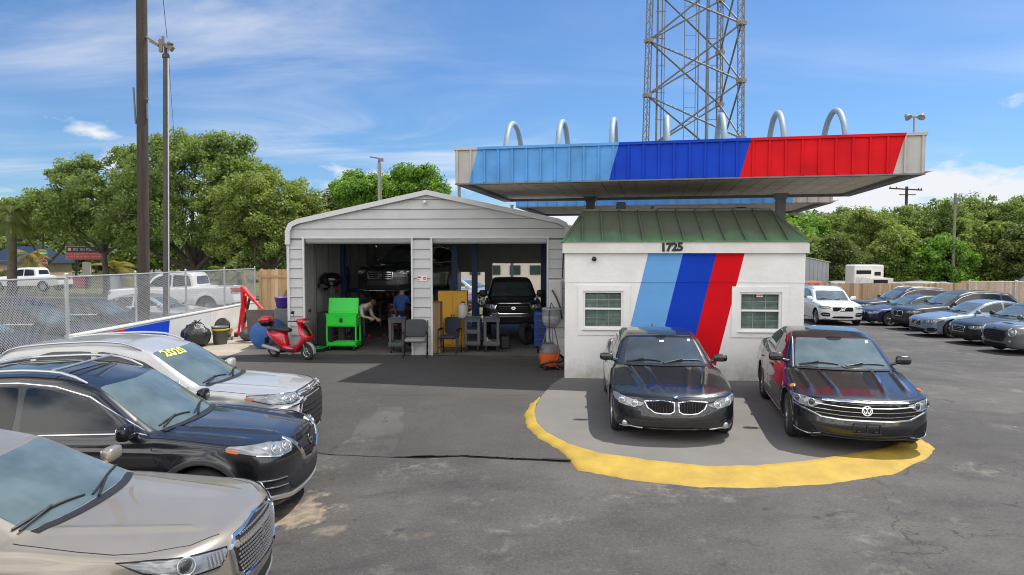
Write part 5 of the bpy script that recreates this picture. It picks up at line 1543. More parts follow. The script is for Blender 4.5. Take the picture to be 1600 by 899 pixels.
# ================================================================ plainer cars
def simple_car(label, pm, kind='saloon', name='parked_car', cat='car', group=None, h=.035, badgek=None, grille='plain', amber=False, rim=None, spokes=5, scale=None, wsm=None, near=True, rails=False, loww=True):
    if kind == 'saloon':
        c = Car(name, label, cat, pm, 4.85, 1.86, 1.44, .92, 2.90, .34,
            top=[(-.1, .64), (0, .70), (0.15, .77), (0.45, .83), (1.0, .905), (1.4, .955), (2.0, .95), (3.5, .975), (4.2, 1.03), (4.7, 1.03), (4.85, .98)],
            cab=[(1.0, .76), (1.38, .94), (2.2, 1.34), (2.6, 1.42), (3.0, 1.44), (3.4, 1.41), (3.9, 1.27), (4.5, 1.05), (4.9, .9)],
            bot=.17, belt=.96, wb=.87, tum=.40, af=.30, ar=.25, crown=.06, rimr=.72, h=h, group=group,
            nose=[(.1, .10), (.2, .02), (.35, 0.0), (.5, .0), (.62, .01), (.72, .05), (.8, .14), (.95, .4)],
            ridges=[(.40, .60, .25, 1.4, .012, .05)], crease=[(.78, .03, -.008, .02)])
        c.glazing([(0, 1.42), (.35, 1.445), (.68, 1.55), (.56, 2.24), (.3, 2.175), (0, 2.15)],
              [[(1.80, 1.0), (2.26, 1.235), (2.6, 1.33), (2.86, 1.36), (2.86, .99)], [(2.93, .99), (2.93, 1.36), (3.4, 1.33), (3.85, 1.20), (4.1, 1.07), (4.0, 1.0)]],
              rear=[(0, 1.1), (.5, 1.1), (.42, 1.3), (0, 1.33)], wsm=wsm)
        c.strip('window_trim', [(1, 1.74, .98), (1, 2.9, .975), (1, 4.1, 1.0)], (-1, 0, 0), M_CHR, w=.016, mirror=True)
        if near: c.strip('window_trim', [(1, 1.78, 1.01), (1, 2.26, 1.27), (1, 2.7, 1.385), (1, 3.2, 1.385), (1, 3.7, 1.29), (1, 4.12, 1.08)], (-1, 0, 0), M_CHR, w=.014, mirror=True)
        c.seams([[(1.55, .42), (1.50, .70), (1.68, .95)], [(2.89, .96), (2.91, .6), (2.85, .30)], [(3.9, .97), (3.7, .75), (3.4, .62), (3.25, .35)]])
        g = front(c, 'grille', [(0, .42), (.26, .43), (.34, .52), (.32, .64), (0, .655)], M_VOID)
        hz = .615; c.mirrors(1.80, 1.02); c.handles([2.66, 3.62], .82)
        gz = .54; gw = .30; c.wipers(1.42, .98)
        head(c, [(.44, .05, .655), (.46, .1, .58), (.64, .15, .565), (.82, .36, .60), (.89, .58, .69), (.84, .5, .715), (.64, .2, .69)], (-.5, 1, 0), lensx=[(.62, .1, .63), (.76, .25, .65)], lr=.035, m=M_LAMPD if grille == 'dark' else M_LAMP)
    else:
        c = Car(name, label, cat, pm, 4.95, 1.94, 1.75, .88, 2.98, .375,
            top=[(-.1, .86), (0, .93), (0.12, .98), (0.4, 1.02), (1.0, 1.08), (1.4, 1.12), (2.0, 1.09), (3.5, 1.11), (4.6, 1.13), (4.95, 1.1)],
            cab=[(1.0, .88), (1.36, 1.09), (2.15, 1.58), (2.6, 1.70), (3.0, 1.735), (3.7, 1.73), (4.4, 1.67), (4.6, 1.54), (4.88, 1.15), (5.05, .9)],
            bot=.23, belt=1.10, wb=.89, tum=.30, af=.22, ar=.14, crown=.05, flare=.016, rimr=.70, h=h, group=group,
            nose=[(.15, .12), (.28, .04), (.42, 0.0), (.6, .0), (.75, .0), (.88, .02), (.98, .10), (1.1, .4)],
            ridges=[(.46, .62, .3, 1.4, .014, .05)], crease=[(.92, .02, -.008, .02)])
        c.glazing([(0, 1.40), (.35, 1.425), (.74, 1.52), (.64, 2.22), (.3, 2.16), (0, 2.13)],
              [[(1.82, 1.14), (2.28, 1.43), (2.7, 1.56), (3.0, 1.60), (3.0, 1.13)], [(3.07, 1.13), (3.07, 1.60), (3.7, 1.59), (3.92, 1.56), (3.92, 1.14)], [(3.98, 1.15), (3.98, 1.55), (4.4, 1.50), (4.6, 1.22), (4.5, 1.16)]],
              rear=[(0, 1.2), (.6, 1.2), (.52, 1.5), (0, 1.53)], wsm=wsm, sidem=[M_GLASS, M_PRIV, M_PRIV])
        c.strip('window_trim', [(1, 1.74, 1.10), (1, 3.0, 1.10), (1, 4.5, 1.12)], (-1, 0, 0), M_CHR, w=.02, mirror=True)
        if near: c.strip('window_trim', [(1, 1.78, 1.13), (1, 2.28, 1.47), (1, 2.75, 1.615), (1, 3.5, 1.635), (1, 4.25, 1.58), (1, 4.66, 1.22)], (-1, 0, 0), M_CHR, w=.018, mirror=True)
        c.seams([[(1.56, .45), (1.52, .80), (1.66, 1.10)], [(3.03, 1.1), (3.05, .6), (3.0, .36)], [(4.0, 1.1), (3.85, .85), (3.55, .66), (3.4, .40)]])
        g = front(c, 'grille', [(0, .56), (.36, .57), (.42, .66), (.42, .86), (0, .885)], M_VOID)
        gz = .72; gw = .40; c.mirrors(1.82, 1.20, size=(.12, .065, .085)); c.handles([2.76, 3.74], .98); c.wipers(1.40, 1.1)
        head(c, [(.52, .05, .88), (.54, .1, .78), (.70, .12, .76), (.86, .3, .78), (.945, .55, .85), (.90, .5, .90), (.70, .2, .90)], (-.5, 1, 0), lensx=[(.70, .1, .83), (.82, .25, .84)], lr=.04)
        c.strip('sill_cladding', [(1, 1.5, .30), (1, 3.2, .30)], (-1, 0, 0), M_BLK, w=.10, off=.006, mirror=True)
        if rails:
            for sg in (1, -1):
                mb = MB(); P = []
                for k in range(9):
                    u = k / 8; p, n = c.onbody((sg * .64, 2.35 + u * 2.1, 3), (0, 0, -1)); P.append(p + Vector((0, 0, .01 + (.045 if 0 < k < 8 else 0))))
                mb.tube(P, .018, 6); mb.build('roof_rail', M_SILV, c.root)
    z0 = c.bot + .02
    if loww:
        front(c, 'lower_intake', [(0, z0 + .03), (.50, z0 + .05), (.56, z0 + .15), (0, z0 + .17)], M_VOID)
        c.patch('fog_recess', [(.62, 0, z0 + .07), (.64, 0, z0 + .20), (.84, .2, z0 + .22), (.87, .4, z0 + .14), (.80, .3, z0 + .06)], (-.35, 1, 0), M_VOID, mirror=True)
        c.strip('lip_trim', [(-.84, .4, z0 + .03), (-.5, .05, z0), (0, 0, z0 - .01), (.5, .05, z0), (.84, .4, z0 + .03)], FD, M_SILV, w=.02, off=.012)
    if grille == 'kidney':
        for sg in (1, -1):
            c.strip('grille_surround', [(sg * x, 0, z) for x, z in [(.02, gz + .12), (.03, gz - .10), (gw * .8, gz - .11), (gw, gz + .02), (gw * .85, gz + .12)]], FD, M_CHR, w=.025, off=.01, closed=True, parent=g)
    elif grille != 'dark':
        for k in range(4): c.strip('grille_bar', [(-gw + .02, 0, gz - .08 + k * .055), (0, 0, gz - .08 + k * .055), (gw - .02, 0, gz - .08 + k * .055)], FD, M_CHR if grille == 'bars' else M_SILV, w=.012, off=.01, parent=g)
        c.strip('grille_surround', [(-gw, 0, gz - .10), (gw, 0, gz - .10), (gw + .02, 0, gz + .11), (-gw - .02, 0, gz + .11)], FD, M_CHR, w=.018, off=.011, closed=True, parent=g)
    if badgek: badge(c, badgek, 0, gz + (.0 if grille != 'kidney' else .19), .07)
    if amber: c.patch('amber_marker', [(.90, .42, .44), (.92, .62, .44), (.92, .62, .49), (.90, .42, .49)], (-1, .3, 0), M_AMB, off=.01, mirror=True, rnd=0)
    c.wheels(rim or M_RIM, spokes)
    return c

def car_xc90():
    pm = paint('white_paint', (0.78, 0.78, 0.77), rough=.3)
    c = Car('parked_car', 'white sport utility with black grille, parked between the booth corner and the wooden fence', 'car', pm,
            4.95, 2.0, 1.776, .87, 2.984, .375,
            top=[(-.1, .90), (0, .97), (0.12, 1.0), (0.4, 1.04), (1.0, 1.10), (1.4, 1.14), (2.0, 1.09), (3.5, 1.11), (4.6, 1.13), (4.95, 1.1)],
            cab=[(1.0, .90), (1.36, 1.10), (2.1, 1.58), (2.6, 1.72), (3.0, 1.76), (3.7, 1.76), (4.4, 1.70), (4.6, 1.56), (4.88, 1.15), (5.05, .9)],
            bot=.23, belt=1.10, wb=.89, tum=.28, af=.22, ar=.14, crown=.05, flare=.018, rimr=.70, h=.03,
            nose=[(.15, .12), (.28, .04), (.42, 0.0), (.6, .0), (.75, .0), (.92, .02), (1.02, .10), (1.2, .4)], crease=[(.92, .02, -.008, .02)])
    c.glazing([(0, 1.40), (.35, 1.425), (.76, 1.52), (.66, 2.18), (.3, 2.12), (0, 2.09)],
              [[(1.82, 1.14), (2.28, 1.43), (2.7, 1.58), (3.0, 1.62), (3.0, 1.13)], [(3.07, 1.13), (3.07, 1.62), (3.7, 1.61), (3.92, 1.58), (3.92, 1.14)], [(3.98, 1.15), (3.98, 1.56), (4.4, 1.50), (4.5, 1.22), (4.4, 1.16)]],
              rear=[(0, 1.2), (.6, 1.2), (.52, 1.5), (0, 1.53)], sidem=[M_GLASS, M_PRIV, M_PRIV])
    g = front(c, 'grille', [(0, .70), (.42, .705), (.46, .76), (.44, .885), (0, .90)], M_VOID)
    c.strip('grille_surround', [(-.45, 0, .70), (.45, 0, .70), (.46, 0, .895), (-.46, 0, .895)], FD, M_CHR, w=.018, off=.011, closed=True, parent=g)
    badge(c, 'iron', 0, .80, .085)
    head(c, [(.54, .05, .90), (.56, .1, .82), (.72, .12, .80), (.90, .3, .82), (.965, .55, .88), (.92, .5, .93), (.70, .2, .93)], (-.5, 1, 0), lensx=[(.74, .1, .865)], lr=.04)
    c.strip('lamp_hammer', [(.60, .1, .865), (.86, .35, .875)], (-.5, 1, 0), M_WHT, w=.018, off=.014, mirror=True)
    c.patch('fog_recess', [(.56, 0, .44), (.58, 0, .62), (.86, .2, .64), (.90, .4, .54), (.80, .3, .44)], (-.3, 1, 0), M_VOID, mirror=True)
    c.strip('fog_trim', [(.60, 0, .53), (.90, .35, .55)], (-.3, 1, 0), M_CHR, w=.025, off=.012, mirror=True)
    front(c, 'lower_intake', [(0, .36), (.50, .37), (.42, .46), (0, .465)], M_VOID)
    c.strip('skid_trim', [(-.8, .3, .36), (-.5, .05, .31), (0, 0, .30), (.5, .05, .31), (.8, .3, .36)], FD, M_SILV, w=.04, off=.014)
    c.strip('chin', [(-.86, .4, .29), (-.5, .05, .26), (0, 0, .25), (.5, .05, .26), (.86, .4, .29)], FD, M_BLK, w=.05, off=.008)
    for sg in (1, -1):
        mb = MB(); P = []
        for k in range(9):
            u = k / 8; p, n = c.onbody((sg * .66, 2.35 + u * 2.1, 3), (0, 0, -1)); P.append(p + Vector((0, 0, .01 + (.045 if 0 < k < 8 else 0))))
        mb.tube(P, .018, 6); mb.build('roof_rail', M_SILV, c.root)
    c.mirrors(1.80, 1.22, size=(.13, .07, .09)); c.wipers(1.40, 1.1, halfw=.68)
    c.wheels(M_RIM, 5)
    return c.place(15.7, 32.3, -8.7)

def car_mini():
    pm = paint('moonwalk_grey_paint', (0.11, 0.118, 0.12), metal=.4, rough=.35)
    c = Car('parked_car', 'small grey hatchback with big round headlights, at the right edge of the row', 'car', pm,
            3.98, 1.73, 1.414, .77, 2.567, .32,
            top=[(-.1, .76), (0, .82), (0.12, .87), (0.4, .92), (1.0, .96), (1.3, .98), (2.0, .95), (3.5, .97), (3.98, .97)],
            cab=[(.9, .80), (1.22, .97), (1.72, 1.32), (2.1, 1.40), (2.5, 1.414), (3.2, 1.39), (3.6, 1.32), (3.75, 1.1), (4.05, .9)],
            bot=.17, belt=.95, wb=.86, tum=.25, af=.26, ar=.2, crown=.08, rimr=.68, h=.03,
            nose=[(.1, .12), (.2, .04), (.35, 0.0), (.5, .0), (.65, .0), (.78, .03), (.86, .12), (1.1, .4)], ridges=[(.42, .50, .2, 1.1, .02, .07)])
    c.glazing([(0, 1.22), (.35, 1.245), (.68, 1.34), (.60, 1.80), (.3, 1.74), (0, 1.71)],
              [[(1.56, .99), (1.84, 1.26), (2.2, 1.33), (2.55, 1.335), (2.55, .98)], [(2.62, .98), (2.62, 1.335), (3.3, 1.31), (3.5, 1.05), (3.4, 1.0)]],
              rear=[(0, 1.05), (.5, 1.05), (.42, 1.28), (0, 1.3)])
    g = front(c, 'grille', [(0, .40), (.34, .42), (.44, .56), (.42, .70), (0, .725)], M_VOID)
    c.strip('grille_surround', [(-.36, 0, .41), (.36, 0, .41), (.47, 0, .56), (.43, 0, .71), (0, 0, .735), (-.43, 0, .71), (-.47, 0, .56)], FD, M_GBLK, w=.04, off=.011, closed=True, parent=g)
    for k in range(4): c.strip('grille_bar', [(-.38, 0, .47 + k * .06), (0, 0, .47 + k * .06), (.38, 0, .47 + k * .06)], FD, M_BLK, w=.02, off=.012, parent=g)
    badge(c, 'wings', 0, .80, .035)
    pts = [(.60 + .125 * math.cos(a) * .95, .2, .70 + .125 * math.sin(a)) for a in np.linspace(0, 2 * PI, 20, endpoint=False)]
    head(c, pts, (-.45, 1, 0), lensx=[(.60, .15, .70)], lr=.065)
    c.strip('lamp_ring', pts, (-.45, 1, 0), M_CHR, w=.022, off=.012, closed=True, mirror=True)
    c.patch('bonnet_scoop', [(-.20, .42, 1), (.20, .42, 1), (.18, .52, 1), (-.18, .52, 1)], (0, 0, -1), M_VOID, off=.008)
    front(c, 'lower_intake', [(0, .22), (.50, .24), (.50, .34), (0, .34)], M_VOID)
    for sg in (1, -1): lens(c, .62 * sg, 0, .42, .04, (-.3 * sg, 1, 0))
    c.mirrors(1.50, 1.02); c.wipers(1.22, .98)
    c.wheels(M_RIMD, 5)
    return c.place(15.9, 21.0, -90)

def car_tacoma():
    pm = paint('black_truck_paint', (0.012, 0.012, 0.013), rough=.32)
    c = Car('pickup_truck', 'black pickup truck facing out inside the right garage bay', 'truck', pm,
            5.39, 1.89, 1.79, .95, 3.24, .385,
            top=[(-.1, .98), (0, 1.03), (0.12, 1.08), (0.5, 1.13), (1.0, 1.16), (1.5, 1.19), (2.0, 1.15), (3.6, 1.20), (3.7, 1.24), (5.2, 1.26), (5.4, 1.22)],
            cab=[(1.2, .95), (1.5, 1.17), (2.1, 1.66), (2.5, 1.76), (3.0, 1.79), (3.5, 1.76), (3.72, 1.6), (3.80, 1.1), (3.9, .6)],
            bot=.38, belt=1.16, wb=.87, tum=.30, af=.16, ar=.06, crown=.05, flare=.035, rimr=.58, h=.03, bed=(3.9, 5.3, .85),
            nose=[(.3, .12), (.4, .03), (.5, 0.0), (.65, .0), (.75, .02), (.9, .02), (1.05, .03), (1.15, .12), (1.3, .4)], ridges=[(.50, .55, .2, 1.4, .02, .06)])
    c.glazing([(0, 1.55), (.35, 1.575), (.70, 1.66), (.62, 2.18), (.3, 2.11), (0, 2.09)],
              [[(1.90, 1.20), (2.22, 1.50), (2.5, 1.60), (2.84, 1.63), (2.84, 1.19)], [(2.9, 1.19), (2.9, 1.63), (3.4, 1.60), (3.55, 1.22)]],
              rear=[(0, 1.3), (.6, 1.3), (.52, 1.6), (0, 1.6)])
    g = front(c, 'grille', [(0, .76), (.42, .76), (.55, .89), (.48, 1.04), (0, 1.05)], M_VOID)
    c.strip('grille_surround', [(-.44, 0, .75), (.44, 0, .75), (.57, 0, .89), (.50, 0, 1.06), (-.50, 0, 1.06), (-.57, 0, .89)], FD, M_CHR, w=.036, off=.012, closed=True, parent=g, th=.012)
    for k in range(3): c.strip('grille_bar', [(-.44, 0, .84 + k * .065), (0, 0, .84 + k * .065), (.44, 0, .84 + k * .065)], FD, M_RIMD, w=.02, off=.012, parent=g)
    badge(c, 'ovals', 0, .92, .042)
    head(c, [(.58, .0, 1.03), (.58, 0, .92), (.70, 0, .89), (.86, .1, .92), (.93, .3, .96), (.93, .4, 1.03), (.80, .1, 1.04)], (-.4, 1, 0), lensx=[(.68, .0, .97)], lr=.05)
    for sg in (1, -1):
        o = lens(c, .70 * sg, 0, .66, .055, (-.2 * sg, 1, 0))
    front(c, 'bumper_intake', [(0, .52), (.5, .53), (.54, .64), (0, .66)], M_VOID)
    c.strip('bumper_bar', [(-.86, .2, .70), (0, 0, .71), (.86, .2, .70)], FD, M_BLK, w=.05, off=.012)
    c.mirrors(1.92, 1.27, size=(.13, .07, .11), paintm=M_BLK)
    c.wheels(M_RIMD, 6)
    return c

def car_honda():
    pm = paint('dark_grey_paint', (0.02, 0.021, 0.023), metal=.3, rough=.35)
    c = simple_car('dark crossover raised on the blue lift inside the left garage bay', pm, 'suv', name='raised_car', grille='bars', badgek='aitch', h=.035)
    return c
def pickup_white(label):
    pm = paint('white_truck_paint', (0.74, 0.74, 0.73), rough=.35)
    c = Car('pickup_truck', label, 'truck', pm,
            5.82, 2.02, 1.93, .98, 3.57, .40,
            top=[(-.1, 1.02), (0, 1.08), (0.12, 1.13), (0.5, 1.17), (1.0, 1.20), (1.5, 1.23), (2.0, 1.20), (3.8, 1.25), (4.0, 1.28), (5.6, 1.30), (5.8, 1.26)],
            cab=[(1.2, 1.0), (1.5, 1.21), (2.1, 1.78), (2.5, 1.90), (3.2, 1.93), (3.8, 1.90), (4.02, 1.7), (4.10, 1.1), (4.2, .6)],
            bot=.42, belt=1.20, wb=.88, tum=.24, af=.16, ar=.05, crown=.05, flare=.03, rimr=.60, h=.04, bed=(4.2, 5.72, .9),
            nose=[(.3, .12), (.4, .03), (.5, 0.0), (.65, .0), (.75, .02), (.9, .02), (1.05, .03), (1.15, .12), (1.3, .4)])
    c.glazing([(0, 1.55), (.35, 1.575), (.74, 1.66), (.66, 2.18), (.3, 2.11), (0, 2.09)],
              [[(1.90, 1.25), (2.22, 1.60), (2.5, 1.72), (2.94, 1.76), (2.94, 1.24)], [(3.02, 1.24), (3.02, 1.76), (3.7, 1.73), (3.85, 1.27)]],
              rear=[(0, 1.35), (.6, 1.35), (.52, 1.7), (0, 1.7)])
    front(c, 'grille', [(0, .78), (.50, .78), (.55, 1.03), (0, 1.05)], M_VOID)
    head(c, [(.62, .0, 1.05), (.62, 0, .86), (.80, 0, .84), (.96, .2, .9), (.96, .3, 1.05)], (-.4, 1, 0), lensx=[(.72, .0, .97)], lr=.06)
    c.patch('tail_lamp', [(.93, 5.8, .92), (.99, 5.76, .92), (.99, 5.76, 1.18), (.93, 5.8, 1.18)], (-.5, -1, 0), M_RED, mirror=True)
    c.mirrors(1.95, 1.33, size=(.13, .07, .12)); c.wheels(M_RIM, 6)
    return c
# ================================================================ people
def person(loc, rz, joints, label, cloth, scale=1.0, hairc=(.03, .025, .02), skin=(.30, .18, .12)):
    """joints: dict of named points; body grown along the skeleton as one skinned surface"""
    J = joints
    names = list(J.keys()); idx = {n: i for i, n in enumerate(names)}
    rad = dict(pelvis=.15, waist=.135, chest=.165, neck=.058, head=.085, crown=.095, shl=.075, shr=.075, ell=.045, elr=.045, wrl=.032, wrr=.032, hal=.036, har=.036,
               hil=.095, hir=.095, knl=.062, knr=.062, anl=.042, anr=.042, tol=.034, tor=.034)
    edges = [('pelvis', 'waist'), ('waist', 'chest'), ('chest', 'neck'), ('neck', 'head'), ('head', 'crown'), ('chest', 'shl'), ('shl', 'ell'), ('ell', 'wrl'), ('wrl', 'hal'),
             ('chest', 'shr'), ('shr', 'elr'), ('elr', 'wrr'), ('wrr', 'har'), ('pelvis', 'hil'), ('hil', 'knl'), ('knl', 'anl'), ('anl', 'tol'), ('pelvis', 'hir'), ('hir', 'knr'), ('knr', 'anr'), ('anr', 'tor')]
    me = bpy.data.meshes.new('person_body')
    me.from_pydata([J[n] for n in names], [(idx[a], idx[b]) for a, b in edges], [])
    o = bpy.data.objects.new('tmp', me); COL.objects.link(o)
    sk = o.modifiers.new('s', 'SKIN'); ss_ = o.modifiers.new('u', 'SUBSURF'); ss_.levels = 2
    for i, n_ in enumerate(names):
        sv = me.skin_vertices[0].data[i]; sv.radius = (rad[n_], rad[n_]); sv.use_root = (n_ == 'pelvis')
    dg = bpy.context.evaluated_depsgraph_get(); dg.update()
    m2 = bpy.data.meshes.new_from_object(o.evaluated_get(dg)); bpy.data.objects.remove(o)
    root = empty('person', loc, rz, label, 'person')
    top, pants, sk_, shoe = cloth
    for m in (sk_, top, pants, shoe): m2.materials.append(m)
    def near(p, a, b):
        a = Vector(J[a]); b = Vector(J[b]); t = max(0, min(1, (p - a).dot(b - a) / (b - a).length_squared)); return (p - a.lerp(b, t)).length
    for f in m2.polygons:
        p = f.center
        d = {0: min(near(p, 'neck', 'head') - .0, near(p, 'head', 'crown'), near(p, 'ell', 'wrl'), near(p, 'wrl', 'hal'), near(p, 'elr', 'wrr'), near(p, 'wrr', 'har')),
             1: min(near(p, 'waist', 'chest') - .06, near(p, 'shl', 'ell') - .02, near(p, 'shr', 'elr') - .02, near(p, 'chest', 'neck'), near(p, 'chest', 'shl') - .04, near(p, 'chest', 'shr') - .04),
             2: min(near(p, 'pelvis', 'hil') - .05, near(p, 'pelvis', 'hir') - .05, near(p, 'hil', 'knl') - .03, near(p, 'hir', 'knr') - .03, near(p, 'knl', 'anl'), near(p, 'knr', 'anr')),
             3: min(near(p, 'anl', 'tol'), near(p, 'anr', 'tor')) + .01}
        f.material_index = min(d, key=d.get); f.use_smooth = True
    b = link_mesh('body', m2, root)
    h = Vector(J['head']).lerp(Vector(J['crown']), .55); up = (Vector(J['crown']) - Vector(J['neck'])).normalized()
    mb = MB(); M = up.to_track_quat('Z', 'Y').to_matrix()
    mb.blob(h + up * .045 + M @ Vector((0, .018, 0)), (.093, .102, .075), 1, 1, 16, 10, M=M); mb.build('hair', mat('hair_dark', hairc, rough=.8, noise=(30, .4)), root)
    # nose, ears, hands with fingers
    mb = MB()
    mb.blob(h + M @ Vector((0, -.105, -.03)), (.013, .018, .02), 1, 1, 8, 6, M=M)
    for sg in (-1, 1): mb.blob(h + M @ Vector((sg * .095, .0, -.02)), (.012, .025, .035), 1, 1, 8, 6, M=M)
    mb.build('face', sk_, b)
    for (w, ha) in (('wrl', 'hal'), ('wrr', 'har')):
        a, c = Vector(J[w]), Vector(J[ha]); d = (c - a).normalized(); s_ = d.orthogonal().normalized(); n_ = d.cross(s_)
        mb = MB()
        for k in range(4):
            p0 = c + s_ * (-.030 + .02 * k); L_ = (.062, .075, .07, .055)[k]
            mb.tube([p0 - d * .02, p0 + d * L_ * .5, p0 + d * L_ * .8 + n_ * .02, p0 + d * L_ * .85 + n_ * .045], [.010, .009, .008, .006], 6)
        mb.tube([a + s_ * .03, c + s_ * .055 + n_ * .01, c + s_ * .06 + d * .03 + n_ * .03], [.012, .010, .008], 6)
        mb.build('fingers', sk_, b)
    return root
SKIN = mat('skin', (.32, .19, .13), rough=.5)
person((-4.52, 19.5, 0.012), R(62), dict(pelvis=(0, .12, .95), waist=(0, .02, 1.06), chest=(0, -.26, 1.20), neck=(0, -.43, 1.27), head=(0, -.52, 1.29), crown=(0, -.62, 1.33),
        shl=(.19, -.30, 1.19), ell=(.23, -.38, .93), wrl=(.18, -.58, .86), hal=(.16, -.66, .84), shr=(-.19, -.30, 1.19), elr=(-.25, -.42, .95), wrr=(-.19, -.62, .92), har=(-.17, -.70, .90),
        hil=(.10, .12, .88), knl=(.13, .05, .48), anl=(.13, .14, .09), tol=(.14, -.06, .035), hir=(-.10, .12, .88), knr=(-.13, .02, .48), anr=(-.13, .10, .09), tor=(-.14, -.10, .035)),
       'mechanic in a grey shirt and black trousers bending forward behind the green tool cart',
       (mat('grey_shirt', (.34, .33, .31), rough=.9), mat('black_trousers', (.012, .012, .014), rough=.9), SKIN, mat('black_shoe', (.01, .01, .01), rough=.6)))
person((-3.42, 20.75, 0.012), R(170), dict(pelvis=(0, .0, .93), waist=(0, .0, 1.07), chest=(0, .0, 1.30), neck=(0, -.01, 1.47), head=(0, -.03, 1.55), crown=(0, -.03, 1.66),
        shl=(.19, 0, 1.38), ell=(.24, .02, 1.10), wrl=(.23, -.12, .90), hal=(.22, -.17, .84), shr=(-.19, 0, 1.38), elr=(-.25, -.04, 1.12), wrr=(-.20, -.22, 1.02), har=(-.18, -.30, 1.0),
        hil=(.10, 0, .88), knl=(.11, -.02, .48), anl=(.12, .03, .09), tol=(.13, -.17, .035), hir=(-.10, 0, .88), knr=(-.11, -.02, .48), anr=(-.12, .03, .09), tor=(-.13, -.17, .035)),
       'mechanic in a blue shirt standing under the raised car in the left bay',
       (mat('blue_shirt', (.03, .085, .27), rough=.9), mat('black_trousers'), SKIN, mat('black_shoe')))

# ================================================================ two-post lifts
LBM = mat('lift_blue', (.012, .045, .16), rough=.45, noise=(3, .2))
def lift(x0, x1, y, H_, label, arm):
    t = empty('car_lift', ((x0 + x1) / 2, y, .012), 0, label, 'car lift', 'blue two-post lifts')
    for x, sg in ((x0, 1), (x1, -1)):
        xx = x - (x0 + x1) / 2
        mb = MB(); mb.box((xx, 0, H_ / 2), (.16, .30, H_)); mb.box((xx + sg * .09, .12, H_ / 2), (.05, .05, H_)); mb.box((xx + sg * .09, -.12, H_ / 2), (.05, .05, H_)); mb.box((xx, 0, .02), (.42, .46, .04)); mb.build('column', LBM, t)
        mb = MB(); mb.box((xx + sg * .1, 0, arm - .05), (.16, .22, .55)); mb.build('carriage', LBM, t)
        for dy in (-1, 1):
            mb = MB(); a = Vector((xx + sg * .18, dy * .05, arm - .25)); b = Vector((xx + sg * .95, dy * 1.05, arm - .22)); d = b - a
            mb.box((a + b) / 2, (d.length, .11, .09), rz=math.atan2(d.y, d.x)); mb.lathe([(0, 0), (.06, 0), (.06, .12), (0, .12)], 12, c=b + Vector((0, 0, .03))); mb.build('lift_arm', LBM, t)
    mb = MB(); mb.box((0, 0, H_ + .04), (x1 - x0, .12, .10)); mb.build('cross_beam', LBM, t)
    return t
lift(-5.75, -1.92, 22.7, 3.35, 'blue two-post lift holding up the dark crossover', 1.75)
lift(-1.32, 1.12, 23.4, 3.30, 'blue two-post lift around the black pickup in the right bay', .80)
c = car_honda(); c.place(-3.85, 21.55, -15, 1.36)
c = car_tacoma(); c.place(0.02, 21.5, 1.5, .16)

# ================================================================ green tool cart
GC = mat('lime_green_enamel', (.015, .62, .035), rough=.3, coat=.3)
t = empty('tool_cart', (-4.80, 19.05, .012), R(-2), 'bright lime green mechanic tool cart with raised lid and open lower shelf', 'tool cart')
mb = MB(); w, d, th = .86, .50, .03
for x in (-w / 2 + .02, w / 2 - .02):
    for y in (-d / 2 + .02, d / 2 - .02): mb.box((x, y, .42), (.04, .04, .60))
mb.box((0, 0, .155), (w, d, .03)); mb.box((0, -d / 2 + .01, .20), (w, .02, .10)); mb.box((0, d / 2 - .01, .20), (w, .02, .10)); mb.box((-w / 2 + .01, 0, .20), (.02, d - .05, .10)); mb.box((w / 2 - .01, 0, .20), (.02, d - .05, .10))
mb.build('frame', GC, t)
mb = MB(); mb.box((0, 0, .86), (w, d, .34), bev=.01); mb.build('cabinet', GC, t)
mb = MB(); mb.box((0, -d / 2 - .006, .86), (w - .06, .012, .27), bev=.004); mb.box((0, -d / 2 - .02, 1.0), (.40, .02, .014)); dr = mb.build('drawer', GC, t)
mb = MB(); mb.box((0, -d / 2 - .016, .87), (.09, .012, .12)); mb.build('label_plate', M_BLK, dr)
mb = MB(); mb.box((0, 0, 1.045), (w + .03, d + .03, .03)); mb.box((w / 2 + .04, 0, .97), (.03, .36, .03)); mb.build('top_tray', GC, t)
M = Matrix.Rotation(R(-12), 3, 'X')
mb = MB(); mb.box((0, .02, 1.27), (w, .03, .44), rot=M, bev=.01); mb.box((0, .005, 1.27), (w - .1, .02, .34), rot=M); mb.build('lid', GC, t)
for x in (-w / 2 + .08, w / 2 - .08):
    for y in (-d / 2 + .07, d / 2 - .07):
        mb = MB(); mb.lathe([(0, -.02), (.055, -.02), (.06, -.01), (.06, .01), (.055, .02), (0, .02)], 16, axis='X', c=(x, y, .06)); mb.box((x, y, .125), (.05, .05, .03)); mb.build('caster', M_RUB, t)
random.seed(5)
for k in range(7):
    mb = MB(); x = random.uniform(-.3, .32); a = random.uniform(-.4, .4)
    mb.tube([(x - .12 * math.cos(a), -.12 + .06 * (k % 4), .22 + .02 * (k % 3)), (x + .12 * math.cos(a), -.12 + .06 * (k % 4), .23)], .022, 8); mb.tube([(x + .1, -.1, .22), (x + .1, -.1, .27)], .03, 8)
    o = mb.build('air_tool', mat('tool_steel', (.32, .30, .28), rough=.4, metal=.7), None); o.parent = t

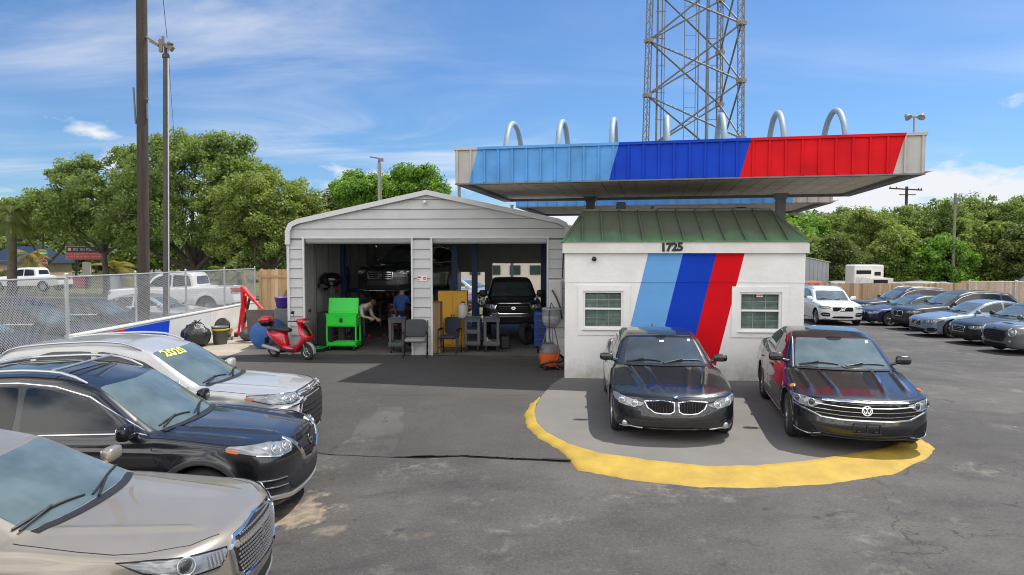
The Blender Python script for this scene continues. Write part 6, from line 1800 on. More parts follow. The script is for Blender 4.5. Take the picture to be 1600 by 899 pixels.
# ================================================================ plastic utility carts
CG = mat('cart_grey_plastic', (.075, .08, .085), rough=.55, noise=(4, .1))
def cart(x, y, rz, label, w=.46, mid=0, hgt=.86):
    t = empty('utility_cart', (x, y, .012), R(rz), label, 'cart', 'grey plastic utility carts')
    d = .62
    for nm, z in [('top_tray', hgt), ('bottom_tray', .20)] + [('middle_tray', .53)] * mid:
        mb = MB(); mb.box((0, 0, z), (w, d, .03)); 
        for sg in (-1, 1): mb.box((sg * (w / 2 - .012), 0, z + .05), (.024, d, .09)); mb.box((0, sg * (d / 2 - .012), z + .05), (w - .05, .024, .09))
        mb.build(nm, CG, t)
    for sx in (-1, 1):
        for sy in (-1, 1):
            mb = MB(); mb.box((sx * (w / 2 - .05), sy * (d / 2 - .04), (hgt + .2) / 2), (.08, .055, hgt - .2), bev=.012); mb.build('post', CG, t)
            mb = MB(); mb.lathe([(0, -.018), (.05, -.018), (.058, -.008), (.058, .008), (.05, .018), (0, .018)], 14, axis='X', c=(sx * (w / 2 - .07), sy * (d / 2 - .07), .058)); mb.box((sx * (w / 2 - .07), sy * (d / 2 - .07), .13), (.05, .05, .10)); mb.build('caster', M_RUB, t)
    mb = MB(); mb.tube([(-w / 2 + .04, -d / 2 - .0, hgt + .09), (-w / 2 + .06, -d / 2 - .08, hgt + .12), (w / 2 - .06, -d / 2 - .08, hgt + .12), (w / 2 - .04, -d / 2, hgt + .09)], .018, 8); mb.build('handle', CG, t)
    return t
def clutter(x, y, z, w, d, n, seed, mats, name='workshop_part', lab='small metal and plastic workshop parts lying on the cart', group='loose parts on the carts'):
    random.seed(seed)
    for k in range(n):
        mb = MB(); px_, py_ = x + random.uniform(-w / 2, w / 2), y + random.uniform(-d / 2, d / 2); s_ = random.uniform(.03, .06)
        q = k % 4
        if q == 0: mb.lathe([(0, 0), (s_ * .8, 0), (s_ * .8, s_ * 2.2), (s_ * .5, s_ * 2.6), (s_ * .25, s_ * 2.8), (0, s_ * 2.8)], 12)
        elif q == 1: mb.box((0, 0, s_ * .5), (s_ * 3, s_ * 1.6, s_), rz=random.uniform(0, 3), bev=.006); mb.tube([(-s_, 0, s_), (0, 0, s_ * 1.5), (s_, 0, s_)], .008, 6)
        elif q == 2: mb.tube([(-s_ * 1.5, 0, s_ * .4), (0, s_ * .5, s_ * .4), (s_ * 1.6, 0, s_ * .4)], [s_ * .4, s_ * .25, s_ * .45], 8)
        else: mb.lathe([(s_ * .4, 0), (s_, 0), (s_, s_ * .7), (s_ * .4, s_ * .7), (s_ * .4, 0)], 16)
        o = mb.build(name, random.choice(mats), None, loc=(px_, py_, z)); tag(o, lab.replace('part lying', ('bottle', 'boxy tool', 'metal fitting', 'ring')[q] + ' lying').replace('bottle, can or tool', ('spray bottle', 'boxy tool', 'metal fitting', 'round fitting')[q]).replace('small part in', 'small ' + ('bottle', 'boxy tool', 'metal fitting', 'ring')[q] + ' in'), 'workshop part', group)
MM = [mat('tool_steel'), M_BLK, mat('blue_plastic', (.02, .08, .35), rough=.4), mat('red_plastic', (.4, .02, .02), rough=.4), mat('off_white_plastic', (.55, .53, .48), rough=.5)]
cart(-3.20, 18.72, 3, 'grey utility cart with an open side, standing left of the dark grey armchair')
cart(-1.10, 18.95, -3, 'grey utility cart with a middle tray, left one of the pair in the right bay', mid=1)
cart(-.58, 18.90, 2, 'grey utility cart without a middle tray, right one of the pair in the right bay')
clutter(-3.2, 18.72, .89, .3, .4, 5, 1, MM, lab='small part lying on the cart left of the armchair', group='loose parts on the cart by the armchair'); clutter(-.85, 18.92, .89, .85, .4, 14, 2, MM, lab='small part lying on the pair of carts in the right bay', group='loose parts on the pair of carts')
clutter(-.6, 18.9, .23, .3, .35, 5, 9, MM, lab='small part in the bottom tray of the right-hand cart', group='loose parts in the bottom tray')

# ================================================================ chairs
def chair(x, y, rz, label, fab, seatm, bw=.50):
    t = empty('waiting_chair', (x, y, .012), R(rz), label, 'chair')
    mb = MB(); mb.blob((0, -.02, .46), (bw / 2, .25, .045), .35, .3, 20, 8); mb.build('seat', seatm, t)
    M = Matrix.Rotation(R(-10), 3, 'X')
    mb = MB(); mb.blob((0, .24, .74), (bw / 2, .035, .24), .35, .3, 20, 10, M=M); mb.build('backrest', fab, t)
    for sg in (-1, 1):
        x_ = sg * (bw / 2 + .03)
        mb = MB(); mb.tube([(x_, .22, 0), (x_, .20, .40), (x_, .27, .95)], .014, 8); mb.build('leg', M_GBLK, t)
        mb = MB(); mb.tube([(x_, -.24, 0), (x_, -.22, .60), (x_, -.14, .65), (x_, .20, .66)], .014, 8); mb.build('leg', M_GBLK, t)
        mb = MB(); mb.box((x_, -.02, .675), (.05, .30, .03), bev=.01); mb.build('armrest', M_GBLK, t)
        mb = MB(); mb.tube([(x_, -.235, .16), (x_, .21, .16)], .010, 6); mb.build('stretcher', M_GBLK, t)
    mb = MB(); mb.tube([(-bw / 2 - .03, -.22, .42), (bw / 2 + .03, -.22, .42)], .012, 6); mb.build('seat_rail', M_GBLK, t)
    return t
FAB = mat('charcoal_fabric', (.055, .058, .065), rough=.9, noise=(30, .2)); FAB2 = mat('navy_fabric', (.025, .028, .04), rough=.9, noise=(30, .2))
chair(-2.57, 18.05 - .28, 4, 'grey armchair with a pale seat standing in front of the centre pier', FAB, mat('pale_seat', (.22, .22, .22), rough=.9, noise=(20, .2)), .56)
chair(-1.72, 18.45, -14, 'low dark chair turned sideways between the cardboard box and the carts', FAB2, FAB2, .46)
# upright shelf post, brown box, yellow cabinet, white tank
CB = mat('cardboard', (.33, .20, .115), rough=.85, noise=(2, .1))
t = empty('cardboard_box', (-2.13, 18.62, .012), R(-6), 'tall narrow brown cardboard box standing against the right side of the centre pier', 'box')
mb = MB(); mb.box((0, 0, .69), (.32, .36, 1.38)); mb.build('carton', CB, t)
mb = MB(); mb.box((0, -.05, 1.39), (.33, .22, .012), rot=Matrix.Rotation(.12, 3, 'X')); mb.box((0, .1, 1.40), (.33, .16, .012), rot=Matrix.Rotation(-.3, 3, 'X')); mb.build('flap', CB, t)
mb = MB(); mb.box((0, -.181, .69), (.05, .003, 1.36)); mb.build('packing_tape', mat('tape', (.45, .33, .2), rough=.3), t)
t = empty('flammables_cabinet', (-1.75, 19.9, .012), R(0), 'yellow metal cabinet standing behind the cardboard box', 'cabinet')
YC = mat('safety_yellow', (.62, .33, .02), rough=.45, noise=(2, .1))
mb = MB(); mb.box((0, 0, .84), (.86, .45, 1.62), bev=.012); mb.box((0, 0, .02), (.8, .4, .05)); mb.build('cabinet_body', YC, t)
for sg in (-1, 1):
    mb = MB(); mb.box((sg * .215, -.232, .84), (.41, .016, 1.54), bev=.005); d_ = mb.build('door', YC, t)
    mb = MB(); mb.box((sg * .04, -.25, .9), (.02, .02, .14)); mb.build('door_handle', M_BLK, d_)
t = empty('work_stand', (-1.42, 19.35, .012), 0, 'narrow steel stand under the white tank', 'stand')
mb = MB(); mb.box((0, 0, .88), (.36, .36, .02)); mb.build('shelf', M_STL, t)
for sx in (-1, 1):
    for sy in (-1, 1): mb = MB(); mb.box((sx * .16, sy * .16, .435), (.03, .03, .87)); mb.build('leg', M_STL, t)
t = empty('fluid_tank', (-1.42, 19.35, .902), 0, 'small white plastic tank on the narrow stand beside the yellow cabinet', 'tank')
mb = MB(); mb.lathe([(0, 0), (.14, 0), (.15, .02), (.15, .33), (.13, .38), (.05, .40), (.05, .44), (0, .44)], 20); mb.build('tank', mat('off_white_plastic'), t); mb = MB(); mb.lathe([(0, .44), (.06, .44), (.06, .47), (0, .47)], 14); mb.build('cap', M_BLK, t)

# blue roller chest on the right
t = empty('tool_chest', (.86, 19.55, .012), R(-4), 'blue plastic tool chest against the right wall of the right bay', 'tool chest')
BP = mat('blue_plastic')
mb = MB(); mb.box((0, 0, .56), (.40, .5, 1.0), bev=.02); mb.build('chest_body', BP, t)
for k in range(5): mb = MB(); mb.box((0, -.255, .18 + k * .18), (.34, .02, .15), bev=.006); d_ = mb.build('drawer', mat('dark_blue_plastic', (.012, .04, .2), rough=.4), t); mb = MB(); mb.box((0, -.275, .22 + k * .18), (.2, .02, .02)); mb.build('drawer_handle', M_BLK, d_)
for sg in (-1, 1): mb = MB(); mb.lathe([(0, -.02), (.05, -.02), (.05, .02), (0, .02)], 12, axis='X', c=(sg * .15, -.15, .05)); mb.build('caster', M_RUB, t)

# tyre leaning right of the pickup, inside
def loose_tyre(x, y, z, tilt, rz, label, r=.33, grp=None):
    mb = MB(); mb.lathe([(.19, -.09), (.21, -.10), (.30, -.105), (r - .01, -.08), (r, -.05), (r, .05), (r - .01, .08), (.30, .105), (.21, .10), (.19, .09), (.20, 0), (.19, -.09)], 28, axis='Y')
    o = mb.build('spare_tyre', M_RUB, None); o.location = (x, y, z); o.rotation_euler = (R(tilt), 0, R(rz)); tag(o, label, 'tyre', grp); return o
loose_tyre(.42, 20.2, .335, -10, 62, 'black tyre leaning beside the blue tool chest')

# ================================================================ hose reel / grey pressure tank on a tripod by the booth corner
t = empty('sprayer_tripod', (1.02, 17.35, .0), R(10), 'grey ribbed drum on thin tripod legs beside the electrical cabinet', 'stand')
mb = MB(); mb.lathe([(0, .82), (.12, .84), (.20, .93), (.235, 1.05), (.235, 1.14), (.225, 1.15), (.235, 1.16), (.235, 1.30), (.25, 1.31), (.25, 1.34), (.22, 1.36), (0, 1.37)], 24)
for z in (.98, 1.06, 1.20): mb.lathe([(.215, z), (.246, z + .012), (.215, z + .03)], 24)
mb.build('drum', mat('grey_plastic', (.26, .265, .27), rough=.5, noise=(3, .12)), t)
for k in range(3):
    a = 2 * PI * k / 3 + .5; mb = MB(); mb.tube([(.10 * math.cos(a), .10 * math.sin(a), .86), (.34 * math.cos(a), .34 * math.sin(a), 0)], .014, 6); mb.build('leg', M_STL, t)
mb = MB(); mb.tube([(.05, -.1, 1.35), (-.05, -.2, 1.5), (-.12, -.24, 1.2), (-.1, -.22, .6), (.04, -.2, .3)], .012, 6); mb.build('hose', M_BLK, t)

# orange shop vacuum
t = empty('shop_vacuum', (.90, 15.95, .0), R(15), 'orange shop vacuum with a black hose by the left corner of the booth', 'vacuum')
OR = mat('orange_plastic', (.62, .11, .02), rough=.45, noise=(4, .15))
mb = MB(); mb.lathe([(0, .08), (.20, .08), (.22, .12), (.245, .38), (.25, .41), (0, .41)], 24); mb.build('drum', OR, t)
mb = MB(); mb.lathe([(.26, .40), (.265, .44), (.24, .48), (.20, .56), (.14, .60), (0, .61)], 24); mb.box((0, 0, .63), (.22, .05, .03)); mb.box((.09, 0, .61), (.03, .05, .05)); mb.box((-.09, 0, .61), (.03, .05, .05)); mb.build('motor_head', mat('vac_grey', (.12, .12, .125), rough=.5), t)
mb = MB(); P = []
for k in range(40):
    a = -2.6 + k * .16; r = .31 + .03 * math.sin(k * .5); P.append((r * math.cos(a), r * math.sin(a), .12 + .010 * k + .05 * math.sin(k * .35)))
mb.tube(P, .026, 8); mb.build('hose', M_BLK, t)
for k in range(4):
    a = PI / 4 + k * PI / 2; mb = MB(); mb.blob((.22 * math.cos(a), .22 * math.sin(a), .075), (.06, .06, .03), .8, .8, 10, 6); mb.lathe([(0, -.015), (.03, -.015), (.03, .015), (0, .015)], 10, axis='X', c=(.24 * math.cos(a), .24 * math.sin(a), .032)); mb.build('caster', M_BLK, t)
mb = MB(); mb.tube([(.16, -.20, .46), (.10, -.30, .30), (-.02, -.33, .2), (.08, -.29, .08), (.2, -.25, .03)], .007, 5); mb.build('cord', OR, t)

# ================================================================ scooter (forward = -y)
def scooter():
    t = empty('motor_scooter', (-5.30, 17.28, 0.004), R(63), 'red and black motor scooter with a red top box by the left garage corner', 'scooter')
    RP = mat('red_scooter_paint', (.52, .008, .018), rough=.2, coat=.8)
    wb = 1.18; r = .215
    def wheel(y):
        w = bpy.data.objects.new('wheel', None); COL.objects.link(w); w.parent = t; w.location = (0, y, r)
        mb = MB(); mb.lathe([(.13, -.035), (.15, -.045), (.19, -.048), (r, -.02), (r, .02), (.19, .048), (.15, .045), (.13, .035)], 32, axis='X'); mb.build('tyre', M_RUB, w)
        mb = MB(); mb.lathe([(.135, -.03), (.12, -.03), (.12, .03), (.135, .03)], 28, axis='X'); mb.lathe([(0, -.04), (.035, -.04), (.035, .04), (0, .04)], 12, axis='X')
        for k in range(5):
            a = 2 * PI * k / 5; mb.tube([(0, .02 * math.cos(a), .02 * math.sin(a)), (0, .125 * math.cos(a), .125 * math.sin(a))], .013, 6)
        mb.build('rim', M_RIM, w)
    wheel(0); wheel(wb)
    for sg in (-1, 1): mb = MB(); mb.tube([(sg * .075, 0, r), (sg * .075, .12, .52)], .02, 8); mb.build('fork', M_STL, t)
    mb = MB(); mb.tube([(0, .10, .50), (0, .24, .98)], .028, 8); mb.build('steering_column', M_BLK, t)
    mb = MB(); 
    P = []
    for k in range(10):                                   # front mudguard
        a = R(-10 + 150 * k / 9); P.append(Vector((0, -.245 * math.cos(a), r + .245 * math.sin(a))))
    V = []
    for p in P: V += [(-.055, p.y, p.z - .015), (-.03, p.y * 1.03, p.z + .012), (.03, p.y * 1.03, p.z + .012), (.055, p.y, p.z - .015)]
    mb.add(V, [(i * 4 + k, i * 4 + k + 1, i * 4 + k + 5, i * 4 + k + 4) for i in range(9) for k in range(3)], 0, True); mb.build('mudguard', mat('silver_plastic', (.3, .3, .3), rough=.35), t)
    # leg shield: lofted hull
    def hull(name, rows, m, parent=t):
        mb = MB(); V = []; n = 14
        for (c, hw, hd) in rows:
            for k in range(n):
                a = 2 * PI * k / n; V.append((c[0] + hw * math.copysign(abs(math.cos(a)) ** .75, math.cos(a)), c[1] + hd * math.copysign(abs(math.sin(a)) ** .75, math.sin(a)), c[2]))
        F = [(i * n + k, i * n + (k + 1) % n, (i + 1) * n + (k + 1) % n, (i + 1) * n + k) for i in range(len(rows) - 1) for k in range(n)]
        F += [tuple(range(n - 1, -1, -1)), tuple(range((len(rows) - 1) * n, len(rows) * n))]
        mb.add(V, F, 0, True); return mb.build(name, m, parent)
    hull('leg_shield', [((0, .30, .20), .15, .05), ((0, .20, .36), .17, .07), ((0, .06, .50), .19, .10), ((0, .0, .60), .17, .14), ((0, .10, .76), .20, .07), ((0, .18, .90), .13, .04)], RP)
    hull('nose_panel', [((0, -.04, .60), .08, .09), ((0, .03, .74), .10, .06), ((0, .11, .86), .07, .03)], M_GBLK)
    hull('handlebar_cowl', [((0, .20, .90), .09, .06), ((0, .17, .96), .15, .11), ((0, .17, 1.02), .17, .13), ((0, .20, 1.07), .10, .09)], RP)
    mb = MB(); mb.blob((0, .045, .975), (.10, .03, .045), .8, .8, 14, 8); mb.build('headlight', M_LAMP, t)
    for sg in (-1, 1):
        mb = MB(); mb.blob((sg * .15, .02, .66), (.035, .03, .05), 1, 1, 10, 8); mb.build('indicator', M_LAMP, t)
        mb = MB(); mb.tube([(sg * .12, .20, 1.0), (sg * .30, .27, 1.02), (sg * .36, .30, 1.02)], [.014, .016, .02], 8); g = mb.build('handlebar', M_BLK, t)
        mb = MB(); mb.tube([(sg * .22, .22, 1.03), (sg * .27, .20, 1.22)], .007, 6); mb.blob((sg * .30, .20, 1.25), (.065, .02, .045), .8, .8, 14, 8); mb.build('mirror', M_BLK, t)
    mb = MB(); mb.box((0, .50, .235), (.30, .46, .06), bev=.02); mb.build('footboard', M_BLK, t)
    hull('side_panel', [((0, .78, .26), .11, .12), ((0, .90, .42), .15, .22), ((0, 1.02, .56), .16, .30), ((0, 1.06, .68), .14, .34)], RP)
    hull('belly', [((0, .52, .17), .10, .16), ((0, .62, .26), .13, .22), ((0, .72, .34), .12, .22)], RP)
    mb = MB(); mb.blob((0, .93, .76), (.14, .36, .065), .6, .7, 20, 10, M=Matrix.Rotation(R(4), 3, 'X')); mb.build('seat', mat('black_vinyl', (.018, .018, .02), rough=.5), t)
    hull('engine', [((0, .96, .14), .09, .16), ((0, 1.0, .24), .12, .24), ((0, 1.04, .34), .10, .18)], M_BLK)
    mb = MB(); mb.tube([(-.15, .84, .20), (-.16, 1.0, .24), (-.16, 1.42, .30)], [.03, .055, .05], 14); mb.build('exhaust', mat('silver_plastic'), t)
    mb = MB(); mb.box((0, 1.36, .80), (.16, .22, .03)); mb.build('rack', M_STL, t)
    hull('top_box', [((0, 1.45, .82), .17, .15), ((0, 1.45, .92), .20, .19), ((0, 1.45, .955), .20, .19)], M_GBLK)
    hull('top_box_lid', [((0, 1.45, .957), .20, .19), ((0, 1.45, 1.03), .185, .17), ((0, 1.44, 1.08), .12, .11)], RP)
    mb = MB(); mb.tube([(0, 1.30, .72), (0, 1.42, .50), (0, 1.46, .34)], .03, 6); mb.box((0, 1.45, .42), (.15, .02, .16)); mb.build('rear_mudguard', M_BLK, t)
    mb = MB(); mb.blob((0, 1.36, .66), (.09, .04, .05), .8, .8, 12, 8); mb.build('tail_light', M_RED, t)
    mb = MB(); mb.tube([(.10, .62, .20), (.22, .72, 0.0)], .012, 6); mb.build('kick_stand', M_STL, t)
scooter()

# ================================================================ engine hoist (red) and things by the low wall
RH = mat('hoist_red', (.55, .012, .02), rough=.4, noise=(3, .12))
t = empty('engine_hoist', (-8.75, 22.1, .006), R(-20), 'red folding engine hoist standing beside the low white wall', 'hoist')
mb = MB(); mb.box((-.35, .2, .85), (.10, .10, 1.6)); mb.box((-.35, .2, .08), (.55, .12, .08)); mb.build('mast', RH, t)
mb = MB(); a, b = Vector((-.35, .2, 1.62)), Vector((.62, .0, .92)); d = b - a
for p, q, w in ((a, a.lerp(b, .6), .10), (a.lerp(b, .5), b, .075)):
    d = q - p; mb.box((p + q) / 2, (d.length, w, w), rot=d.to_track_quat('X', 'Z').to_matrix())
mb.build('boom', RH, t)
for sg in (-1, 1):
    mb = MB(); p, q = Vector((-.35 + sg * .0, .2 + sg * .25, .06)), Vector((-.15, sg * .42, 1.25)); q = Vector((-.28, .2 + sg * .05, 1.35)); d = q - p
    mb.box((p + q) / 2, (d.length, .06, .06), rot=d.to_track_quat('X', 'Z').to_matrix()); mb.build('brace', RH, t)
    mb = MB(); mb.box((.12, .2 + sg * .33, .10), (1.15, .08, .08), rz=sg * .08); mb.build('leg', RH, t)
    for x in (-.35, .62): mb = MB(); mb.lathe([(0, -.02), (.055, -.02), (.055, .02), (0, .02)], 14, axis='Y', c=(x, .2 + sg * .36, .055)); mb.build('caster', M_RUB, t)
mb = MB(); mb.tube([(-.28, .18, .45), (.0, .12, 1.28)], .04, 10); mb.tube([(-.15, .16, .8), (.04, .11, 1.34)], .022, 8); mb.build('ram', M_BLK, t)
mb = MB(); mb.tube([(.62, 0, .9), (.62, 0, .62)], .008, 5); mb.tube([(.62, 0, .62), (.66, 0, .56), (.62, 0, .50), (.58, 0, .54)], .012, 6); mb.build('hook', M_STL, t)
# an old engine and gearbox on the floor
for (x, y, rz, lab, s_) in ((-8.0, 22.0, 10, 'greasy grey engine block on a dolly beside the red hoist', 1.0), (-9.15, 21.3, 60, 'dull metal gearbox on the concrete between the black bags and the hoist', .62)):
    t = empty('engine_part', (x, y, .006), R(rz), lab, 'engine')
    EM = mat('greasy_metal', (.16, .15, .14), rough=.5, metal=.5, noise=(8, .4))
    mb = MB(); mb.box((0, 0, .38 * s_), (.5 * s_, .42 * s_, .40 * s_), bev=.03); mb.box((0, 0, .62 * s_), (.44 * s_, .2 * s_, .12 * s_), bev=.02); mb.lathe([(0, 0), (.12 * s_, 0), (.12 * s_, .05), (.05 * s_, .06), (0, .06)], 16, axis='Y', c=(-.05, -.27 * s_, .36 * s_)); mb.build('block', EM, t)
    mb = MB()
    for k in range(4): mb.tube([(-.2 * s_ + k * .13 * s_, -.2 * s_, .58 * s_), (-.2 * s_ + k * .13 * s_, -.34 * s_, .52 * s_), (0, -.38 * s_, .30 * s_)], .028 * s_, 8)
    mb.build('manifold', mat('rust', (.22, .10, .05), rough=.8, noise=(8, .4)), t)
    mb = MB(); mb.box((0, 0, .12 * s_), (.6 * s_, .5 * s_, .05)); 
    for sx in (-1, 1):
        for sy in (-1, 1): mb.lathe([(0, -.02), (.05, -.02), (.05, .02), (0, .02)], 10, axis='X', c=(sx * .24 * s_, sy * .2 * s_, .05))
    mb.build('dolly', M_STL, t)
# black bags, bin, bucket
def bag(x, y, r, hgt, label, seed, m):
    random.seed(seed); mb = MB(); V = []; n = 18; nv = 10
    for j in range(nv + 1):
        ph = PI * j / nv
        for i in range(n):
            th = 2 * PI * i / n; k = 1 + .12 * math.sin(3 * th + seed) * math.sin(ph) + .08 * math.sin(5 * th + 2 * ph + seed) + random.uniform(-.035, .035)
            rr = r * (math.sin(ph) ** .7 if 0 < j < nv else 0) * k * (1.0 if ph > 1 else .75)
            V.append((rr * math.cos(th), rr * math.sin(th), max(0, hgt * (.5 + .5 * math.cos(ph)) * (1 + random.uniform(-.04, .04)))))
    mb.add(V, [(j * n + i, j * n + (i + 1) % n, (j + 1) * n + (i + 1) % n, (j + 1) * n + i) for j in range(nv) for i in range(n)], 0, True)
    for k in range(3): mb.tube([(random.uniform(-.05, .05), 0, hgt * .95), (random.uniform(-.1, .1), random.uniform(-.1, .1), hgt * 1.1)], [.03, .012], 6)
    o = mb.build('refuse_bag', m, None, loc=(x, y, .006)); tag(o, label, 'bag'); return o
BG = mat('black_bag', (.02, .024, .024), rough=.35, noise=(7, .3), bump=(12, .8, .03))
bag(-9.35, 19.8, .36, .72, 'large black plastic bag leaning at the foot of the low white wall', 1, BG)
bag(-9.75, 20.35, .30, .62, 'second black bag squeezed between the large bag and the low wall', 4, BG)
bag(-8.35, 21.1, .24, .42, 'small grey sack lying between the waste bin and the engine hoist', 6, mat('grey_sack', (.10, .10, .10), rough=.7, bump=(12, .8, .03)))
t = empty('waste_bin', (-8.9, 20.35, .006), 0, 'grey plastic bin with a yellow strap and a round lid standing behind it', 'bin')
mb = MB(); mb.lathe([(0, 0), (.19, 0), (.23, .50), (.25, .50), (.25, .54), (.225, .54), (.20, .06), (0, .06)], 22); mb.build('tub', mat('bin_grey', (.13, .135, .13), rough=.5, noise=(4, .2)), t)
mb = MB(); mb.lathe([(.232, .42), (.245, .425), (.247, .47), (.236, .475)], 22); mb.build('strap', mat('yellow_strap', (.6, .45, .03), rough=.5), t)
mb = MB(); mb.lathe([(0, 0), (.24, 0), (.25, .02), (.22, .05), (0, .06)], 22, M=Matrix.Rotation(R(80), 3, 'X'), c=(-.05, .30, .52)); mb.build('lid', M_BLK, t)
# blue drum and purple crate at the garage corner
t = empty('plastic_drum', (-7.15, 19.6, .42), R(0), 'blue plastic drum lying on its side at the left corner of the garage', 'drum')
mb = MB(); mb.lathe([(0, -.45), (.27, -.45), (.30, -.42), (.31, -.15), (.325, -.12), (.31, -.09), (.31, .09), (.325, .12), (.31, .15), (.30, .42), (.27, .45), (0, .45)], 28, axis='Y', M=Matrix.Diagonal((1.32, 1, 1.32))); mb.build('drum_shell', mat('drum_blue', (.02, .11, .34), rough=.45, noise=(2, .15)), t)
mb = MB(); mb.lathe([(.0, -.462), (.05, -.462), (.05, -.44)], 12, axis='Y', c=(.18, 0, .18)); mb.build('bung', M_BLK, t)
t = empty('storage_tub', (-6.95, 20.4, .006), R(5), 'purple plastic tub stacked with junk behind the blue drum', 'tub')
mb = MB(); mb.box((0, 0, .55), (.5, .4, 1.1), bev=.03); mb.build('stand', M_STL, t)
mb = MB(); mb.lathe([(0, 1.12), (.22, 1.12), (.27, 1.40), (.29, 1.40), (.29, 1.43), (.25, 1.43), (.2, 1.15)], 20); mb.build('tub_shell', mat('purple_plastic', (.10, .05, .34), rough=.5), t)
mb = MB(); mb.box((-.85, .4, .62), (.9, .04, .8), rot=Matrix.Rotation(.12, 3, 'X')); o = mb.build('scrap_sheet', mat('brown_panel', (.12, .10, .085), rough=.7, noise=(3, .3)), None, loc=(-6.95, 20.4, 0)); tag(o, 'dull brown metal panel leaning between the hoist and the blue drum', 'panel')

# ================================================================ inside left: tyre changer, bench, grinder, jack
t = empty('tyre_changer', (-5.45, 20.3, .012), R(10), 'dark tyre changing machine with a black dome and arm inside the left bay', 'machine')
DM = mat('machine_dark', (.05, .052, .055), rough=.5, noise=(4, .2))
mb = MB(); mb.box((0, 0, .42), (.75, .65, .78), bev=.03); mb.build('cabinet', mat('machine_grey', (.13, .13, .13), rough=.5, noise=(3, .2)), t)
mb = MB(); mb.lathe([(0, .82), (.30, .82), (.31, .86), (.12, .90), (0, .90)], 20, c=(0, -.05, 0)); mb.build('turntable', DM, t)
mb = MB(); mb.box((0, .30, 1.25), (.14, .14, 1.5)); mb.box((0, .05, 1.85), (.10, .55, .09)); mb.tube([(0, -.15, 1.85), (0, -.15, 1.15)], .025, 8); mb.build('arm', DM, t)
mb = MB(); mb.blob((-.05, .1, 1.95), (.34, .30, .22), .9, .9, 18, 10); mb.box((-.25, .05, 1.78), (.3, .3, .12), rz=.4); mb.build('hood', M_GBLK, t)
for dx in (-.9, .0):
    pass
t = empty('workbench', (-5.3, 24.0, .012), R(0), 'cluttered dark workbench along the left wall of the garage', 'bench')
mb = MB(); mb.box((0, 0, .88), (.7, 3.0, .06)); mb.build('top', mat('bench_wood', (.14, .10, .07), rough=.8), t)
for sx in (-1, 1):
    for sy in (-1, 1): mb = MB(); mb.box((sx * .3, sy * 1.4, .43), (.07, .07, .85)); mb.build('leg', M_STL, t)
clutter(-5.3, 24.0, .93, .5, 2.6, 14, 7, MM, lab='bottle, can or tool lying on the dark workbench', group='loose things on the workbench')
clutter(-4.9, 21.4, .012, 2.0, 2.2, 12, 17, MM, lab='small part lying on the garage floor under the raised car', group='loose parts on the floor')
t = empty('drain_pan', (-5.55, 18.75, .012), 0, 'green round drain pan on the floor left of the lime green cart', 'pan')
mb = MB(); mb.lathe([(0, .02), (.24, .02), (.30, .10), (.32, .10), (.32, .115), (.29, .115), (.23, .035), (0, .035)], 24); mb.build('pan', mat('pan_green', (.02, .25, .06), rough=.5), t)
mb = MB(); mb.tube([(-.1, -.05, .04), (-.1, -.05, .14), (.12, .02, .14), (.12, .02, .04)], .012, 6); mb.build('handle', M_STL, t)
t = empty('oil_drainer', (-3.0, 20.0, .012), 0, 'dark red oil drainer with a funnel on a pole behind the left utility cart', 'machine')
mb = MB(); mb.lathe([(0, .08), (.20, .08), (.22, .1), (.22, .62), (.18, .68), (0, .68)], 20); mb.build('tank', mat('dark_red_paint', (.16, .02, .015), rough=.5), t); mb = MB(); mb.tube([(0, 0, .68), (0, 0, 1.15)], .02, 8); mb.lathe([(.02, 1.12), (.22, 1.26), (.23, 1.26)], 18); mb.build('funnel', M_BLK, t)
for k in range(3):
    a = 2 * PI * k / 3; mb = MB(); mb.lathe([(0, -.02), (.04, -.02), (.04, .02), (0, .02)], 10, axis='X', c=(.17 * math.cos(a), .17 * math.sin(a), .04)); mb.build('caster', M_RUB, t)
t = empty('wall_shelf', (-4.6, 27.2, .0), 0, 'tall open shelf of parts boxes against the back wall of the garage', 'shelf')
for z in (.3, .9, 1.5, 2.1): mb = MB(); mb.box((0, 0, z), (2.0, .45, .04)); mb.build('shelf_board', M_STL, t)
for sx in (-1, 1):
    for sy in (-1, 1): mb = MB(); mb.box((sx * .98, sy * .2, 1.1), (.04, .04, 2.2)); mb.build('upright', M_STL, t)
random.seed(21)
for z in (.32, .92, 1.52):
    x = -.85
    while x < .85:
        w_ = random.uniform(.18, .36); h_ = random.uniform(.2, .42); mb = MB(); mb.box((0, 0, h_ / 2), (w_ * .9, .36, h_), bev=.008); mb.box((0, -.182, h_ * .55), (w_ * .5, .004, h_ * .3), mi=1); mb.box((0, 0, h_ + .004), (.05, .36, .004), mi=1)
        o = mb.build('parts_box', [random.choice([CB, mat('white_carton', (.5, .5, .48), rough=.8), mat('red_plastic'), mat('blue_plastic')]), mat('tape')], None, loc=(-4.6 + x + w_ / 2, 27.2, z)); tag(o, 'parts box on the ' + {.32: 'bottom', .92: 'middle', 1.52: 'top'}[z] + ' board of the tall shelf at the back of the garage', 'box', 'parts boxes on the back shelf'); x += w_
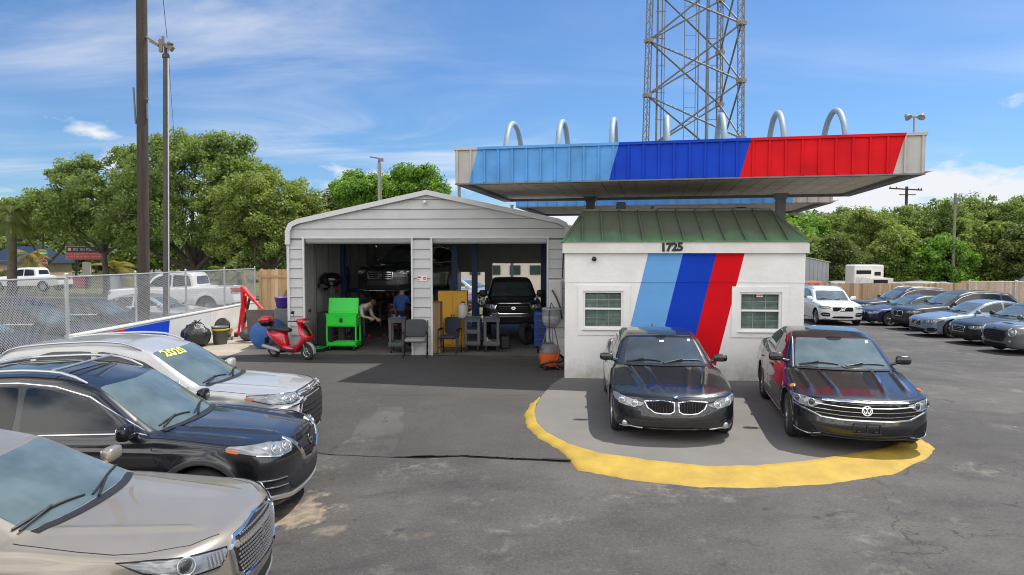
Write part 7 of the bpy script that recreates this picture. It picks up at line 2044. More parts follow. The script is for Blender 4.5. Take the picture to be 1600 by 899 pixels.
# more workshop things
for i, (y, z, r, m_, lab) in enumerate(((20.6, 1.9, .26, M_BLK, 'coiled black air hose hanging high on the left garage wall'), (21.9, 1.7, .22, OR, 'coiled orange cable hanging on the left garage wall'), (23.2, 2.0, .28, mat('blue_plastic'), 'coiled blue hose hanging on the left garage wall'))):
    mb = MB(); P = []
    for k in range(60):
        a = k * .42; P.append((.02 * math.sin(k), (r + .02 * math.sin(k * 1.7)) * math.cos(a), (r + .02 * math.cos(k * 1.3)) * math.sin(a)))
    mb.tube(P, .016, 6); o = mb.build('hose_coil', m_, None, loc=(-5.72, y, z)); tag(o, lab, 'hose')
def chest(x, y, rz, w, h, m_, lab):
    t = empty('tool_cabinet', (x, y, .012), R(rz), lab, 'tool cabinet')
    mb = MB(); mb.box((0, 0, h / 2 + .06), (w, .45, h), bev=.012); mb.build('cabinet_body', m_, t)
    n = max(3, int(h / .16))
    for k in range(n):
        mb = MB(); mb.box((0, -.235, .10 + (k + .5) * (h - .06) / n), (w - .06, .02, (h - .06) / n - .015), bev=.004); d_ = mb.build('drawer', m_, t)
        mb = MB(); mb.box((0, -.255, .10 + (k + .72) * (h - .06) / n), (w - .2, .02, .015)); mb.build('drawer_handle', M_SILV, d_)
    for sx in (-1, 1): mb = MB(); mb.lathe([(0, -.02), (.04, -.02), (.04, .02), (0, .02)], 10, axis='X', c=(sx * (w / 2 - .08), -.12, .04)); mb.build('caster', M_RUB, t)
chest(-4.05, 23.9, 8, .75, .95, mat('dark_red_paint'), 'dark red drawer cabinet on the floor beneath the raised car')
chest(-3.2, 24.4, -5, .6, 1.15, mat('grey_enamel', (.30, .30, .30), rough=.4), 'pale grey drawer cabinet behind the man in the blue shirt')
chest(-5.35, 19.35, 90, .55, 1.0, M_BLK, 'black drawer cabinet just inside the left jamb of the garage')
for i, (x, y, hh, m_, lab) in enumerate(((-.2, 19.3, .38, M_BLK, 'black plastic can right of the pair of carts'),)):
    t = empty('plastic_can', (x, y, .012), R(20 * i), lab, 'can'); mb = MB(); mb.box((0, 0, hh / 2), (.26, .18, hh), bev=.03); mb.build('can_body', m_, t); mb = MB(); mb.tube([(-.08, 0, hh), (-.08, 0, hh + .05), (.06, 0, hh + .05), (.06, 0, hh)], .012, 6); mb.lathe([(0, hh), (.03, hh), (.03, hh + .04), (0, hh + .04)], 10, c=(.1, 0, 0)); mb.build('handle', m_, t)
t = empty('bumper_cover', (-5.0, 25.6, .6), R(70), 'dark bumper cover leaning on the cluttered workbench', 'bumper'); mb = MB(); mb.tube([(-.8, .25, .2), (-.65, .05, .3), (0, 0, .32), (.65, .05, .3), (.8, .25, .2)], [.08, .12, .13, .12, .08], 8); mb.build('cover', M_BLK, t)
# ================================================================ low wall with chain link on top
t = empty('low_wall', (-10.42, 0, 0), 0, 'low pale block wall on the left with red and blue paint near its end', 'wall')
Y0, Y1, ZT = 15.7, 27.2, .80
mb = MB(); mb.box((0, (Y0 + Y1) / 2, ZT / 2 - .2), (.20, Y1 - Y0, ZT + .4)); mb.build('blockwork', mat('wall_render', (.50, .52, .53), rough=.85, noise=(.8, .12, 9), bump=(10, .3, .01)), t)
mb = MB(); mb.box((0, (Y0 + Y1) / 2, ZT + .02), (.24, Y1 - Y0, .04)); mb.build('coping', mat('coping_white', (.62, .62, .60), rough=.8, noise=(2, .12)), t)
for (a, b, m_, nm) in ((19.9, 22.6, mat('render_stained', (.55, .53, .49), rough=.9, noise=(1.2, .2)), 'repaired_patch'), (17.8, 20.15, S_DB, 'blue_band'), (16.3, 17.8, S_RD, 'red_band')):
    mb = MB(); 
    if nm == 'repaired_patch': mb.box((.1045, 25.0, ZT / 2 - .05), (.009, 4.2, ZT))
    else:
        P = [(a, -.3), (b + .25 * 0, -.3), (b, ZT - .05), (a, ZT - .05)] if nm == 'red_band' else [(a, -.3), (b - .25, -.3), (b, ZT - .05), (a, ZT - .05)]
        mb.add([(.1045, y, z) for y, z in P] + [(.10, y, z) for y, z in P], [(0, 1, 2, 3), (4, 7, 6, 5), (0, 4, 5, 1), (1, 5, 6, 2), (2, 6, 7, 3), (3, 7, 4, 0)])
    mb.build(nm, m_, t)
GAL = mat('galvanised', (.50, .51, .51), rough=.4, metal=.6, noise=(6, .15))
def chainlink(label, P0, P1, z0a, z1a, z0b, z1b, spacing=2.5, pitch=.070, wr=.0046, postr=.03, startpost=True, name='chain_link_fence', mid=False):
    P0 = Vector(P0); P1 = Vector(P1); L = (P1 - P0).length; d = (P1 - P0) / L
    t = empty(name, (P0.x, P0.y, 0), 0, label, 'fence')
    def pt(s_, v):
        z0 = z0a + (z0b - z0a) * s_ / L; z1 = z1a + (z1b - z1a) * s_ / L
        return Vector((d.x * s_, d.y * s_, z0 + (z1 - z0) * v))
    n = int(round(L / spacing))
    for k in range(0 if startpost else 1, n + 1):
        s_ = L * k / n; mb = MB(); a = pt(s_, 0); b = pt(s_, 1.0); mb.tube([a, b + Vector((0, 0, .02))], postr, 10); mb.blob(b + Vector((0, 0, .04)), (postr * 1.1,) * 3, 1, 1, 10, 6); mb.build('post', GAL, t)
    mb = MB(); mb.tube([pt(0, .985), pt(L, .985)], .021, 8); mb.build('top_rail', GAL, t)
    # woven wires: straight diagonals both ways (each a three sided bar)
    V = []; F = []
    H_ = z1a - z0a; nrm = Vector((-d.y, d.x, 0))
    def bar(a, b, off):
        dd = (b - a).normalized(); s1 = dd.cross(nrm).normalized(); o = len(V)
        for p in (a, b):
            for k in range(3):
                an = 2 * PI * k / 3; V.append(p + s1 * wr * math.cos(an) + nrm * (off + wr * math.sin(an)))
        for k in range(3): F.append((o + k, o + (k + 1) % 3, o + 3 + (k + 1) % 3, o + 3 + k))
    s_ = -H_
    while s_ < L:
        a0, a1 = max(s_, 0), min(s_ + H_, L)
        if a1 > a0:
            va, vb = (a0 - s_) / H_, (a1 - s_) / H_
            bar(pt(a0, va * .98), pt(a1, vb * .98), .003); bar(pt(a0, (1 - va) * .98), pt(a1, (1 - vb) * .98), -.003)
        s_ += pitch * 1.0
    mb = MB(); mb.add(V, F); mb.build('wire_mesh', GAL, t)
    return t
chainlink('chain link fence with pipe posts standing on the low white wall', (-10.46, 15.75), (-10.40, 27.1), ZT - .02, 2.23, ZT - .02, 2.17, spacing=2.64)
chainlink('taller stretch of chain link reaching the ground at the left edge', (-10.50, 8.6), (-10.46, 15.7), -.2, 2.29, -.15, 2.23, spacing=2.4)

# ================================================================ wooden fences
def woodfence(label, P0, P1, z0, zt, m, bw=.14, seed=1, wob=.02, post_face=1, dip=0.0):
    P0 = Vector(P0); P1 = Vector(P1); L = (P1 - P0).length; d = (P1 - P0) / L; a = math.atan2(d.y, d.x)
    t = empty('wooden_fence', (P0.x, P0.y, z0), a, label, 'fence')
    random.seed(seed); mb = MB(); s_ = 0
    tt = L / 3.0
    while s_ < L:
        h = (zt - z0) + random.uniform(-wob, wob); w = bw - .006
        x = s_ + bw / 2; yo = random.uniform(-.004, .004)
        P = [(x - w / 2, -.009), (x + w / 2, -.009), (x + w / 2, .009), (x - w / 2, .009)]
        V = [(p[0], p[1] + yo, 0) for p in P] + [(p[0], p[1] + yo, h - .035) for p in P] + [(x - w / 2 + .03, -.009 + yo, h), (x + w / 2 - .03, -.009 + yo, h), (x + w / 2 - .03, .009 + yo, h), (x - w / 2 + .03, .009 + yo, h)]
        mi = random.choice((0, 0, 1, 2))
        mb.add(V, [(0, 1, 5, 4), (1, 2, 6, 5), (2, 3, 7, 6), (3, 0, 4, 7), (4, 5, 9, 8), (5, 6, 10, 9), (6, 7, 11, 10), (7, 4, 8, 11), (8, 9, 10, 11)], mi)
        s_ += bw
    mb.build('picket_panel', m, t)
    n = max(1, int(L / 2.4))
    for k in range(n + 1): mb = MB(); mb.box((L * k / n, .06 * post_face, (zt - z0) / 2 - .02), (.09, .09, zt - z0 - .05)); mb.build('post', m[1], t)
    for z in (.3, (zt - z0) - .3): mb = MB(); mb.box((L / 2, .035 * post_face, z), (L, .045, .09)); mb.build('rail', m[1], t)
    return t
W1 = [mat('new_pine', (.52, .36, .20), rough=.75, noise=(3, .2, 6), streak=(1, 1, .15)), mat('new_pine_dark', (.44, .28, .15), rough=.75, noise=(3, .2, 6), streak=(1, 1, .15)), mat('new_pine_pale', (.58, .43, .26), rough=.75, noise=(3, .2, 6), streak=(1, 1, .15))]
W2 = [mat('weathered_pine', (.40, .27, .17), rough=.8, noise=(3, .25, 6), streak=(1, 1, .15)), mat('weathered_pine_dark', (.30, .19, .115), rough=.8, noise=(3, .25, 6), streak=(1, 1, .15)), mat('weathered_pine_pale', (.47, .34, .23), rough=.8, noise=(3, .25, 6), streak=(1, 1, .15))]
woodfence('new pale pine fence closing the gap between the low wall and the garage', (-10.3, 27.4), (-5.4, 28.6), 0, 2.12, W1, seed=2, post_face=-1)
woodfence('weathered brown picket fence behind the right-hand row of cars', (12.0, 40.4), (27.6, 40.6), -.88, .98, W2, seed=3)
woodfence('grey-brown fence continuing behind the chain link at the far right', (29.8, 44.5), (60, 45.5), -1.0, .95, W2, seed=5)
chainlink('tall chain link fence at the far right behind the parked cars', (27.7, 40.6), (48, 41.5), -.88, 1.06, -.88, 1.15, spacing=3.0, pitch=.09, wr=.004, postr=.035)
o = None
# ================================================================ foliage
def leaf_mat(name, c1, c2, c3, trans=.35, scale=.45):
    m = bpy.data.materials.new(name); m.use_nodes = True; t = m.node_tree; b = t.nodes['Principled BSDF']; out_ = t.nodes['Material Output']
    b.inputs['Roughness'].default_value = .55
    g = t.nodes.new('ShaderNodeNewGeometry'); co = t.nodes.new('ShaderNodeTexCoord')
    nz = t.nodes.new('ShaderNodeTexNoise'); nz.inputs['Scale'].default_value = scale; nz.inputs['Detail'].default_value = 3; t.links.new(co.outputs['Object'], nz.inputs['Vector'])
    ad = t.nodes.new('ShaderNodeMath'); ad.operation = 'MULTIPLY_ADD'; ad.inputs[1].default_value = .55; t.links.new(g.outputs['Random Per Island'], ad.inputs[0])
    mr = t.nodes.new('ShaderNodeMapRange'); mr.inputs['From Min'].default_value = .35; mr.inputs['From Max'].default_value = .65; mr.inputs['To Min'].default_value = 0; mr.inputs['To Max'].default_value = .45; t.links.new(nz.outputs[0], mr.inputs[0]); t.links.new(mr.outputs[0], ad.inputs[2])
    cr = t.nodes.new('ShaderNodeValToRGB'); cr.color_ramp.elements[0].color = (*c1, 1); cr.color_ramp.elements[1].color = (*c3, 1); e = cr.color_ramp.elements.new(.5); e.color = (*c2, 1)
    t.links.new(ad.outputs[0], cr.inputs[0]); t.links.new(cr.outputs[0], b.inputs['Base Color'])
    tr = t.nodes.new('ShaderNodeBsdfTranslucent'); hs = t.nodes.new('ShaderNodeMix'); hs.data_type = 'RGBA'; hs.blend_type = 'MULTIPLY'; hs.inputs['Factor'].default_value = 1; hs.inputs['B'].default_value = (1.5, 1.35, .5, 1)
    t.links.new(cr.outputs[0], hs.inputs['A']); t.links.new(hs.outputs['Result'], tr.inputs['Color'])
    mx = t.nodes.new('ShaderNodeMixShader'); mx.inputs[0].default_value = trans; t.links.new(b.outputs[0], mx.inputs[1]); t.links.new(tr.outputs[0], mx.inputs[2]); t.links.new(mx.outputs[0], out_.inputs[0])
    return m
LF1 = leaf_mat('oak_leaves', (.085, .145, .042), (.155, .235, .065), (.27, .335, .12), trans=.45)
LF2 = leaf_mat('yellow_green_leaves', (.10, .165, .04), (.185, .26, .06), (.30, .36, .12), trans=.45)
LF3 = leaf_mat('bright_green_leaves', (.06, .14, .02), (.12, .25, .03), (.20, .36, .06), trans=.45)
LF4 = leaf_mat('dark_green_leaves', (.06, .10, .025), (.11, .16, .04), (.18, .23, .07), trans=.4)
BARK = mat('bark', (.075, .062, .05), rough=.95, noise=(3, .35, 8), bump=(10, .8, .03))
rng = np.random.default_rng(5)
def leaves(name, centres, radii, n, size, m, parent, droop=0.0, flat=.8):
    """n leaf-sized quads scattered through clumps"""
    k = rng.integers(0, len(centres), n)
    C = np.asarray(centres)[k]; Rr = np.asarray(radii)[k]
    d = rng.normal(size=(n, 3)); d /= np.linalg.norm(d, axis=1)[:, None]
    rad = rng.random(n) ** .45
    P = C + d * (Rr * rad * 1.15)[:, None] * np.array([1, 1, flat])
    N = d * .6 + rng.normal(size=(n, 3)) * .7 + np.array([0, 0, .5]); N /= np.linalg.norm(N, axis=1)[:, None]
    A = np.cross(N, rng.normal(size=(n, 3))); A /= np.linalg.norm(A, axis=1)[:, None]; B_ = np.cross(N, A)
    s_ = size * rng.uniform(.6, 1.35, n)[:, None]
    V = np.stack([P - A * s_, P - B_ * s_ * .5 + N * s_ * .12, P + A * s_, P + B_ * s_ * .5 + N * s_ * .12], 1).reshape(-1, 3)
    me = bpy.data.meshes.new(name); me.vertices.add(n * 4); me.vertices.foreach_set('co', V.astype(np.float32).ravel())
    me.loops.add(n * 4); me.polygons.add(n); me.loops.foreach_set('vertex_index', np.arange(n * 4, dtype=np.int32))
    me.polygons.foreach_set('loop_start', np.arange(0, n * 4, 4, dtype=np.int32)); me.polygons.foreach_set('loop_total', np.full(n, 4, dtype=np.int32))
    me.materials.append(m); me.update(calc_edges=True)
    return link_mesh(name, me, parent)
def tree(label, x, y, z0, blobs, m, n=22000, size=.16, trunk=.3, fork=2.5, clump=.75, seed=1, group=None, sparse=None, dens=1.0, density_shell=.5, name='broadleaf_tree'):
    """blobs: crown masses (dx,dy,z,rx,ry,rz); clumps fill their outer shells; limbs reach to them"""
    global rng
    rng = np.random.default_rng(seed)
    t = empty(name, (x, y, z0), 0, label, 'tree', group)
    cs = []; rs = []
    for (dx, dy, z, rx, ry, rz) in blobs:
        k = int(dens * 14 * (rx * ry * rz) ** .667 / clump ** 1.5 / 2.2) + 5
        d = rng.normal(size=(k, 3)); d /= np.linalg.norm(d, axis=1)[:, None]; d[:, 2] = np.where(d[:, 2] < -.55, -d[:, 2], d[:, 2])
        q = (density_shell + (1 - density_shell) * rng.random(k)) * rng.uniform(.88, 1.1, k)
        P = np.array([dx, dy, z]) + d * q[:, None] * np.array([rx, ry, rz]); cs += list(P); rs += list(clump * rng.uniform(.55, 1.25, k))
    lv = leaves('crown', cs, rs, n, size, m, t)
    mb = MB(); r0 = trunk
    F_ = Vector((rng.normal() * .15, rng.normal() * .15, fork))
    mb.tube([(0, 0, -.3), (0, 0, .1), F_ * .5 + Vector((.05, 0, 0)), F_], [r0 * 1.5, r0 * 1.15, r0, r0 * .9], 10)
    mb.build('trunk', BARK, t)
    mb = MB()
    for (dx, dy, z, rx, ry, rz) in blobs:
        e = Vector((dx, dy, z)); mid = F_.lerp(e, .5) + Vector((rng.normal() * .4, rng.normal() * .4, -.3))
        mb.tube([F_ - Vector((0, 0, .2)), F_.lerp(mid, .5) + Vector((0, 0, -.1)), mid, e], [r0 * .6, r0 * .45, r0 * .33, r0 * .16], 7)
        idx = [i for i in range(len(cs)) if (Vector(cs[i]) - e).length < max(rx, ry) * 1.3]
        for i in list(rng.permutation(idx))[:9]:
            c_ = Vector(cs[i]); m2 = e.lerp(c_, .5) + Vector((rng.normal() * .25, rng.normal() * .25, rng.normal() * .2)); mb.tube([e.lerp(mid, rng.random() * .6), m2, c_], [r0 * .16, r0 * .10, .02], 5)
    mb.build('limbs', BARK, t)
    return t
def S(px, Y): return (px - 800) / 1048 * Y
ORD = ['first', 'second', 'third', 'fourth', 'fifth', 'sixth', 'seventh', 'eighth', 'ninth', 'tenth', 'eleventh', 'twelfth']
tree('largest dark green oak with a forked trunk, amid the trees on the left', S(305, 48), 48, -.25,
     [(.0, 0, 8.4, 4.4, 4, 2.6), (2.0, .5, 10.0, 2.3, 2.2, 1.6), (-1.6, 0, 10.4, 2.0, 2, 1.2), (-4.0, 0, 6.6, 2.6, 3, 2.2), (4.0, 0, 7.4, 2.4, 2.8, 2.6), (0, -2.5, 5.2, 4.8, 2, 2.4), (3.2, -1.5, 4.4, 2.6, 2, 1.9), (-3.4, -1.5, 4.2, 2.8, 2, 1.9)],
     LF1, n=90000, size=.105, trunk=.42, fork=2.0, seed=3, clump=.6, dens=.75)
tree('oak with a thin ragged branchy top, left of the two tall poles', S(165, 50), 50, -.25,
     [(.5, 0, 6.6, 4.0, 4, 2.4), (-2.0, 0, 8.6, 1.9, 1.8, 1.2), (1.8, 0, 9.6, 1.8, 2, 1.2), (-3.6, 0, 6.0, 2.2, 3, 1.8), (0, -1.0, 5.6, 4.4, 2, 1.3), (-1.0, 0, 9.7, .9, .9, .6), (-3.2, 0, 8.7, 1.0, .8, .5), (-2.5, -1, 5.2, 2.6, 2, 1.0), (2.8, -2, 4.4, 2.4, 2, 1.3)],
     LF1, n=50000, size=.105, trunk=.2, fork=3.2, seed=5, clump=.5, dens=.62)
tree('yellow-green oak nearest the left side of the garage', S(418, 46), 46, -.25,
     [(0, 0, 6.3, 3.2, 3.2, 2.5), (-2.2, 0, 5.6, 2.3, 2.5, 2.2), (2.4, 0, 5.4, 1.8, 2.3, 1.9), (0, -1.8, 4.0, 3.8, 1.8, 1.9), (2.2, -1, 3.6, 2.2, 1.8, 1.5)],
     LF2, n=56000, size=.105, trunk=.30, fork=2.0, seed=7, clump=.55, dens=.8)
tree('open-crowned tree at the far left behind the cabbage palm', S(72, 62), 62, -.25,
     [(0, 0, 6.6, 3.3, 3, 2.2), (-2.6, 0, 6.0, 2.4, 2.6, 1.8), (2.4, 0, 5.4, 2.2, 2.4, 2.0)], LF1, n=32000, size=.14, trunk=.25, fork=2.0, seed=9, clump=.6)
tree('rounded bright green tree rising over the garage roof', S(612, 46), 46, -.1,
     [(-.4, 0, 6.4, 2.6, 2.6, 2.2), (1.6, 0, 7.2, 2.0, 2.2, 1.7), (-2.2, 0, 6.9, 1.6, 2, 1.5), (3.0, 0, 6.0, 1.2, 1.6, 1.5)], LF3, n=46000, size=.115, trunk=.25, fork=2.4, seed=13, clump=.55)
tree('small dull green tree at the left shoulder of the garage roof', S(535, 50), 50, -.1, [(0, 0, 5.4, 2.2, 2, 1.6), (-1.5, 0, 4.6, 1.6, 2, 1.4)], LF4, n=9000, size=.17, trunk=.2, fork=2.0, seed=15)
for i, (px_, Y_, h_, r_, m_) in enumerate([(20, 78, 6.6, 4.2, LF4), (90, 84, 7.2, 4.6, LF1), (175, 76, 6.2, 4.4, LF4), (262, 80, 6.6, 4.6, LF1), (352, 78, 6.4, 4.4, LF4), (440, 74, 6.6, 4.2, LF1), (505, 70, 5.8, 3.6, LF4), (-50, 72, 7.8, 4.5, LF1), (225, 100, 5.5, 5, LF4), (330, 104, 5.5, 5, LF4), (140, 108, 5.5, 5, LF4), (420, 100, 5.5, 5, LF4)]):
    tree(ORD[sorted([20, 90, 175, 262, 352, 440, 505, -50, 225, 330, 140, 420]).index(px_)] + ' tree from the left in the shaded row behind the oaks', S(px_, Y_), Y_, -.3, [(0, 0, h_ * .55, r_, r_ * .7, h_ * .42), (-r_ * .5, 0, h_ * .35, r_ * .7, r_ * .6, h_ * .32), (r_ * .5, -1, h_ * .35, r_ * .7, r_ * .6, h_ * .32)], m_, n=9000, size=.24, trunk=.2, fork=1.6, seed=30 + i, clump=.9, group='shaded row of trees behind the oaks')
RT = [(1232, 66, 7.9, 2.6, LF3, 'bright green bushy tree directly right of the booth roof'), (1268, 70, 8.2, 2.8, LF3, 'fresh green tree second from the booth roof'), (1312, 72, 9.0, 3.0, LF1, 'mid green tree beneath the right end of the rear canopy'),
      (1300, 60, 5.8, 2.5, LF4, 'low dark green tree standing behind the white trailer'), (1355, 66, 8.6, 3.0, LF2, 'yellow-green tree left of the crossarm pole'), (1412, 68, 8.8, 3.0, LF1, 'mid green tree in front of the crossarm pole'),
      (1400, 60, 6.3, 2.4, LF2, 'lower yellowish tree between the crossarm pole and the trailer'), (1468, 66, 9.6, 3.2, LF1, 'tall loose-topped tree left of the plain timber pole'), (1522, 70, 10.6, 3.3, LF1, 'tallest tree on the right, behind the plain timber pole'),
      (1470, 58, 5.6, 2.2, LF3, 'low fresh green tree around the foot of the plain timber pole'), (1545, 60, 7.0, 2.6, LF2, 'pale green tree right of the plain timber pole'), (1590, 68, 10.0, 3.2, LF1, 'tall tree at the right edge of the wood'), (1600, 58, 6.5, 2.5, LF4, 'dark tree at the right edge in front of the wood'), (1660, 66, 9.5, 3.4, LF1, 'tree just beyond the right edge of the wood')]
for i, (px_, Y_, h_, r_, m_, lab) in enumerate(RT):
    tree(lab, S(px_, Y_), Y_, -1.1, [(0, 0, h_ * .72, r_ * .8, r_ * .8, h_ * .24), (-r_ * .55, 0, h_ * .48, r_ * .75, r_ * .8, h_ * .28), (r_ * .55, 0, h_ * .5, r_ * .75, r_ * .8, h_ * .28), (0, -r_ * .4, h_ * .26, r_ * 1.05, r_ * .7, h_ * .24)],
         m_, n=27000, size=.13, trunk=.22, fork=1.8, seed=60 + i, clump=.58, dens=.8)
for i in range(9):
    Y_ = 84 + 3 * (i % 2); tree(ORD[i] + ' tree from the booth in the dark back row of the wood', S(1225 + i * 50, Y_), Y_, -1.1, [(0, 0, 6.2, 3.6, 3, 3.0), (0, -1, 3, 4, 2.5, 2.6)], LF4, n=7000, size=.28, trunk=.25, fork=2, seed=90 + i, clump=1.0, group='dark back row of the wood')
tree('hedge-like dark tree behind the booth seen under the canopies', S(1180, 60), 60, -.8, [(0, 0, 4.0, 3.2, 2.5, 2.2), (3, 0, 4.0, 3.2, 2.5, 2.2)], LF1, n=9000, size=.2, trunk=.2, fork=1.5, seed=120)

# palms
PF = leaf_mat('palm_fronds', (.05, .085, .02), (.10, .15, .03), (.20, .22, .06), trans=.3)
PFY = leaf_mat('yellow_palm_fronds', (.14, .14, .03), (.26, .23, .05), (.34, .26, .07), trans=.3)
def palm(label, x, y, z0, h, r, m, nf=26, rf=1.5, seed=1, skirt=True, group=None):
    random.seed(seed); t = empty('palm_tree', (x, y, z0), 0, label, 'palm', group)
    mb = MB(); P = []; rr = []
    for k in range(12):
        u = k / 11; P.append((.15 * math.sin(u * 2), 0, -.2 + (h + .2) * u)); rr.append(r * (1.15 - .15 * u) * (1 + .06 * (k % 2)) * (1.35 if u > .85 else 1))
    mb.tube(P, rr, 12); mb.build('trunk', mat('palm_bark', (.10, .08, .06), rough=.95, noise=(5, .35)), t)
    mb = MB(); top = Vector((P[-1][0], 0, h))
    for f in range(nf):
        a = 2 * PI * f / nf * 2.4 + random.uniform(-.2, .2); el = random.uniform(-.7, 1.2); L_ = rf * random.uniform(.8, 1.1)
        Q = []
        for k in range(7):
            u = k / 6; Q.append(top + Vector((math.cos(a), math.sin(a), 0)) * (L_ * u * math.cos(el * .7)) + Vector((0, 0, L_ * (math.sin(el) * u - .6 * u * u))))
        mb.tube(Q, [.02] * 4 + [.012] * 3, 4)
        side = Vector((-math.sin(a), math.cos(a), 0))
        for k in range(2, 7):
            for j in range(5):
                u = (k - 1 + j / 5) / 6; p = Q[k - 1].lerp(Q[k], j / 5); d = (Q[k] - Q[k - 1]).normalized(); ll = L_ * .42 * math.sin(PI * min(1, u * .85 + .12))
                for sg in (-1, 1):
                    e = p + (d * .65 + side * sg * .75).normalized() * ll + Vector((0, 0, -.3 * ll)); w_ = d * .022
                    mb.add([p - w_, p + w_, e], [(0, 1, 2)])
    mb.build('fronds', m, t)
palm('cabbage palm with a thick dark trunk at the far left edge', S(17, 49), 49, -.25, 5.9, .27, PF, nf=46, rf=2.2, seed=2)
palm('second palm crown half hidden behind the cabbage palm', S(45, 58), 58, -.25, 2.9, .2, PFY, nf=24, rf=1.9, seed=4)
palm('low golden-leaved palm beside the roadside sign board', S(175, 62), 62, -.25, 1.6, .35, PFY, nf=34, rf=2.4, seed=6)
palm('low bushy palm at the far left behind the fence', S(0, 64), 64, -.25, .9, .2, PF, nf=22, rf=2.2, seed=8)
for i, (px_, Y_, h_) in enumerate(((872, 31, 3.5), (893, 30.5, 3.6), (884, 34, 3.9))):
    palm(['palm crown showing between garage and booth roof, left one', 'palm crown showing between garage and booth roof, nearest the green roof', 'palm crown behind the two at the booth roof corner'][i], S(px_, Y_), Y_, 0, h_, .14, PF, nf=22, rf=1.0, seed=20 + i)
palm('small palm among the trees under the big oak', S(345, 66), 66, -.3, 1.6, .2, PF, nf=20, rf=1.8, seed=31)
palm('yellowish palm right of the oak trunk beyond the white pickup', S(372, 60), 60, -.3, 1.4, .2, PFY, nf=20, rf=1.6, seed=33)
# ================================================================ poles
WP = mat('old_timber_pole', (.052, .040, .032), rough=.9, noise=(2, .35, 8), streak=(8, 8, .6), bump=(14, .6, .02))
t = empty('utility_pole', (S(222, 22), 22, -.25), 0, 'thick brown timber utility pole running out of the top, beside the lamp pole', 'pole')
mb = MB(); mb.tube([(0, 0, 0), (.14, 0, 7), (.33, 0, 16)], [.185, .17, .15], 16); mb.build('shaft', WP, t)
mb = MB(); mb.tube([(-.03, -.08, 7.2), (-.06, -.10, 8.35)], .03, 6); mb.box((.35, -.05, 8.0), (.09, .05, .05)); mb.box((.34, -.05, 7.6), (.04, .04, .5)); mb.build('bracket', M_STL, t)
mb = MB(); mb.tube([(.36, -.05, 9.98), (.62, -.1, 9.82), (.84, -.1, 9.66)], [.03, .045, .035], 6); mb.box((.66, -.1, 9.74), (.3, .14, .07), rot=Matrix.Rotation(.5, 3, 'Y')); mb.box((.86, -.1, 9.62), (.10, .10, .30)); mb.build('lamp_arm', mat('tan_fitting', (.16, .14, .11), rough=.6), t)
t = empty('lamp_pole', (S(257, 22), 22, -.25), 0, 'slim dark lamp pole with a pale conduit, next to the thick timber utility pole', 'pole')
mb = MB(); mb.tube([(0, 0, 0), (0, 0, 9.45)], [.105, .085], 12); mb.lathe([(.095, 9.3), (.11, 9.32), (.11, 9.42), (.05, 9.46), (.05, 9.75)], 12); mb.build('shaft', mat('dark_pole_steel', (.06, .058, .055), rough=.6, noise=(3, .3)), t)
mb = MB(); mb.tube([(.11, -.06, 1), (.105, -.06, 9.3)], .020, 8); mb.build('conduit', mat('pale_conduit', (.55, .55, .53), rough=.4), t)
mb = MB(); M = Matrix.Rotation(R(38), 3, 'Y'); mb.box((0, 0, 9.72), (.52, .12, .10), rot=M); mb.box((.14, -.02, 9.66), (.22, .16, .16), rot=M); mb.box((-.2, 0, 9.74), (.26, .12, .05)); mb.lathe([(0, 0), (.09, 0), (.10, .07), (0, .09)], 14, c=(.17, -.05, 9.72)); mb.tube([(-.09, 0, 9.7), (-.09, 0, 10.0)], .045, 8); mb.build('lamp_head', mat('tan_fitting'), t); t.rotation_euler = (0, .024, 0)
mb = MB(); P = []
for k in range(14):
    u = k / 13; P.append((S(257, 22) + .28 - .35 * u, 22, 9.7 + 4.5 * u))
mb.tube(P, .010, 4); P = [(S(260, 22) + .25 + .15 * (k / 9) ** 1.5, 22, 9.6 - 3.6 * k / 9) for k in range(10)]; mb.tube(P, .006, 4); o = mb.build('cable', M_BLK); tag(o, 'thin black cable running up from the head of the lamp pole', 'cable')
t = empty('lamp_pole', (S(594, 31), 31, 0), 0, 'lamp pole with a flat lamp head standing behind the garage roof', 'pole')
mb = MB(); mb.tube([(0, 0, 0), (0, 0, 6.9)], .075, 10); mb.tube([(.09, -.05, 1), (.09, -.05, 6.8)], .025, 6); mb.build('shaft', mat('grey_pole', (.25, .25, .24), rough=.6), t)
mb = MB(); mb.box((-.2, 0, 7.15), (.42, .12, .05), rot=Matrix.Rotation(.15, 3, 'Y')); mb.box((.08, 0, 7.05), (.22, .2, .12)); mb.tube([(0, 0, 6.9), (0, 0, 7.1)], .05, 8); mb.build('lamp_head', M_STL, t)
for px_, Y_, zt_, lab in ((718, 30, 5.72, 'short square post rising behind the right slope of the garage roof'), (800, 30, 4.9, 'lower square post rising behind the right slope of the garage roof near the canopy')):
    t = empty('steel_post', (S(px_, Y_), Y_, 0), 0, lab, 'post'); mb = MB(); mb.box((0, 0, zt_ / 2), (.13, .13, zt_)); mb.build('shaft', M_STL, t); mb = MB(); mb.box((0, 0, zt_ + .01), (.16, .16, .03)); mb.build('cap', M_STL, t)
t = empty('utility_pole', (S(1413, 74), 74, -1.1), 0, 'timber utility pole whose crossarm shows above the trees on the right', 'pole')
mb = MB(); mb.tube([(0, 0, 0), (0, 0, 11.2)], .15, 8); mb.build('shaft', WP, t)
mb = MB(); mb.box((-.2, -.15, 10.9), (3.6, .1, .14), rot=Matrix.Rotation(R(3), 3, 'Y')); mb.box((0, -.15, 10.3), (1.8, .1, .1)); 
for x in (-1.9, -1.2, 1.2, 1.5): mb.lathe([(.05, 0), (.06, .12), (0, .18)], 8, c=(x, -.15, 10.95 - x * .05))
mb.build('crossarm', WP, t)
t = empty('utility_pole', (S(1489, 56.5), 56.5, -1.1), 0, 'plain pale timber pole standing in front of the trees on the right', 'pole')
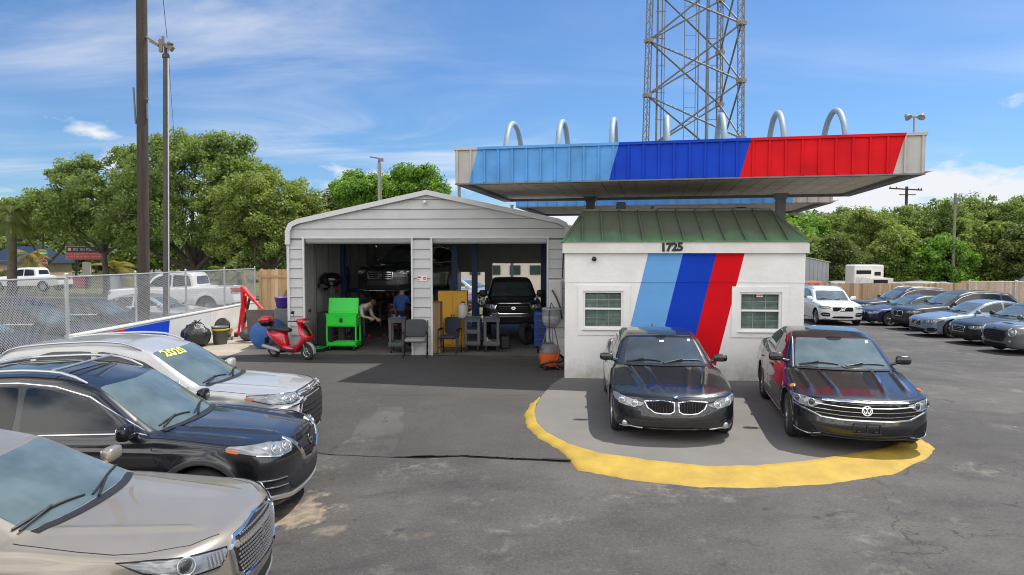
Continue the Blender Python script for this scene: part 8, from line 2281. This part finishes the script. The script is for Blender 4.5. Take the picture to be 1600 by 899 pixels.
mb = MB(); mb.tube([(0, 0, 0), (0, 0, 8.9)], [.14, .10], 10); mb.build('shaft', mat('grey_timber', (.20, .18, .14), rough=.9, noise=(3, .25)), t)
mb = MB(); mb.box((0, -.12, 8.3), (.2, .08, .5)); mb.build('bracket', M_STL, t)

# ================================================================ left background
BLD = empty('blue_roofed_building', (S(44, 68), 68, -.9), R(-8), 'low tan building with a blue roof far off at the left edge', 'building')
mb = MB(); mb.box((0, 0, 1.5), (4.6, 6, 3.0)); mb.build('wall', mat('tan_wall', (.38, .30, .20), rough=.8), BLD)
mb = MB(); mb.add([(-2.7, -3.6, 2.7), (2.7, -3.6, 2.7), (1.9, 0, 4.4), (-1.9, 0, 4.4), (-2.7, 3.6, 2.7), (2.7, 3.6, 2.7)], [(0, 1, 2, 3), (3, 2, 5, 4), (0, 3, 4), (0, 4, 5, 1), (1, 5, 2)]); mb.build('roof', mat('blue_roof', (.006, .022, .055), rough=.5), BLD)
for x in (-1.4, 1.5): mb = MB(); mb.box((x, -3.02, 1.3), (1.2, .06, 1.6)); mb.build('window', mat('window_glass'), BLD)
mb = MB(); mb.box((-.3, -3.03, 1.1), (1.1, .08, 2.2)); mb.build('door', mat('tan_door', (.48, .36, .20)), BLD)
t = empty('low_house', (S(345, 96), 96, -.3), 0, 'pale low house half hidden under the big oaks', 'building')
mb = MB(); mb.box((0, 0, 1.4), (22, 6, 2.8)); mb.build('wall', mat('pale_wall', (.50, .46, .38), rough=.8), t)
mb = MB(); mb.box((0, 0, 2.9), (23, 7, .3)); mb.build('roof', mat('pale_roof', (.35, .33, .30), rough=.8), t)
for x in (-8, -3, 3, 8): mb = MB(); mb.box((x, -3.02, 1.5), (1.6, .06, 1.1)); mb.build('window', mat('window_glass'), t)
t = empty('roadside_sign', (S(134, 68), 68, -.25), R(8), 'roadside sign board with a black upper band and a red lower band', 'sign')
mb = MB(); mb.box((0, 0, 3.1), (3.6, .22, 1.35)); mb.build('cabinet', mat('sign_frame', (.30, .26, .26), rough=.5), t)
mb = MB(); mb.box((0, -.12, 3.42), (3.4, .02, .58)); p1 = mb.build('upper_panel', mat('sign_black', (.015, .015, .018), rough=.4), t)
mb = MB(); mb.box((0, -.12, 2.80), (3.4, .02, .62)); p2 = mb.build('lower_panel', mat('sign_red', (.42, .05, .05), rough=.4), t)
random.seed(8)
def fake_words(z, h, x0, x1, seed, par, mt):
    """illegible at this distance in the photograph: letter-sized strokes"""
    random.seed(seed); mb = MB(); x = x0
    while x < x1:
        w_ = random.uniform(.4, .8)
        xx = x
        while xx < min(x + w_, x1):
            q = random.random(); mb.box((xx, -.134, z), (.03, .006, h)); 
            if q > .3: mb.box((xx + .04, -.134, z + h * .42), (.07, .006, h * .16))
            if q > .5: mb.box((xx + .04, -.134, z - h * .42), (.07, .006, h * .16))
            if q < .6: mb.box((xx + .04, -.134, z), (.07, .006, h * .16))
            xx += .125
        x += w_ + .16
    return mb.build('lettering', mt, par)
fake_words(3.44, .26, -1.05, 1.55, 3, p1, mat('sign_grey', (.45, .45, .46))); fake_words(2.98, .09, -1.6, 1.6, 4, p2, mat('sign_grey')); fake_words(2.72, .15, -1.6, 1.6, 5, p2, mat('pink_letters', (.7, .35, .33)))
mb = MB(); mb.box((-1.4, -.136, 3.44), (.3, .006, .3)); mb.build('logo', mat('pink_letters'), p1)
for x in (-.9, 1.0): mb = MB(); mb.box((x, 0, 1.25), (.16, .16, 2.5)); mb.build('post', M_BLK, t)
mb = MB(); mb.box((.1, .0, 1.5), (.75, .2, 1.3)); mb.build('service_box', mat('beige_box', (.42, .40, .34), rough=.7), t)
t = empty('stop_sign', (S(68.5, 60), 60, -.25), R(-4), 'red octagonal stop sign under a green street name blade at the far left', 'sign')
mb = MB(); mb.box((0, .03, 1.6), (.06, .05, 3.3)); mb.build('post', GAL, t)
oc = [(.38 * math.cos(PI / 8 + k * PI / 4), .38 * math.sin(PI / 8 + k * PI / 4)) for k in range(8)]
Mx = Matrix(((1, 0, 0), (0, 0, -1), (0, 1, 0)))
mb = MB(); mb.add([(x * 1.07, -.003, z * 1.07 + 2.15) for x, z in oc] + [(x * 1.07, .01, z * 1.07 + 2.15) for x, z in oc], [tuple(range(8)), tuple(range(15, 7, -1))] + [(k, (k + 1) % 8, 8 + (k + 1) % 8, 8 + k) for k in range(8)]); mb.build('border', mat('notice_white'), t)
mb = MB(); mb.add([(x, -.009, z + 2.15) for x, z in oc] + [(x, -.004, z + 2.15) for x, z in oc], [tuple(range(8)), tuple(range(15, 7, -1))] + [(k, (k + 1) % 8, 8 + (k + 1) % 8, 8 + k) for k in range(8)]); pl = mb.build('plate', mat('stop_red', (.55, .015, .03), rough=.4), t)
me = text_mesh("STOP", .30, .002, .006); me.materials.append(mat('notice_white')); o = link_mesh('lettering', me, t); o.location = (0, -.014, 2.15); o.rotation_euler = (R(90), 0, 0)
mb = MB(); mb.box((0, 0, 3.05), (.9, .02, .28)); mb.box((0, -.012, 3.05), (.6, .004, .09), mi=1); mb.build('street_name_blade', [mat('sign_green', (.02, .28, .20), rough=.5), mat('notice_white')], t)
mb = MB(); mb.box((.02, .0, 2.72), (.85, .02, .22)); mb.build('orange_plate', mat('orange_sign', (.6, .22, .04), rough=.5), t)
# things on the verge
t = empty('vending_machine', (S(124, 58), 58, -.25), R(10), 'small red cabinet with dark side panels standing on the grass verge', 'cabinet'); mb = MB(); mb.box((0, 0, .55), (1.0, .6, 1.1), bev=.05); mb.build('cabinet_body', mat('faded_red', (.42, .05, .05), rough=.6), t); mb = MB(); mb.box((-.65, 0, .5), (.25, .5, 1.0)); mb.box((.65, 0, .5), (.25, .5, 1.0)); mb.build('side_panel', M_BLK, t)
t = empty('concrete_stub', (S(181, 47), 47, -.25), 0, 'pale grey stub of a concrete post on the verge left of the white pickup', 'post'); mb = MB(); mb.tube([(0, 0, 0), (0, 0, .8), (-.08, 0, 1.5)], [.42, .36, .30], 12); mb.lathe([(.30, 0), (.33, .04), (.2, .09), (0, .1)], 12, c=(-.08, 0, 1.48)); mb.build('stub', mat('stub_grey', (.42, .43, .43), rough=.8, noise=(2, .2)), t)

pw = pickup_white('white four-door pickup facing left behind the chain link fence on the left'); pw.place(S(214, 30.5), 30.5, -90, .05)
pf = copy_tree(pw.root); pf.name = 'pickup_truck'; pf['label'] = 'distant white pickup on the far verge at the left edge'; pf.location = (S(10, 54), 54, -.25)
P_DS = mat('dusty_dark_paint', (.028, .028, .028), rough=.5, coat=.25, coat_rough=.25, noise=(2, .2)); P_SV = paint('silver_saloon_paint', (.42, .43, .43), metal=.6, rough=.35); P_WT = paint('white_paint', (.78, .78, .77)); P_MR = paint('maroon_paint', (.22, .03, .04), metal=.3)
a = simple_car('nearest dark saloon behind the chain link fence, its pale windscreen at the left edge', P_DS, h=.05, near=False, loww=False); a.place(-12.45, 17.0, 90, -.245)
b = simple_car('silver saloon parked among the dark cars behind the chain link fence', P_SV, h=.05, near=False, loww=False); b.place(-12.5, 26.3, 90, -.245)
def cp(c, label, x, y, th, z): r_ = copy_tree(c.root); r_['label'] = label; r_.location = (x, y, z); r_.rotation_euler = (0, 0, R(th)); return r_
cp(a, 'second dark saloon behind the chain link fence, just beyond the nearest one', -12.6, 19.9, 91, -.245)
cp(a, 'third dark saloon behind the chain link fence, beside the timber pole', -12.7, 23.0, 88, -.245)
cp(a, 'dark saloon farther back beyond the fence, nose to the left', -20.4, 24.5, -90, -.245)
w = simple_car('white saloon parked beyond the dark cars at the far left', P_WT, h=.05, near=False, loww=False); w.place(-22.5, 28.5, 92, -.245)
cp(b, 'silver saloon behind the pine fence at the left corner of the garage', -7.5, 25.6, 28, .0)
# cars behind the garage, seen through its open back
cp(w, 'white saloon behind the garage seen past the blue lift posts', -3.4, 33.2, 60, 0)
m_ = simple_car('maroon saloon behind the garage seen between the lift posts', P_MR, h=.05, near=False, loww=False); m_.place(-2.6, 30.9, 55, 0)
cp(b, 'silver saloon behind the garage nearest its rear opening', -1.2, 36.0, 62, 0)
t = empty('mobile_office', (1.5, 45, 0), 0, 'long pale cabin with a row of windows seen through the back of the right bay', 'building')
mb = MB(); mb.box((0, 0, 1.2), (12, 3, 2.4)); mb.build('wall', mat('cream_wall', (.60, .52, .46), rough=.7), t)
for k in range(9): mb = MB(); mb.box((-5.2 + k * 1.3, -1.53, 1.7), (.7, .06, .6)); mb.build('window', mat('window_glass'), t)
mb = MB(); mb.box((0, -.05, 2.45), (12.4, 3.3, .12)); mb.build('roof', mat('white_trim'), t)
mb = MB(); mb.box((-1.6, -1.6, .5), (3, .04, .9)); 
# ================================================================ right row and background
M_ = paint
x90 = car_xc90(); car_mini()
c = simple_car('pale metallic blue saloon with dark five-spoke wheels, third from the front in the right row', M_('ice_blue_paint', (.21, .27, .35), metal=.5, rough=.3, coat=.7), badgek='iron', rim=M_RIMD, spokes=5, h=.032); c.place(16.95, 26.5, -91.8)
c = simple_car('dark saloon with amber side markers between the small grey hatchback and the pale blue saloon', M_('midnight_paint', (.010, .011, .013), metal=.1, rough=.4, coat=.45), amber=True, h=.032, grille='bars'); c.place(16.7, 23.6, -91.5)
c = simple_car('big dark brown-grey sport utility with chrome twin grille beside the pale blue saloon', M_('dark_bronze_paint', (.040, .036, .032), metal=.3, rough=.4, coat=.5), 'suv', grille='kidney', h=.035); c.place(17.85, 29.4, -91.5)
c = simple_car('deep blue saloon with chrome twin grille, nose towards the white sport utility', M_('tanzanite_paint', (.012, .026, .075), metal=.3, rough=.4, coat=.6), grille='kidney', h=.035); c.place(17.75, 32.2, -91)
c = simple_car('black sport utility at the back of the right row, beside the wooden fence', M_('carbon_paint', (.010, .010, .011), metal=0, rough=.4, coat=.45), 'suv', grille='bars', rails=True, h=.035); c.place(18.95, 35.3, -91)
t = empty('metal_shed', (S(1283, 47), 49.0, -1.0), R(-3), 'grey corrugated metal shed behind the wooden fence', 'building')
SHM = mat('shed_grey', (.30, .32, .34), rough=.5, noise=(1, .1)); mb = MB()
V = [(-4.2, 0, 0), (1.45, 0, 0), (1.45, 0, 3.12), (-4.2, 0, 4.35)]; mb.add(V + [(x, 5, z) for x, y, z in V], [(0, 1, 2, 3), (4, 7, 6, 5), (1, 5, 6, 2), (0, 3, 7, 4)])
for k in range(19): x = -4.1 + k * .3; mb.box((x, -.02, (4.3 - (x + 4.2) * .218) / 2), (.05, .04, 4.3 - (x + 4.2) * .218))
mb.build('wall', SHM, t); mb = MB(); mb.add([(-4.3, -.1, 4.42), (1.55, -.1, 3.15), (1.55, 5.1, 3.15), (-4.3, 5.1, 4.42), (-4.3, -.1, 4.37), (1.55, -.1, 3.10), (1.55, 5.1, 3.1), (-4.3, 5.1, 4.37)], [(0, 1, 2, 3), (4, 7, 6, 5), (0, 4, 5, 1), (1, 5, 6, 2)]); mb.build('roof', mat('shed_roof', (.4, .41, .42), rough=.5), t)
t = empty('box_trailer', (S(1336, 45.5), 45.5, -1.0), R(0), 'white box trailer with two dark slots beside the grey shed', 'trailer')
mb = MB(); mb.box((0, -1.2, 1.85), (1.95, 1.2, 2.35), bev=.06); mb.build('box', mat('trailer_white', (.66, .64, .60), rough=.5, noise=(2, .12)), t)
mb = MB(); mb.box((-.35, -1.81, 2.55), (.95, .03, .24)); mb.box((.55, -1.81, 2.45), (.4, .03, .24)); mb.build('vent', M_VOID, t)
mb = MB(); mb.box((-.35, -1.82, 1.6), (.95, .03, 1.2)); mb.box((.55, -1.82, 1.6), (.4, .03, 1.2)); mb.build('door', mat('trailer_door', (.58, .57, .54), rough=.5), t)
for sg in (-1, 1): mb = MB(); mb.lathe([(0, -.1), (.32, -.1), (.34, 0), (.32, .1), (0, .1)], 16, axis='X', c=(sg * .85, 0, .34)); mb.build('wheel', M_RUB, t)
t = empty('work_truck', (S(1352, 44), 43.4, -1.0), R(-90), 'white truck cab with upright windows in front of the box trailer, behind the fence', 'truck')
mb = MB(); mb.prism([(-1.0, 0), (1.6, 0), (1.6, .9), (.9, 1.0), (.45, 1.75), (-1.0, 1.75)], -.9, .9, M=Matrix(((0, 0, 1), (-1, 0, 0), (0, 1, 0)))); 
ob = mb.build('cab', mat('trailer_white'), t); ob.location = (0, 0, .45)
mb = MB(); mb.box((.905, .2, 1.85), (.02, .9, .5)); mb.box((-.905, .2, 1.85), (.02, .9, .5)); mb.build('window', M_GLASS, t)
for sg in (-1, 1):
    for y_ in (-1.0, .7): mb = MB(); mb.lathe([(0, -.1), (.36, -.1), (.38, 0), (.36, .1), (0, .1)], 16, axis='X', c=(sg * .8, y_, .38)); mb.build('wheel', M_RUB, t)
t = empty('tractor', (S(1262, 44.5), 44.5, -1.0), 0, 'faded red machine showing over the fence beside the booth corner', 'machine')
mb = MB(); mb.box((0, 0, 1.3), (1.7, 1.2, 1.3), bev=.1); mb.build('hood', mat('faded_machine_red', (.28, .07, .05), rough=.7, noise=(3, .3)), t); mb = MB(); mb.lathe([(.1, -.06), (.34, -.05), (.36, 0), (.3, .05), (0, .05)], 18, axis='Y', c=(.1, -.62, 1.45)); mb.build('fan_guard', mat('pale_metal', (.45, .42, .40), rough=.5), t); mb = MB(); mb.lathe([(.2, -.15), (.55, -.15), (.6, 0), (.55, .15), (.2, .15)], 20, axis='X', c=(0, 0, .6)); mb.build('wheel', M_RUB, t)
cp(w, 'white saloon whose roof shows over the fence behind the black sport utility', S(1400, 46), 47, -70, -1.0)
mm = pickup_white  # distant ones reuse the nearer meshes
r2 = copy_tree(x90.root); r2['label'] = 'white sport utility behind the fence, left of the dark gate post'; r2.location = (S(1440, 46), 46.4, -1.05); r2.rotation_euler = (0, 0, R(-80))
cp(m_, 'maroon car behind the chain link at the far right', S(1540, 46.5), 46.5, -85, -1.0)
r3 = copy_tree(pw.root); r3['label'] = 'white pickup showing over the fence at the right edge'; r3.location = (S(1585, 51), 51, -.75); r3.rotation_euler = (0, 0, R(-90))
cp(b, 'silver car behind the far right chain link fence beyond the maroon car', S(1585, 48), 48.5, -88, -1.0)
t = empty('poly_tunnel', (S(1385, 52), 52, -1.0), 0, 'long pale grey tarpaulin-covered stack behind the wooden fence', 'tarpaulin')
mb = MB(); V = []; random.seed(4)
for i in range(15):
    for j in range(7):
        a = PI * j / 6; V.append((-4.5 + i * .65, -1.4 * math.cos(a), (1.62 + .05 * math.sin(i * 1.3)) * math.sin(a) ** .6 if 0 < j < 6 else 0))
mb.add(V, [(i * 7 + j, (i + 1) * 7 + j, (i + 1) * 7 + j + 1, i * 7 + j + 1) for i in range(14) for j in range(6)], 0, True); mb.build('cover', mat('tarp_grey', (.17, .18, .18), rough=.6, noise=(2, .15)), t)

# cars in the foreground
car_bmw(); car_jetta(); car_outlander(); car_rogue(); car_lincoln()
